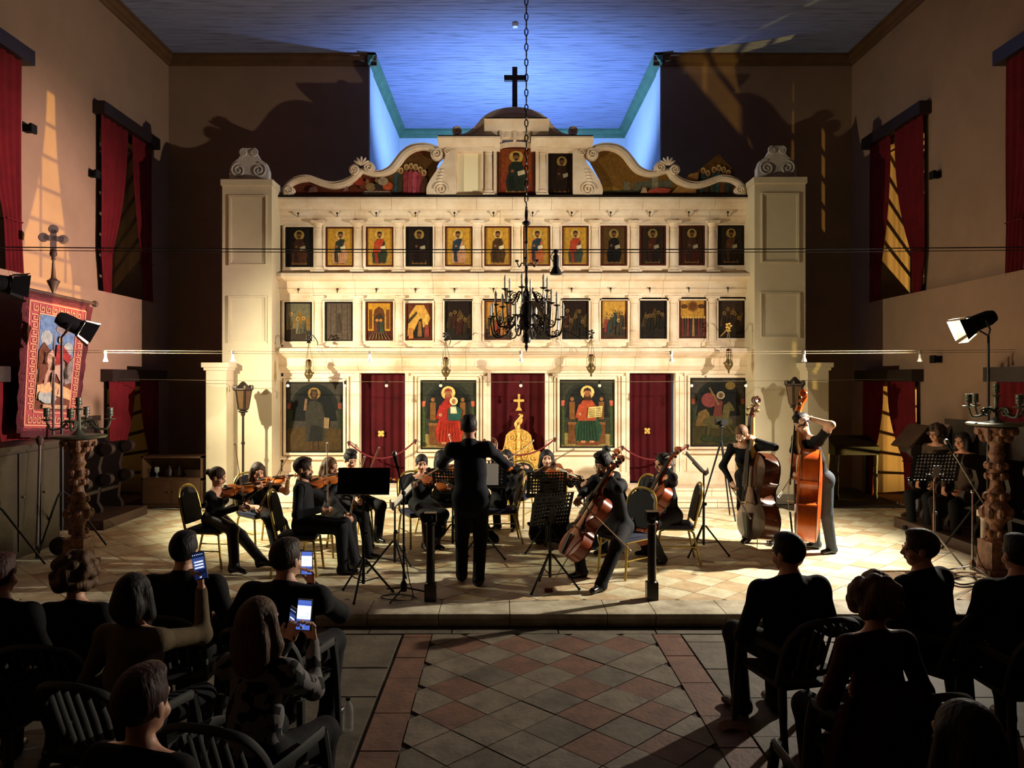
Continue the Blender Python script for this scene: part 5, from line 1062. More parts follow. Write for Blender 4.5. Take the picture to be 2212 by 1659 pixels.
mb = MB(); mb.box(x0, x1, Yc, Yc+.4, PZ, PZ+.06); mb.box(x0, x1, Yc, Yc+.4, zm-.02, zm+.02); mb.box(x0, x1, Yc, Yc+.4, zt-.03, zt); mb.box(x0, x0+.03, Yc, Yc+.4, PZ, zt); mb.box(x1-.03, x1, Yc, Yc+.4, PZ, zt); mb.box(x0, x1, Yc+.38, Yc+.4, PZ, zt); mb.build('carcass', m_cab, t)
for s in (0, 1):
    xa = lerp(x0+.03, x1-.03, s*.5); xb = lerp(x0+.03, x1-.03, s*.5+.5); d_ = MB().box(xa+.004, xb-.004, Yc-.015, Yc, PZ+.06, zm-.02).build('door', m_cab, t)
    MB().ell(((xb-.05) if s == 0 else (xa+.05), Yc-.025, lerp(PZ, zm, .55)), .015, 8).build('knob', m_brass, d_)
xg = XX(339, Yc+.15)
g = MB(); g.lathe([(.035, 0), (.035, .005), (.006, .01), (.006, .06), (.035, .09), (.04, .13), (.036, .17), (.034, .17)], 12, (xg, Yc+.15, zm+.02)); g.build('glass_goblet', M('clear_glass', (200, 200, 190), .08, spec=.9, alpha=.35), loc=(xg, Yc+.15, zm+.02), label='clear glass oil cup on the low cabinet shelf', cat='glass')
for i, px in enumerate((366, 388)):
    xv = XX(px, Yc+.18); MB().lathe([(.03, 0), (.05, .02), (.055, .1), (.03, .16), (.02, .18), (.028, .2)], 10, (xv, Yc+.18, zm+.02)).build('shelf_jar', m_lant, loc=(xv, Yc+.18, zm+.02), label='dark jar on the low cabinet shelf, %s of two' % ('left' if i == 0 else 'right'), cat='jar', group='jars on the cabinet shelf')
Yd = 13.75; t = thing('writing_desk', 'dark slant-top wooden desk in the shadow behind the right pier', 'desk', (6.05, Yd+.3, PZ))
xa, xb = 5.95, 6.75
MB().prism([(Yd, PZ+.8), (Yd, PZ+.95), (Yd+.5, PZ+1.12), (Yd+.5, PZ+.8)], xa, xb, axis='x').build('top', m_stall, t)
for x in (xa+.05, xb-.05):
    for y in (Yd+.05, Yd+.45): MB().lathe([(.03, 0), (.045, .05), (.03, .1), (.04, .3), (.03, .55), (.045, .7), (.045, .8)], 8, (x, y, PZ)).build('leg', m_stall, t)
# ---------------------------------------------------------------- small things on the floors
b = G(752, 1578, 0); t = thing('water_bottle', 'clear plastic water bottle standing on the nave floor', 'bottle', b)
m_pet = M('clear_plastic', (190, 196, 196), .08, spec=.9, alpha=.22)
MB().lathe([(.03, 0), (.034, .008), (.034, .05), (.032, .055), (.034, .06), (.034, .13), (.03, .16), (.014, .185), (.013, .2)], 16, b).build('body', m_pet, t)
MB().lathe([(.015, .197), (.015, .215)], 12, b).build('cap', m_blackm, t)
b = G(1580, 1572, 0); t = Matrix.Translation(b) @ Matrix.Rotation(.15, 4, 'Z')
MB().grid(lambda i, j: t @ Vector((lerp(-.09, .09, i), lerp(-.06, .06, j), .012+.03*(1-abs(2*j-1))+.012*math.sin(i*5))), 8, 6).build('programme_leaflet', M('tan_paper', (150, 112, 74), .8), loc=b, label='folded tan programme leaflet lying on the nave floor at right', cat='leaflet')
b = G(112, 1165); MB().box(b.x-.14, b.x+.14, b.y-.04, b.y+.04, PZ, PZ+.05).lathe([(.018, 0), (.018, .012)], 10, (b.x-.06, b.y, PZ+.05)).lathe([(.018, 0), (.018, .012)], 10, (b.x+.02, b.y, PZ+.05)).build('power_strip', M('white_box', (206, 206, 206), .5), loc=b, label='white power socket strip on the floor by the left candelabrum', cat='power strip')
b = G(128, 1200); t = thing('wooden_wheel', 'dark round wooden wheel lying by the left candelabrum base', 'wheel', b)
MB().lathe([(.11, -.03), (.115, 0), (.11, .03), (.05, .035), (.04, .05), (0, .05)], 16, (b.x, b.y, PZ+.116), T=Matrix.Rotation(PI/2, 4, 'X')).build('disc', m_stall, t)
for k, (pts, lab) in enumerate((([(0, 1195), (40, 1180), (90, 1172), (140, 1172), (175, 1180)], 'thin black cable running to the left power strip'), ([(700, 1352), (850, 1354), (1000, 1351), (1300, 1345), (1640, 1340)], 'long black cable along the foot of the stone step'), ([(2040, 1246), (2075, 1262), (2110, 1256), (2090, 1244), (2050, 1256), (2080, 1268), (2140, 1260)], 'coil of black cable under the right microphone stand'), ([(290, 1098), (350, 1100), (420, 1103), (500, 1104)], 'black cable along the floor before the low cabinet'))):
    z = .006 if k == 1 else PZ+.006; w = spline([G(px, py, z) if k != 1 else Vector((XX(px, 7.0), 7.03, .008)) for px, py in pts], 5)
    MB().tube(w, .008, 5).build('floor_cable', m_wire, loc=w[0], label=lab, cat='cable', group='cables on the floors')
b = G(1185, 1278); MB().box(b.x-.04, b.x+.04, b.y-.03, b.y+.03, PZ, PZ+.03).build('rosin_box', C((120, 30, 24)), loc=b, label='small red box under the nearest music stand', cat='box')
# ---------------------------------------------------------------- string instruments
def varnish(n, c, c2): return M(n, c, .3, var=.3, scale=5, rgb2=c2, stretch=(1, .25, 1), coat=.5)
m_vio = varnish('violin_varnish', (222, 128, 40), (180, 88, 22)); m_cel = varnish('cello_varnish', (164, 72, 24), (112, 42, 14)); m_bas = varnish('bass_varnish_orange', (212, 100, 28), (170, 66, 14)); m_basd = varnish('bass_varnish_dark', (92, 46, 22), (54, 26, 14))
m_vio2 = varnish('viola_varnish', (176, 96, 40), (130, 60, 22))
m_ebony = M('ebony', (14, 11, 10), .35); m_string = M('steel_string', (170, 165, 150), .3, .8); m_maple = varnish('neck_maple', (190, 140, 76), (160, 110, 56))
PROF = [(0, .1), (.006, .32), (.03, .6), (.08, .83), (.14, .95), (.21, 1.0), (.28, .97), (.34, .86), (.385, .78), (.40, .83), (.415, .7), (.46, .58), (.52, .54), (.58, .57), (.63, .68), (.645, .76), (.66, .72), (.71, .77), (.78, .815), (.85, .80), (.91, .69), (.955, .5), (.985, .28), (1.0, .12)]
def instrument(kind, label, mv, group):
    L, wl, rib, neck, scr, fb = {'violin': (.356, .104, .032, .13, .105, .27), 'viola': (.40, .118, .037, .145, .115, .3), 'cello': (.755, .218, .118, .27, .2, .58), 'bass': (1.10, .335, .2, .45, .27, .86)}[kind]
    s = L/.356; t = thing(kind if kind != 'bass' else 'double_bass', label, {'bass': 'double bass'}.get(kind, kind), (0, 0, 0), group)
    zt, zb = rib/2, -rib/2; arch = .016*s*(.8 if kind in ('cello', 'bass') else 1)
    def plate_(mb, z, up, over):
        N = 8; vs = []
        for y, w in PROF:
            for i in range(N+1):
                u_ = 2*i/N-1; e = (1-u_*u_)*(1-(2*y-1)**4); vs.append((u_*(w*wl+over), y*L, z+up*(arch*e+.003*s)))
        fs = [(a*(N+1)+i, a*(N+1)+i+1, (a+1)*(N+1)+i+1, (a+1)*(N+1)+i) for a in range(len(PROF)-1) for i in range(N)]; mb.add(vs, fs, 0, True)
    mb = MB(); n = len(PROF)
    for sx_ in (-1, 1):
        vs = [(sx_*w*wl, y*L, z) for z in (zb, zt) for y, w in PROF]; mb.add(vs, [(i, i+1, n+i+1, n+i) for i in range(n-1)], 0, True)
    for a in (0, n-1):
        y, w = PROF[a]; mb.add([(-w*wl, y*L, zb), (w*wl, y*L, zb), (w*wl, y*L, zt), (-w*wl, y*L, zt)], [(0, 1, 2, 3)])
    plate_(mb, zb, -1, .004*s); mb.build('body', mv, t, world=False, sharp=30)
    mb = MB(); plate_(mb, zt, 1, .004*s); tp = mb.build('top_plate', mv, t, world=False, sharp=30)
    for sx_ in (-1, 1):
        pts = [(sx_*wl*x, y*L, zt+arch*1.02+.004*s-abs(x)*.008*s) for x, y in ((.33, .6), (.26, .585), (.3, .55), (.38, .5), (.44, .45), (.5, .42), (.44, .4))]
        MB().tube(spline(pts, 3), .0035*s, 5).build('f_hole', m_ebony, tp, world=False)
    fz = zt+arch+.012*s
    mb = MB(); mb.add([(-.021*s, L-fb*.52, fz+.008*s), (.021*s, L-fb*.52, fz+.008*s), (.012*s, L+neck, fz), (-.012*s, L+neck, fz), (-.021*s, L-fb*.52, fz+.013*s), (.021*s, L-fb*.52, fz+.013*s), (.012*s, L+neck, fz+.005*s), (-.012*s, L+neck, fz+.005*s)], [(0, 1, 2, 3), (4, 7, 6, 5), (0, 4, 5, 1), (1, 5, 6, 2), (2, 6, 7, 3), (3, 7, 4, 0)]); mb.build('fingerboard', m_ebony, t, world=False)
    mb = MB(); mb.tube([(0, L-.02*s, zt-.005*s), (0, L+.02*s, fz-.012*s), (0, L+neck, fz-.006*s)], [.018*s, .013*s, .011*s], 8); mb.build('neck', m_maple if kind == 'bass' else mv, t, world=False)
    e0 = L+neck; pb_ = [(0, e0, fz-.004*s), (0, e0+scr*.35, fz-.012*s), (0, e0+scr*.7, fz-.03*s)]
    mb = MB(); mb.tube(pb_, [.013*s, .013*s, .01*s], 6)
    c = Vector((0, e0+scr*.82, fz-.022*s)); R_ = scr*.17
    mb.lathe([(R_, -.011*s), (R_, .011*s)], 14, c, T=Matrix.Rotation(PI/2, 4, 'Y'))
    for sx_ in (-1, 1): mb.tube([c+Vector((sx_*.013*s, R_*(1-q_*.85)*math.cos(q_*11), R_*(1-q_*.85)*math.sin(q_*11))) for q_ in [j/20 for j in range(21)]], .004*s, 5)
    hd = mb.build('scroll', mv, t, world=False)
    mp = m_ebony if kind in ('violin', 'viola', 'cello') else m_brass
    for i in range(4):
        y = e0+scr*(.15+.14*i); sg = 1 if i % 2 else -1; mb = MB(); mb.cyl((-sg*.014*s, y, fz-.008*s), (sg*.035*s, y, fz-.008*s), .004*s, .004*s, 6); mb.ell((sg*.04*s, y, fz-.008*s), (.004*s, .009*s, .009*s), 8); mb.build('peg', mp, hd, world=False)
    by = .415*L; bz = zt+arch; bh = .032*s
    MB().prism([(-.02*s, bz), (-.012*s, bz), (0, bz+.012*s), (.012*s, bz), (.02*s, bz), (.018*s, bz+bh*.8), (0, bz+bh), (-.018*s, bz+bh*.8)], by-.002*s, by+.002*s).build('bridge', M('bridge_maple', (206, 170, 110), .5), t, world=False)
    MB().add([(-.012*s, .01*L, zt+.012*s), (.012*s, .01*L, zt+.012*s), (.02*s, .3*L, bz+.014*s), (-.02*s, .3*L, bz+.014*s), (-.01*s, .01*L, zt+.018*s), (.01*s, .01*L, zt+.018*s), (.018*s, .3*L, bz+.021*s), (-.018*s, .3*L, bz+.021*s)], [(0, 1, 2, 3), (4, 7, 6, 5), (0, 4, 5, 1), (1, 5, 6, 2), (2, 6, 7, 3), (3, 7, 4, 0)]).build('tailpiece', m_ebony, t, world=False)
    mb = MB()
    for i in range(4):
        x = (i-1.5)*.009*s; mb.tube([(x, .29*L, bz+.02*s), (x, by, bz+bh*(1-.12*abs(i-1.5))), (x*.6, L+neck, fz+.007*s)], .0009*s**.6, 4, cap=False)
    mb.build('strings', m_string, t, world=False)
    if kind in ('violin', 'viola'): MB().ell((-.05*s, .05*L, zt+.02*s), (.035*s, .028*s, .008*s), 10).build('chin_rest', m_ebony, t, world=False)
    else: MB().cyl((0, 0, 0), (0, -.3 if kind == 'cello' else -.12, 0), .007, .004, 6).build('endpin', m_string, t, world=False)
    return t
BOWS = {}
def bow(label, o, tip, nrm, L=.74):
    t = thing('bow', label, 'bow', (0, 0, 0), 'bows of the string players', mat=frame(o, tip-o, nrm))
    MB().tube(spline([(0, -.02, .012), (0, .3*L, .006), (0, .7*L, .006), (0, L, .016)], 4), .0042, 6).build('stick', M('bow_stick', (150, 96, 46), .4), t, world=False)
    MB().box(-.004, .004, .02, L-.01, -.0075, -.006).build('bow_hair', M('bow_hair', (232, 226, 206), .6), t, world=False)
    MB().box(-.006, .006, 0, .045, -.009, .01).build('frog', m_ebony, t, world=False); MB().prism([(L-.02, .012), (L, .018), (L-.004, -.008), (L-.01, -.008)], -.004, .004, axis='x').build('tip', M('ivory', (226, 220, 200), .4), t, world=False)
    return t
# ---------------------------------------------------------------- bodies: smooth distance-field surfaces
def V3(*a): return np.array(a, float)
def nrm(v): return v/max(np.linalg.norm(v), 1e-9)
def cap(a, b, ra, rb, tag, w=None, ws=1.0, sub=False): return ('c', np.array(a, float), np.array(b, float), ra, rb, tag, w, ws, sub)
def elp(c, R, r, tag, sub=False): return ('e', np.array(c, float), R, np.array(r, float), tag, sub)
def sdist(p, X):
    if p[0] == 'c':
        _, a, b, ra, rb, tag, w, ws, sub = p; ab = b-a; L = max(ab @ ab, 1e-9)
        t = np.clip(((X-a) @ ab)/L, 0, 1); v = X-a-t[..., None]*ab
        if w is not None: v = v-(v @ w)[..., None]*w*(1-1/ws)
        return np.sqrt((v*v).sum(-1))-(ra+(rb-ra)*t)
    _, c, R, r, tag, sub = p; v = ((X-c) @ R.T)/r; n = np.sqrt((v*v).sum(-1)); return (n-1)*r.min()*np.where(n < 1, 1, 1)
def pbounds(p):
    if p[0] == 'c':
        m = max(p[3], p[4])*(p[7] if p[6] is not None else 1); return np.minimum(p[1], p[2])-m, np.maximum(p[1], p[2])+m
    m = p[3].max(); return p[1]-m, p[1]+m
def ptag(p): return p[5] if p[0] == 'c' else p[4]
def psub(p): return p[-1]
def polygonise(prims, h, k):
    add_ = [p for p in prims if not psub(p)]
    lo = np.min([pbounds(p)[0] for p in add_], 0)-3*h-k; hi = np.max([pbounds(p)[1] for p in add_], 0)+3*h+k
    n = np.ceil((hi-lo)/h).astype(int)+1; D = np.full(n, .25)
    ax = [lo[i]+h*np.arange(n[i]) for i in range(3)]
    for p in prims:
        a, b = pbounds(p); m = k+3*h
        i0 = np.maximum(((a-m-lo)/h).astype(int), 0); i1 = np.minimum(((b+m-lo)/h).astype(int)+2, n)
        if (i1 <= i0).any(): continue
        sl = tuple(slice(i0[i], i1[i]) for i in range(3))
        X = np.stack(np.meshgrid(*[ax[i][sl[i]] for i in range(3)], indexing='ij'), -1); d = sdist(p, X); o = D[sl]
        if psub(p):
            hh = np.maximum(k*.6-np.abs(o+d), 0)/(k*.6); D[sl] = np.maximum(o, -d)+hh*hh*k*.15
        else:
            hh = np.maximum(k-np.abs(o-d), 0)/k; D[sl] = np.minimum(o, d)-hh*hh*k*.25
    S = D < 0
    cs = [(i, j, l) for i in (0, 1) for j in (0, 1) for l in (0, 1)]
    sub = lambda A, c: A[c[0]:A.shape[0]-1+c[0], c[1]:A.shape[1]-1+c[1], c[2]:A.shape[2]-1+c[2]]
    cnt = sum(sub(S, c).astype(int) for c in cs); act = (cnt > 0) & (cnt < 8); idx = np.argwhere(act)
    vid = np.full(act.shape, -1); vid[act] = np.arange(len(idx)); acc = np.zeros((len(idx), 3)); num = np.zeros(len(idx))
    dv = {c: sub(D, c)[act] for c in cs}
    for c in cs:
        for axx in range(3):
            if c[axx]: continue
            c2 = list(c); c2[axx] = 1; c2 = tuple(c2); d0, d1 = dv[c], dv[c2]; m = (d0 < 0) != (d1 < 0)
            t = np.where(m, d0/np.where(m, d0-d1, 1), 0); pt = np.array(c, float)[None].repeat(len(idx), 0); pt[:, axx] = t
            acc += pt*m[:, None]; num += m
    V = (acc/np.maximum(num, 1)[:, None]+idx)*h+lo; Fs = []
    for axx in range(3):
        o1, o2 = (axx+1) % 3, (axx+2) % 3
        s0 = [slice(1, -1)]*3; s0[axx] = slice(0, -1); s1 = [slice(1, -1)]*3; s1[axx] = slice(1, None)
        A, B = S[tuple(s0)], S[tuple(s1)]; e = np.argwhere(A != B)
        if not len(e): continue
        off = np.ones(3, int); off[axx] = 0; e = e+off
        def g(d1, d2):
            q_ = e.copy(); q_[:, o1] += d1; q_[:, o2] += d2; return vid[q_[:, 0], q_[:, 1], q_[:, 2]]
        qd = np.stack([g(-1, -1), g(0, -1), g(0, 0), g(-1, 0)], 1)
        fl_ = S[e[:, 0], e[:, 1], e[:, 2]]; qd[~fl_] = qd[~fl_][:, ::-1]; Fs.append(qd)
    Fc = np.concatenate(Fs); Fc = Fc[(Fc >= 0).all(1)]
    cen = V[Fc].mean(1); best = np.full(len(cen), 1e9); tags = np.zeros(len(cen), int)
    names = sorted({ptag(p) for p in prims})
    for p in prims:
        if psub(p): continue
        d = sdist(p, cen); m = d < best; best[m] = d[m]; tags[m] = names.index(ptag(p))
    return V, Fc, [names[i] for i in tags]
def mesh_from(parts, name, matmap, parent=None, mat=None):
    Vs, Fs, T, k = [], [], [], 0
    for V, Fc, tg in parts: Vs.append(V); Fs.append(Fc+k); T += tg; k += len(V)
    V = np.concatenate(Vs); Fc = np.concatenate(Fs); names = sorted(set(T)); me = bpy.data.meshes.new(name)
    me.vertices.add(len(V)); me.vertices.foreach_set('co', V.astype(np.float32).ravel()); me.loops.add(len(Fc)*4); me.loops.foreach_set('vertex_index', Fc.astype(np.int32).ravel())
    me.polygons.add(len(Fc)); me.polygons.foreach_set('loop_start', np.arange(0, len(Fc)*4, 4, dtype=np.int32)); 
    for nme in names: me.materials.append(matmap[nme])
    me.polygons.foreach_set('material_index', np.array([names.index(t) for t in T], dtype=np.int32)); me.polygons.foreach_set('use_smooth', np.ones(len(Fc), bool)); me.update(); me.validate()
    o = bpy.data.objects.new(name, me); COL.objects.link(o)
    if parent: o.parent = parent; MW[o.name] = MW[parent.name]
    if mat is not None: o.matrix_world = mat; MW[o.name] = mat.copy()
    return o
def ik(a, t, l1, l2, pole):
    d = t-a; L = np.linalg.norm(d); L2 = min(max(L, abs(l1-l2)+.02), (l1+l2)*.998); u_ = d/max(L, 1e-6); e = a+u_*L2
    x = (l1*l1-l2*l2+L2*L2)/(2*L2); hgt = math.sqrt(max(l1*l1-x*x, 0)); p = pole-u_*(pole @ u_); return a+u_*x+nrm(p)*hgt, e
def rot(yaw, pitch, roll=0):                                    # columns: right, forward, up
    return np.array(Matrix.Rotation(yaw, 3, 'Z') @ Matrix.Rotation(pitch, 3, 'X') @ Matrix.Rotation(roll, 3, 'Y'))
def skinmat(n, c): return M('skin_'+n, c, .5, var=.12, scale=14, spec=.4)
SK = {'f': skinmat('fair', (222, 170, 140)), 'm': skinmat('medium', (204, 150, 118)), 'd': skinmat('tan', (176, 122, 92))}
m_eye = M('eye', (40, 28, 24), .2); m_lip = M('lip', (168, 84, 78), .45)
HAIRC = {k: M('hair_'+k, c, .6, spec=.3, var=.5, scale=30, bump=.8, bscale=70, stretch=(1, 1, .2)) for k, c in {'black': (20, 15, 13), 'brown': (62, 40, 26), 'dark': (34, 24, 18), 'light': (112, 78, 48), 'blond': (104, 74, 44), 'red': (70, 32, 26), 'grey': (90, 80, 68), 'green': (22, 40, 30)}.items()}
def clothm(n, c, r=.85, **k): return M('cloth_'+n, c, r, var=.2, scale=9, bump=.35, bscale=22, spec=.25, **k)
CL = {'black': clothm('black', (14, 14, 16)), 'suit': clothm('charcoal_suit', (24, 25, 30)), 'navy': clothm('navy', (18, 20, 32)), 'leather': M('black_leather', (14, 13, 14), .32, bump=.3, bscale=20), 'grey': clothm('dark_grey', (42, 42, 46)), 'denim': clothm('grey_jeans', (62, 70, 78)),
      'shoe': M('black_shoe', (10, 9, 9), .25), 'cream': clothm('dimmed_cream_knit', (104, 88, 64)), 'redc': clothm('red_coat', (60, 10, 14)), 'plain': clothm('dark_coat', (9, 9, 9)), 'sock': clothm('sheer_tights', (70, 50, 44)), 'dim_top': clothm('dimmed_top', (70, 54, 40)), 'white': clothm('pale_shirt', (170, 164, 150))}  # dark coat, cream knit and stall tops darkened in place of dim light
pat = clothm('zigzag_print', (200, 196, 190)); CL['pattern'] = pat                       # black and white zigzag print, dimness of the nave put into its white
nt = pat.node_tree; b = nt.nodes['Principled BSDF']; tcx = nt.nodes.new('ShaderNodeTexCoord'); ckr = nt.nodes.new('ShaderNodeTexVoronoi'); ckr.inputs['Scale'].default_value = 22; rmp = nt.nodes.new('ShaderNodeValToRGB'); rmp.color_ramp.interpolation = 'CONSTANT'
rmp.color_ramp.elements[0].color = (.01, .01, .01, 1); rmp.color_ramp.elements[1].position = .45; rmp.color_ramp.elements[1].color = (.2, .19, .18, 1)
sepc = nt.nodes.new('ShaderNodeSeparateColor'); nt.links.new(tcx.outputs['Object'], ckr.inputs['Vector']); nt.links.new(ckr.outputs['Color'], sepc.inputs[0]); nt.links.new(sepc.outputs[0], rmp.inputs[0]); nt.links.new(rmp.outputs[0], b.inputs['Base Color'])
def hair_prims(hc, R, k, style, seed=0):
    W_ = lambda x, y, z: hc+R @ (np.array((x, y, z))*k); E = lambda c, r, sub=False: elp(W_(*c), R.T, np.array(r)*k, 'hair', sub); K = lambda a, b, r0, r1: cap(W_(*a), W_(*b), r0*k, r1*k, 'hair')
    face = E((0, .15, -.035), (.09, .098, .118), True); cut = E((0, .06, -.16), (.13, .14, .12), True)
    base = [E((0, -.014, .03), (.085, .103, .1))]
    if style == 'bald': return [E((0, -.05, -.01), (.084, .075, .06)), face, cut]
    if style == 'short': return base+[E((0, .025, .1), (.062, .065, .03)), E((0, .15, -.035), (.1, .09, .112), True), cut]
    if style == 'quiff': return base+[E((0, .035, .112), (.06, .055, .03)), E((.0, .0, .12), (.07, .08, .03)), E((0, .15, -.035), (.1, .09, .115), True), cut]
    if style == 'bun': return base+[face, cut, E((0, -.125, .03), (.038, .036, .038)), K((0, -.14, .05), (0, -.16, .0), .012, .008)]
    if style == 'updo': return base+[E((0, -.05, .15), (.06, .055, .05)), face, E((0, -.1, -.03), (.07, .05, .07))]
    if style == 'bob':
        P_ = base+[face]+[K((s*.072, .0, .03), (s*.082, .015, -.1), .034, .036) for s in (-1, 1)]+[E((0, -.055, -.04), (.098, .07, .1))]
        return P_+[E((0, .15, -.035), (.07, .1, .1), True)]
    if style in ('long', 'wavy'):
        P_ = base+[face]+[K((s*.07, -.01, .04), (s*.088, .01, -.1), .034, .036) for s in (-1, 1)]+[K((s*.088, .01, -.1), (s*.08, .0, -.24), .036, .022) for s in (-1, 1)]+[E((0, -.065, -.1), (.108, .062, .18))]
        if style == 'wavy':
            r_ = random.Random(seed)
            for i in range(26): a = r_.uniform(0, 2*PI); P_.append(E((.09*math.cos(a), -.03+.07*math.sin(a), r_.uniform(-.24, .0)), (.028, .028, .03)))
        return P_+[E((0, .15, -.035), (.066, .1, .115), True)]
    if style == 'curly':
        r_ = random.Random(seed); P_ = [E((0, -.02, .02), (.1, .11, .11))]
        for i in range(70):
            a, z = r_.uniform(0, 2*PI), r_.uniform(-.6, 1); q_ = math.sqrt(max(0, 1-z*z)); x, y = .11*q_*math.cos(a), .115*q_*math.sin(a)-.015
            if y > .07 and z < .35: continue
            P_.append(E((x, y, .02+.12*z), (.03, .03, .03)))
        return P_+[E((0, .135, -.04), (.07, .07, .1), True)]
    return base+[face, cut]
def person(label, x, y, base, face, H=1.68, seat=.45, sitting=True, head=None, hyaw=0, hpitch=0, hroll=0, hands=None, elbow=None, feet=None, sex='f', top='black', bottom='black', sleeve='long', skirt=False, jacket=False, skin='f', hair='long', hairc='brown', glasses=False, beard=False, group=None, hb=.013, curl=.75, handdir=None, name='person', heel=False, knee=None, bulk=1.0, neck=.012):
    k = H/1.75; yaw = math.atan2(-face[0], face[1]); m = Matrix.Translation((x, y, base)) @ Matrix.Rotation(yaw, 4, 'Z'); inv = m.inverted()
    loc = lambda p: np.array(inv @ Vector(p)); ex, ey, ez = V3(1, 0, 0), V3(0, 1, 0), V3(0, 0, 1)
    p0 = V3(0, 0, seat+.095*k if sitting else .92*k)
    hc = loc(head) if head is not None else p0+V3(0, .03, .68*k)
    up = nrm(hc-p0); tl = (np.linalg.norm(hc-p0)-.165*k); nb = p0+up*tl; q = tl
    fw = nrm(ey-up*(ey @ up)); rt = np.cross(fw, up)
    sw = (.185 if sex == 'm' else .16)*k*bulk
    sh = {s: nb-up*.055*k+rt*s*sw for s in (-1, 1)}; hip = {s: p0+ex*s*.09*k for s in (-1, 1)}
    B = []; bt, tp = 'bottom', 'top'; gr = bulk
    B.append(cap(hip[-1], hip[1], .105*k*gr, .105*k*gr, tp if jacket else bt))
    B.append(cap(p0+up*.03*k, p0+up*.42*q, .1*k*gr, .095*k*gr, tp, rt, 1.32)); B.append(cap(p0+up*.45*q, p0+up*.82*q, .1*k*gr, .092*k*gr, tp, rt, 1.55 if sex == 'm' else 1.34))
    B.append(cap(sh[-1], sh[1], .056*k*gr, .056*k*gr, tp))
    for s in (-1, 1): B.append(cap(nb-up*.01*k, sh[s]+up*.012*k, .045*k, .042*k, tp))
    if sex == 'f':
        for s in (-1, 1): B.append(elp(p0+up*.64*q+fw*.085*k+rt*s*.07*k, np.eye(3), V3(.062, .055, .06)*k, tp))
    if jacket:
        B.append(cap(p0-ez*(.0 if sitting else .09)+ey*.005, p0+up*.75*q, .108*k*gr, .1*k*gr, tp, rt, 1.5))
        for s in (-1, 1): B.append(cap(sh[s]-rt*s*.01, sh[s]+rt*s*.012-up*.03, .06*k*gr, .056*k*gr, tp))
        B.append(cap(nb-up*.05*k-fw*.03*k, nb+up*.025*k-fw*.02*k, .062*k, .058*k, tp))
    B.append(cap(nb-up*.02*k, hc-up*.05*k, .052*k if sex == 'm' else .046*k, .05*k if sex == 'm' else .044*k, 'skin'))
    out = {'hc': m @ Vector(hc), 'nb': m @ Vector(nb)}
    fine = []
    # arms
    hands = hands or {}; elbow = elbow or {}; handdir = handdir or {}
    for s, nm in ((-1, 'L'), (1, 'R')):
        l1, l2 = .285*k, .255*k
        tgt = loc(hands[nm]) if nm in hands else p0+V3(s*.13, .28, .06)*k
        pole = np.array(inv.to_3x3() @ Vector(elbow[nm])) if nm in elbow else V3(s*.6, -.2, -1)
        hd = loc(handdir[nm])-tgt if nm in handdir else None
        fdir0 = nrm(hd) if hd is not None else nrm(tgt-sh[s]); wr_t = tgt-fdir0*.07*k
        el_, wr = ik(sh[s], wr_t, l1, l2, pole); fd = nrm(hd) if hd is not None else nrm(nrm(wr-el_)+.3*fdir0)
        ru, rf = .054*k*gr, .044*k*gr
        B.append(cap(sh[s], el_, ru*1.05, ru*.88, tp)); 
        if sleeve == 'long': B.append(cap(el_, wr-nrm(wr-el_)*.01, ru*.86, .034*k*gr, tp)); fine0 = wr-nrm(wr-el_)*.03
        else:
            mid_ = sh[s]+(el_-sh[s])*.55; B[-1] = cap(sh[s], mid_, ru*1.08, ru, tp); B.append(cap(mid_, el_, .045*k, .04*k, 'skin')); B.append(cap(el_, wr, .04*k, .027*k, 'skin'))
        # hand with five fingers
        pn = nrm(np.cross(fd, ex*s)) if abs(fd @ ex) < .9 else nrm(np.cross(fd, ey)); tgt_in = nrm((p0+up*.5*q)-wr); pn = nrm(.5*pn+tgt_in+V3(0, 0, -.4)); pn = nrm(pn-fd*(pn @ fd)); sd = np.cross(fd, pn)
        Hn = [cap(wr-fd*.03*k, wr+fd*.01*k, .024*k, .024*k, 'skin', sd, 1.25), cap(wr+fd*.02*k, wr+fd*.08*k, .016*k, .015*k, 'skin', sd, 2.3)]
        for i, (off, ln) in enumerate(((-.031, .062), (-.0105, .075), (.0105, .07), (.031, .056))):
            pt = wr+fd*.082*k+sd*off*k; dd = fd.copy()
            for j in range(3):
                a = curl*(.8 if j == 0 else 1); dd = nrm(dd*math.cos(a)+np.cross(np.cross(dd, pn), dd)*math.sin(a)) if True else dd
                e = pt+dd*ln*k*(.45, .32, .26)[j]; Hn.append(cap(pt, e, .0088*k, .0078*k, 'skin')); pt = e
        tb = wr+fd*.025*k-sd*.028*k; t1 = tb+nrm(fd*.7-sd*.6+pn*.35)*.045*k; t2 = t1+nrm(fd+pn*.5)*.032*k; Hn += [cap(tb, t1, .012*k, .0095*k, 'skin'), cap(t1, t2, .0095*k, .008*k, 'skin')]
        fine.append(polygonise(Hn, .0056, .006)); out['hand'+nm] = m @ Vector(wr+fd*.07*k); out['wr'+nm] = m @ Vector(wr)
    # legs
    feet = feet or {}; knee = knee or {}
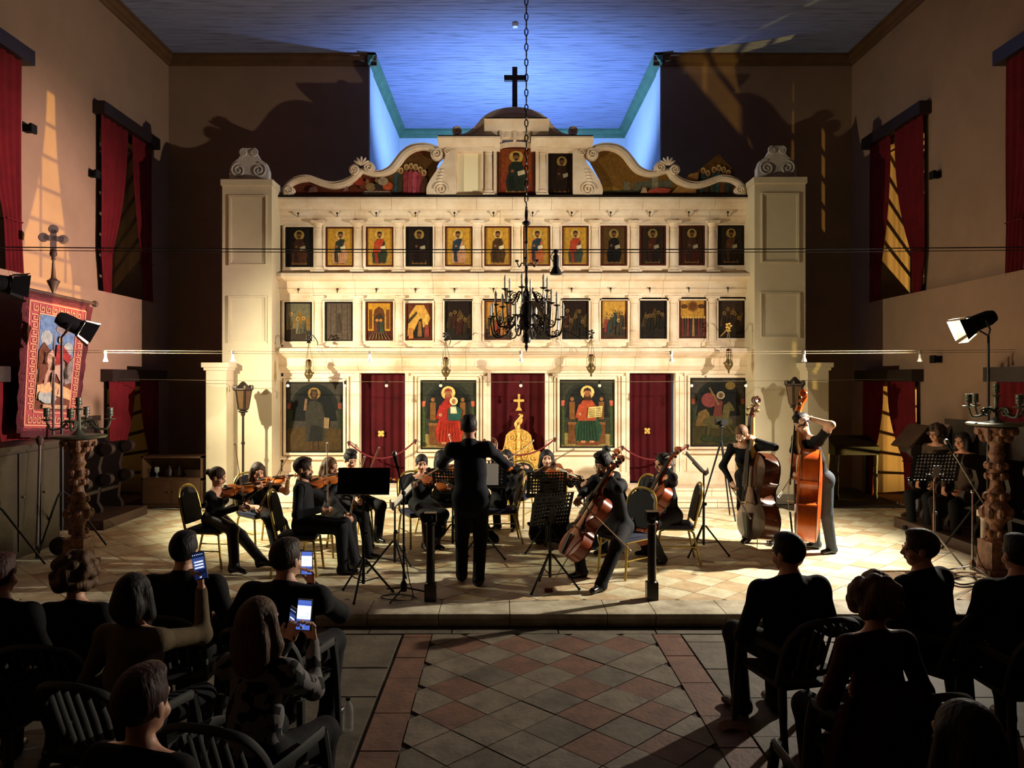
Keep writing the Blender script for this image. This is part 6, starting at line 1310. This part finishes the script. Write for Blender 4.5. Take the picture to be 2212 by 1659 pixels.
    for s, nm in ((-1, 'L'), (1, 'R')):
        hh = (.11 if heel else .085)*k
        ft = loc(feet[nm]) if nm in feet else (V3(s*.13, .4*k, 0) if sitting else V3(s*.1, 0, 0)); an = ft+V3(0, -.03, hh)
        pole = np.array(inv.to_3x3() @ Vector(knee[nm])) if nm in knee else (V3(s*.15, 1, 1.0) if sitting else V3(s*.1, 1, 0)); kn, an = ik(hip[s], an, .43*k, .43*k, pole)
        fdv = nrm(V3(s*.18, 1, 0)); leg = 'skin2' if skirt == 'short' else bt
        B.append(cap(hip[s], kn, .093*k*gr, .075*k, bt)); B.append(cap(kn, an+V3(0, 0, -.02), .071*k, .06*k if skirt != 'short' else .034*k, leg if skirt != 'short' else 'tights'))
        z0 = an[2]-hh
        B += [cap(an+V3(0, 0, -.01), an-fdv*.035*k+V3(0, 0, -hh+.045), .038*k, .04*k, 'shoe'), cap(an-fdv*.03*k+V3(0, 0, -hh+.04+(.04 if heel else 0)), an+fdv*.15*k+V3(0, 0, -hh+.032), .038*k, .03*k, 'shoe', np.cross(fdv, ez), 1.15)]
        if heel: B.append(cap(an-fdv*.05*k+V3(0, 0, -.05), an-fdv*.055*k+V3(0, 0, -hh+.01), .016, .009, 'shoe'))
        out['knee'+nm] = kn
        if skirt == 'long': B.append(cap(kn+V3(0, 0, -.02), V3(kn[0]*1.1, an[1]*.8+kn[1]*.25, .12), .095*k, .13*k, bt))
    if skirt:
        km = (out['kneeL']+out['kneeR'])/2; B.append(cap(p0+V3(0, .05, -.01), km, .1*k, .075*k, bt, ex, 1.7))
        if skirt == 'long': B.append(cap(km+V3(0, .0, -.05), V3(km[0], km[1]*.85, .13), .1*k, .13*k, bt, ex, 1.6))
        else: B.append(cap(km+V3(0, .02, 0), km+V3(0, .03, -.2), .075*k, .085*k, bt, ex, 1.7))
    bV, bF, bT = polygonise(B, hb, .035); cen = bV[bF].mean(1)-nb                # clean neckline: a tilted plane parts cloth from skin
    h_ = cen @ (up+(.55 if not jacket else .3)*fw); rad = np.linalg.norm(cen-np.outer(cen @ up, up), axis=1)
    for i_ in np.nonzero((rad < .13*k) & (cen @ up > -.16*k))[0]:
        if bT[i_] in ('top', 'skin'): bT[i_] = 'skin' if h_[i_] > (.034 if jacket else neck)*k else 'top'
    isk = np.array([t_ == 'skin' for t_ in bT]); ist = np.array([t_ == 'top' for t_ in bT]); reg = (rad < .13*k) & (cen @ up > -.16*k)
    vs_ = np.intersect1d(bF[isk & reg].ravel(), bF[ist & reg].ravel()); nv_ = up+(.55 if not jacket else .3)*fw
    hv = (bV[vs_]-nb) @ nv_-(.034 if jacket else neck)*k; okv = np.abs(hv) < 1.6*hb; bV[vs_[okv]] -= np.outer(hv[okv], nv_)/(nv_ @ nv_)
    body = (bV, bF, bT)
    # head
    R = rot(hyaw, hpitch, hroll); W_ = lambda a, b, c: hc+R @ (V3(a, b, c)*k); I = R.T
    E = lambda c, r, tg='skin', sub=False: elp(W_(*c), I, V3(*r)*k, tg, sub); K = lambda a, b, r0, r1, tg='skin': cap(W_(*a), W_(*b), r0*k, r1*k, tg)
    Hd = [E((0, -.012, .022), (.076, .095, .094)), E((0, .02, -.03), (.063, .072, .088)), E((0, .034, -.088), (.042, .044, .03)), K((-.034, .074, .02), (.034, .074, .02), .014, .014), K((0, .086, .004), (0, .106, -.034), .008, .0125), K((-.012, .094, -.04), (.012, .094, -.04), .009, .009)]
    for s in (-1, 1): Hd += [E((s*.031, .098, -.001), (.015, .014, .009), 'skin', True), E((s*.03, .077, -.002), (.0105, .0105, .0095), 'eye'), E((s*.077, -.006, -.012), (.011, .02, .031)), K((s*.018, .0875, .024), (s*.044, .079, .025), .0035, .0025, 'brow'), E((s*.04, .055, -.045), (.025, .025, .025))]
    Hd += [E((0, .087, -.063), (.018, .0105, .0075), 'lip'), cap(hc-R @ V3(0, .012, .04)*k, nb-up*.01*k, .05*k if sex == 'm' else .044*k, .05*k if sex == 'm' else .045*k, 'skin')]
    if beard: Hd += [E((0, .03, -.085), (.062, .062, .048), 'hair'), K((-.058, .02, -.05), (.0, .085, -.085), .018, .02, 'hair'), K((.058, .02, -.05), (.0, .085, -.085), .018, .02, 'hair'), K((-.025, .092, -.052), (.025, .092, -.052), .009, .009, 'hair')]
    hd = polygonise(Hd, .0056, .011)
    mm_ = {'brow': M('eyebrow', (74, 48, 36), .7), 'skin': SK[skin], 'eye': m_eye, 'lip': m_lip, 'hair': HAIRC[hairc], 'top': CL[top], 'bottom': CL[bottom], 'shoe': CL['shoe'], 'tights': CL['sock'], 'skin2': SK[skin]}
    o = mesh_from([body, hd]+fine, name, mm_, mat=m); setp(o, label, 'person', group)
    hp = hair_prims(hc, R, k, hair, hash(label) % 1000 if False else len(label))
    mesh_from([polygonise(hp, .0095, .02)], 'hair', {'hair': HAIRC[hairc]}, parent=o)
    if glasses:
        g_ = MB(); T_ = lambda a, b, c: Vector(W_(a, b, c))
        for s in (-1, 1): g_.tube([T_(s*.033+.021*math.cos(a), .1, -.004+.017*math.sin(a)) for a in [2*PI*i/12 for i in range(13)]], .0014, 5); g_.tube([T_(s*.054, .1, 0), T_(s*.078, .06, .002), T_(s*.08, -.01, .002)], .002, 4)
        g_.tube([T_(-.012, .1, 0), T_(.012, .1, 0)], .002, 4); g_.build('glasses', M('gold_wire', (170, 140, 80), .3, .8), o, world=False)
        MB().lathe([(.02*k, 0), (.02*k, .001)], 12, T_(.033, .1, -.004), T=Matrix(R).to_4x4() @ Matrix.Rotation(PI/2, 4, 'X')).lathe([(.02*k, 0), (.02*k, .001)], 12, T_(-.033, .1, -.004), T=Matrix(R).to_4x4() @ Matrix.Rotation(PI/2, 4, 'X')).build('lenses', M('lens_glass', (230, 230, 225), .05, alpha=.18), o, world=False)
    out['obj'] = o; return out
# ---------------------------------------------------------------- the musicians
GM = 'musicians'
VN = {}
def put_instr(kind, mv, key, label, o, tip, nh):
    if key in VN: t = copy_tree(VN[key]); t['label'] = label
    else: t = instrument(kind, label, mv, {'violin': 'violins', 'viola': 'violins', 'cello': 'cellos', 'bass': 'double basses'}[kind]); VN[key] = t
    place(t, frame(o, tip-o, nh)); return t
def fiddler(label, hip, D, headpx, Dh, face, violin, frog, tip, nh=(0, -.45, .9), mv=m_vio, kind='violin', who='', **kw):
    """violin: (tail px,py,D),(scroll px,py,D); frog, tip likewise"""
    o, s = P(*violin[0]), P(*violin[1]); d = (s-o).normalized(); nh_ = Vector(nh)
    lh = o+d*.44-nh_.normalized()*.03
    f, t = P(*frog), P(*tip)
    hx = XX(hip, D)
    r = person(label, hx, D, PZ, face, head=P(*headpx, Dh), hands={'L': lh, 'R': f+(t-f).normalized()*.01}, group=GM, **kw)
    put_instr(kind, mv, kind+mv.name, 'orange-brown %s held by %s' % (kind, who), o, s, nh)
    f = r['handR']; bow('bow drawn by %s' % who, f, f+(t-P(*frog)), d)
    return r
D = 8.95
fiddler('woman with hair in a bun, black top and leather trousers, playing violin at far left', 462, D, (470, 1030), 8.92, (1, -.12), ((482, 1062, 8.95), (590, 1046, 9.05)), (527, 1102, 8.62), (511, 1006, 8.75), who='the woman with the bun', H=1.62, hair='bun', hairc='brown', bottom='leather', neck=-.02, feet={'R': G(512, 1240), 'L': G(572, 1228)}, heel=True, hpitch=-.25, hyaw=.15, skin='m')
put_chair(XX(458, D), D-.02, math.atan2(-1, -.12), 'gold-framed chair of the woman with the bun')
D = 9.9
fiddler('woman with long straight brown hair playing violin behind the woman with the bun', 566, D, (557, 1018), 9.85, (.75, -.65), ((556, 1043, 9.75), (655, 1030, 9.7)), (556, 1103, 9.4), (611, 1001, 9.35), who='the long-haired woman', H=1.6, hair='long', hairc='brown', sleeve='short', feet={'R': G(600, 1200), 'L': G(640, 1196)}, hpitch=-.3, hyaw=-.25)
put_chair(XX(560, D), D+.03, math.atan2(-.75, -.65), 'gold-framed chair of the long-haired violinist')
D = 8.55
fiddler('bearded man in a dark suit playing violin, seen from his right side', 655, D, (655, 1012), 8.6, (.95, .05), ((668, 1046, 8.7), (770, 1022, 9.1)), (704, 1112, 8.3), (702, 1012, 8.42), who='the bearded man', H=1.78, sex='m', jacket=True, top='suit', bottom='suit', hair='short', hairc='brown', beard=True, skin='m', feet={'R': G(748, 1240), 'L': G(772, 1226)}, hyaw=-.1, hpitch=-.08)
put_chair(XX(648, D), D, math.atan2(-.95, .05), 'gold-framed chair of the bearded violinist')
D = 9.5
fiddler('woman with wavy hair and dark grey cardigan playing violin beside the bearded man', 722, D, (713, 1008), 9.45, (.8, -.5), ((716, 1035, 9.35), (806, 1022, 9.5)), (754, 1120, 9.05), (776, 1030, 9.1), who='the wavy-haired woman', H=1.66, hair='wavy', hairc='light', top='grey', feet={'R': G(770, 1212), 'L': G(800, 1206)}, hpitch=-.15, hyaw=.1, skin='m')
put_chair(XX(714, D), D+.05, math.atan2(-.8, -.5), 'gold-framed chair of the wavy-haired violinist')
D = 10.3
fiddler('young man with short dark hair behind the solid black music stand', 765, D, (757, 993), 10.2, (.55, -.8), ((762, 1024, 10.1), (850, 1040, 10.0)), (770, 1085, 9.75), (800, 1010, 9.7), who='the young man behind the stand', H=1.74, sex='m', hair='quiff', hairc='black', feet={'R': G(800, 1180), 'L': G(818, 1172)}, hpitch=-.25)
put_chair(XX(760, D), D+.05, math.atan2(-.55, -.8), 'gold-framed chair of the young man')
D = 9.95
fiddler('woman in short-sleeved black dress playing viola left of the conductor', 912, D, (911, 1001), 9.85, (.45, -.9), ((918, 1024, 9.72), (985, 1058, 9.45)), (884, 1056, 9.5), (975, 1000, 9.3), nh=(-.1, -.75, .65), mv=m_vio2, kind='viola', who='the woman left of the conductor', H=1.66, hair='bun', hairc='dark', sleeve='short', skirt='short', feet={'R': G(920, 1188), 'L': G(945, 1186)}, hyaw=-.25, hpitch=-.1)
put_chair(XX(905, D), D+.06, math.atan2(-.45, -.9), 'gold-framed chair of the viola player')
D = 10.7
fiddler('woman with long dark curly hair half hidden behind the conductor', 955, D, (956, 990), 10.65, (.75, .5), ((965, 1015, 10.6), (1030, 1000, 10.9)), (1000, 1060, 10.4), (985, 1010, 10.45), who='the woman behind the conductor', H=1.66, hair='wavy', hairc='black')
put_chair(XX(950, D), D-.03, math.atan2(-.75, .5), 'gold-framed chair hidden behind the conductor')
D = 10.2
fiddler('woman with long brown hair seated right of the conductor, turned away', 1078, D, (1072, 1002), 10.2, (-.9, -.1), ((1058, 1022, 10.1), (1000, 1030, 9.9)), (1053, 1030, 9.85), (1100, 995, 9.9), who='the woman right of the conductor', H=1.64, hair='wavy', hairc='brown', feet={'R': G(1062, 1172), 'L': G(1052, 1162)})
put_chair(XX(1080, D), D, math.atan2(.9, -.1), 'gold-framed chair right of the conductor')
D = 11.3
fiddler('woman with dark hair playing violin in front of the gilded gate', 1110, D, (1093, 988), 11.2, (-.35, -.93), ((1097, 1005, 11.1), (1070, 1030, 10.75)), (1135, 1010, 10.9), (1060, 985, 10.7), nh=(.1, -.7, .7), who='the woman before the gate', H=1.62, hair='long', hairc='black', sleeve='long')
put_chair(XX(1114, D), D+.05, math.atan2(.35, -.93), 'gold-framed chair before the gilded gate')
D = 10.5
fiddler('woman with long dark hair and full black skirt playing violin', 1190, D, (1181, 990), 10.4, (-.1, -1), ((1188, 1012, 10.25), (1232, 1030, 9.95)), (1132, 1033, 10.0), (1213, 984, 9.85), nh=(-.1, -.7, .7), who='the woman in the full skirt', H=1.68, hair='long', hairc='black', skirt='long', mv=m_vio2, kind='viola', elbow={'R': (-.8, -.1, -.3)}, hyaw=.1)
put_chair(XX(1192, D), D+.08, math.atan2(.1, -1), 'gold-framed chair under the full black skirt')
# conductor
D = 7.93
person('conductor in dark jacket standing with his back to us, arms raised', XX(1018, D), D, PZ, (.05, 1), H=1.79, sitting=False, sex='m', head=P(1013, 922, D), top='navy', bottom='black', jacket=True, hair='short', hairc='dark', skin='m', hands={'R': P(1072, 960, D+.33), 'L': P(982, 985, D+.5)}, elbow={'R': (.7, -.1, -.75), 'L': (-.75, 0, -.8)}, feet={'R': G(1034, 1262), 'L': G(998, 1254)}, group=GM, curl=.5, handdir={'R': P(1074, 930, D+.36)})
# cellists
def cellist(label, hip, D, headpx, Dh, face, tail, scroll, nh, frog, tip, key, mv, who, lhf=.86, **kw):
    o, s = P(*tail), P(*scroll); d = (s-o).normalized(); L = .755
    n_ = Vector(nh); n_ = (n_-d*n_.dot(d)).normalized(); lh = o+d*(L+.27*.75)+n_*.12
    f, t = P(*frog), P(*tip)
    r = person(label, XX(hip, D), D, PZ, face, head=P(*headpx, Dh), hands={'L': lh, 'R': f}, group=GM, **kw)
    put_instr('cello', mv, 'cello', 'red-brown cello played by %s' % who, o, s, nh); f = r['handR']; bow('bow drawn by %s' % who, f, t, n_); return r
D = 8.45
cellist('bearded man with glasses in a dark jacket playing the nearest cello', 1335, D, (1303, 1003), 8.3, (-.72, -.6), (1226, 1206, 7.95), (1349, 1003, 8.22), (-.95, -.32, .22), (1226, 1102, 7.65), (1322, 1150, 7.85), 'cello', m_cel, 'the man with glasses', H=1.76, sex='m', jacket=True, top='suit', bottom='black', hair='quiff', hairc='black', glasses=True, beard=True, skin='m', feet={'L': G(1293, 1278), 'R': G(1252, 1248)}, hpitch=-.3, hyaw=.1, elbow={'L': (.3, -.7, -.4), 'R': (-.6, -.3, -.4)}, knee={'L': (.35, -.6, 1), 'R': (-.6, .2, 1)})
put_chair(XX(1352, D), D+.05, math.atan2(.72, -.6), 'gold-framed chair of the nearest cellist')
D = 9.75
cellist('person with tied-up dark green-tinted hair playing cello behind the nearest cellist', 1345, D, (1303, 995), 9.65, (-.9, -.4), (1248, 1168, 9.3), (1341, 985, 9.55), (-.95, -.25, .22), (1256, 1046, 9.25), (1330, 1090, 9.4), 'cello', m_cel, 'the person with tied-up hair', H=1.66, hair='updo', hairc='green', elbow={'R': (-.6, -.4, -.4)})
put_chair(XX(1360, D), D+.05, math.atan2(.9, -.4), 'gold-framed chair behind the nearest cellist')
D = 9.15
cellist('young woman with short dark hair and fringe playing cello at right', 1448, D, (1432, 1000), 9.1, (-.9, -.32), (1372, 1172, 8.8), (1468, 990, 9.0), (-.95, -.25, .22), (1392, 1120, 8.55), (1330, 1150, 8.6), 'cello', m_cel, 'the woman with a fringe', H=1.68, hair='bob', hairc='dark', top='black', bottom='grey', feet={'L': G(1424, 1218), 'R': G(1395, 1200)}, hyaw=.05, hpitch=-.15)
put_chair(XX(1455, D), D+.0, math.atan2(1, .06), 'gold-framed chair with blue seat of the cellist with a fringe')
# bassists
o, s = P(1636, 1166, 9.75), P(1650, 878, 9.95); put_instr('bass', m_basd, 'bassd', 'dark brown double bass held by the bent woman', o, s, (-.97, -.2, .05))
D = 10.15; fr_ = P(1580, 1052, 9.9)
person('woman with glasses and dark sweater bending over the dark double bass', XX(1618, D), D, PZ, (-.45, -.88), H=1.66, sitting=False, head=P(1602, 938, 9.85), hands={'L': P(1632, 944, 9.72), 'R': fr_}, elbow={'L': (1, -.1, -.7), 'R': (-.6, .5, -.3)}, feet={'L': G(1664, 1176), 'R': G(1612, 1172)}, hair='bun', hairc='light', glasses=True, bottom='black', group=GM, hpitch=-.5, hyaw=-.2)
bow('bow held low by the woman at the dark double bass', fr_, P(1600, 1085, 9.6), (-.7, -.7, 0), .68)
o, s = P(1741, 1170, 9.15), P(1757, 852, 9.35); put_instr('bass', m_bas, 'basso', 'bright orange double bass seen from the side at right', o, s, (-.93, .38, .03))
D = 9.45; fr_ = P(1712, 1028, 9.3)
person('man in black short-sleeved shirt and grey jeans playing the orange double bass', XX(1772, D), D, PZ, (-.95, -.3), H=1.78, sitting=False, sex='m', sleeve='short', bottom='denim', head=P(1732, 914, 9.35), hands={'L': P(1738, 905, 9.15), 'R': fr_}, elbow={'L': (.75, -.8, .15), 'R': (0, .6, -.6)}, feet={'L': G(1792, 1196), 'R': G(1757, 1186)}, hair='short', hairc='black', skin='f', group=GM, hpitch=-.45, handdir={'L': P(1715, 908, 9.1)})
bow('bow held by the man at the orange double bass', fr_, P(1690, 1062, 8.9), (-.7, .3, .6), .68)
# two listeners in the right-hand stalls, tops darkened to stand in for shade
person('curly-haired person sitting in the dark stalls at right, nearer the lectern', 6.2, 10.95, PZ+.02, (-.9, -.4), H=1.66, seat=.47, head=Vector((6.18, 10.95, 1.5)), top='dim_top', bottom='plain', hair='curly', hairc='brown', skin='d', group='listeners in the stalls')
person('person in a brown coat sitting in the dark stalls at right, behind the microphone', 6.2, 10.3, PZ+.02, (-.9, -.4), H=1.7, seat=.47, head=Vector((6.15, 10.28, 1.45)), top='dim_top', bottom='plain', hair='bob', hairc='dark', skin='d', group='listeners in the stalls')
# ---------------------------------------------------------------- phones
m_body = M('phone_case', (8, 8, 9), .35)
def phone(c, face, upv, label, cols, rows=0):
    m = frame(c, -Vector(face), upv)                              # local +Y away from the viewer, +Z up
    t = thing('smartphone', label, 'phone', (0, 0, 0), 'phones filming the concert', mat=m)
    MB().box(-.038, .038, -.004, .004, -.077, .077).build('case', m_body, t, world=False)
    mb = MB(); mats = [M('screen_%d_%d_%d' % c_, c_, .4, emit=e_) for c_, e_ in cols]
    mb.box(-.0345, .0345, -.0048, -.004, -.072, .072, 0)
    y = -.0052
    def r_(x0, x1, z0, z1, i): mb.add([(x0, y, z0), (x1, y, z0), (x1, y, z1), (x0, y, z1)], [(0, 1, 2, 3)], i)
    r_(-.0345, .0345, -.02, .045, 1)
    for j in range(3): r_(-.026, .026, .018-.016*j, .026-.016*j, 2)
    for j in range(7): r_(-.03+.009*j, -.025+.009*j, -.045, -.028-.003*(j % 3), 3)
    for j in range(6): r_(-.03+.011*j, -.026+.011*j, .059, .063, 2)
    mb.lathe([(.006, 0), (0, .0005)], 10, (0, -.0054, -.06), 2, T=Matrix.Rotation(PI/2, 4, 'X')); mb.build('screen', mats, t, world=False)
    return t
BL = [((26, 44, 96), .5), ((60, 84, 150), .8), ((230, 234, 240), 1.6), ((16, 18, 30), .1)]
BR = [((70, 100, 190), 1.2), ((225, 232, 245), 2.2), ((120, 130, 160), 1.2), ((20, 22, 40), .1)]
# ---------------------------------------------------------------- the audience
GA = 'seated audience'
def listener(label, px, py, D, face=(0, 1), chair=True, clab=None, **kw):
    h = P(px, py, D); kw.setdefault('H', 1.7); f = Vector((face[0], face[1])).normalized()
    hx, hy = h.x-f.x*.05, h.y-f.y*.05
    r = person(label, hx, hy, 0, face, head=h, group=GA, hb=.013, **kw)
    if chair: put_plastic(hx-f.x*.02, hy-f.y*.02, math.atan2(-face[0], face[1]), clab or ('plastic chair under the '+' '.join(label.split()[:9])))
    return r
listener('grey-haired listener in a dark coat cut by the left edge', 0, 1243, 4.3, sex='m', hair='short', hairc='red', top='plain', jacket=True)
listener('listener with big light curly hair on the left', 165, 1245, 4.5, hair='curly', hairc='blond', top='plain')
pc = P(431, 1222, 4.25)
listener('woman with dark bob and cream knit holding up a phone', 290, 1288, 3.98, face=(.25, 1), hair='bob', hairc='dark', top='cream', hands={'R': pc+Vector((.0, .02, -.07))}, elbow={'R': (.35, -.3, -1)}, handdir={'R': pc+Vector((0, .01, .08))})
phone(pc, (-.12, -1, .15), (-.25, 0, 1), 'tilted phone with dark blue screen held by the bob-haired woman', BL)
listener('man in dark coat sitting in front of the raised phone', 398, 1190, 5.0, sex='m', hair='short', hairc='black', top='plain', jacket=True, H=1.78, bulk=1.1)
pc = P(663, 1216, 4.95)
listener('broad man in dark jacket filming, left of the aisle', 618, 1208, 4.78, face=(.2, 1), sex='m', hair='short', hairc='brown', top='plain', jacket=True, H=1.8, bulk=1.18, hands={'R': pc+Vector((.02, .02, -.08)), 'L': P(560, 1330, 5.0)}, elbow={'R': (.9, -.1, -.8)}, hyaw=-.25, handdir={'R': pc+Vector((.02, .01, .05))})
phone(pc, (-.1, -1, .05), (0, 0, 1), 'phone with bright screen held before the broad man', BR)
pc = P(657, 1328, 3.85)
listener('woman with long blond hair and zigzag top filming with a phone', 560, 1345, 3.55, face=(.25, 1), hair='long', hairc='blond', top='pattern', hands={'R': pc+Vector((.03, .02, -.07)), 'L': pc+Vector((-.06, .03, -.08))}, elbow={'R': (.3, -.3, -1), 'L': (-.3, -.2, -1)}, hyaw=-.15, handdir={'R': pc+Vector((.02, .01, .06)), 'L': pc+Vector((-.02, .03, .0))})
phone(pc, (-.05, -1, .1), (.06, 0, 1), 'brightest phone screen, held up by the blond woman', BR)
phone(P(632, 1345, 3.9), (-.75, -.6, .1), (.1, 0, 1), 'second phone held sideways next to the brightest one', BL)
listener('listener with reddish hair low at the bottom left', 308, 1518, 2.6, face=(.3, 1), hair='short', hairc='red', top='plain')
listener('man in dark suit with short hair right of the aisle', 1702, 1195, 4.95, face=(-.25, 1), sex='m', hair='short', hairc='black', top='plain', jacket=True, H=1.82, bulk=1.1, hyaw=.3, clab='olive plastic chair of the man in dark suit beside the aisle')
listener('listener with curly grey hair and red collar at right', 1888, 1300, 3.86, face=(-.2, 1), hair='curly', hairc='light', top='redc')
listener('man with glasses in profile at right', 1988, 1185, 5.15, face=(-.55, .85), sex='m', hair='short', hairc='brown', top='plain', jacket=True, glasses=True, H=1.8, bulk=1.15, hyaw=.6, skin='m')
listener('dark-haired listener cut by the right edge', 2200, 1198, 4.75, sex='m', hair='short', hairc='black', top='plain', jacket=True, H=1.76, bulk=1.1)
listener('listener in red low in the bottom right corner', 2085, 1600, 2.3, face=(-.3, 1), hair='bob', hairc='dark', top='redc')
# coat hung over a chair back
ch_ = put_plastic(XX(1900, 3.05), 3.3, 0, 'plastic chair under the dark red coat')
b = Vector((XX(1900, 3.05), 3.0, .3))
def coat(i, j):
    a = lerp(-PI*.5, PI*.5, i); w = .26*math.sin(a); z = lerp(1.12, .45, j); return (b.x+w*(.75+.3*min(1, j*3)), b.y-.02-.06*math.cos(a)-.05*j+.01*math.sin(i*25), z-.12*abs(math.sin(a))**3)
MB().grid(coat, 26, 14).build('draped_coat', CL['redc'], loc=(b.x, b.y, .45), label='dark red coat hung over a chair back at the lower right', cat='coat')
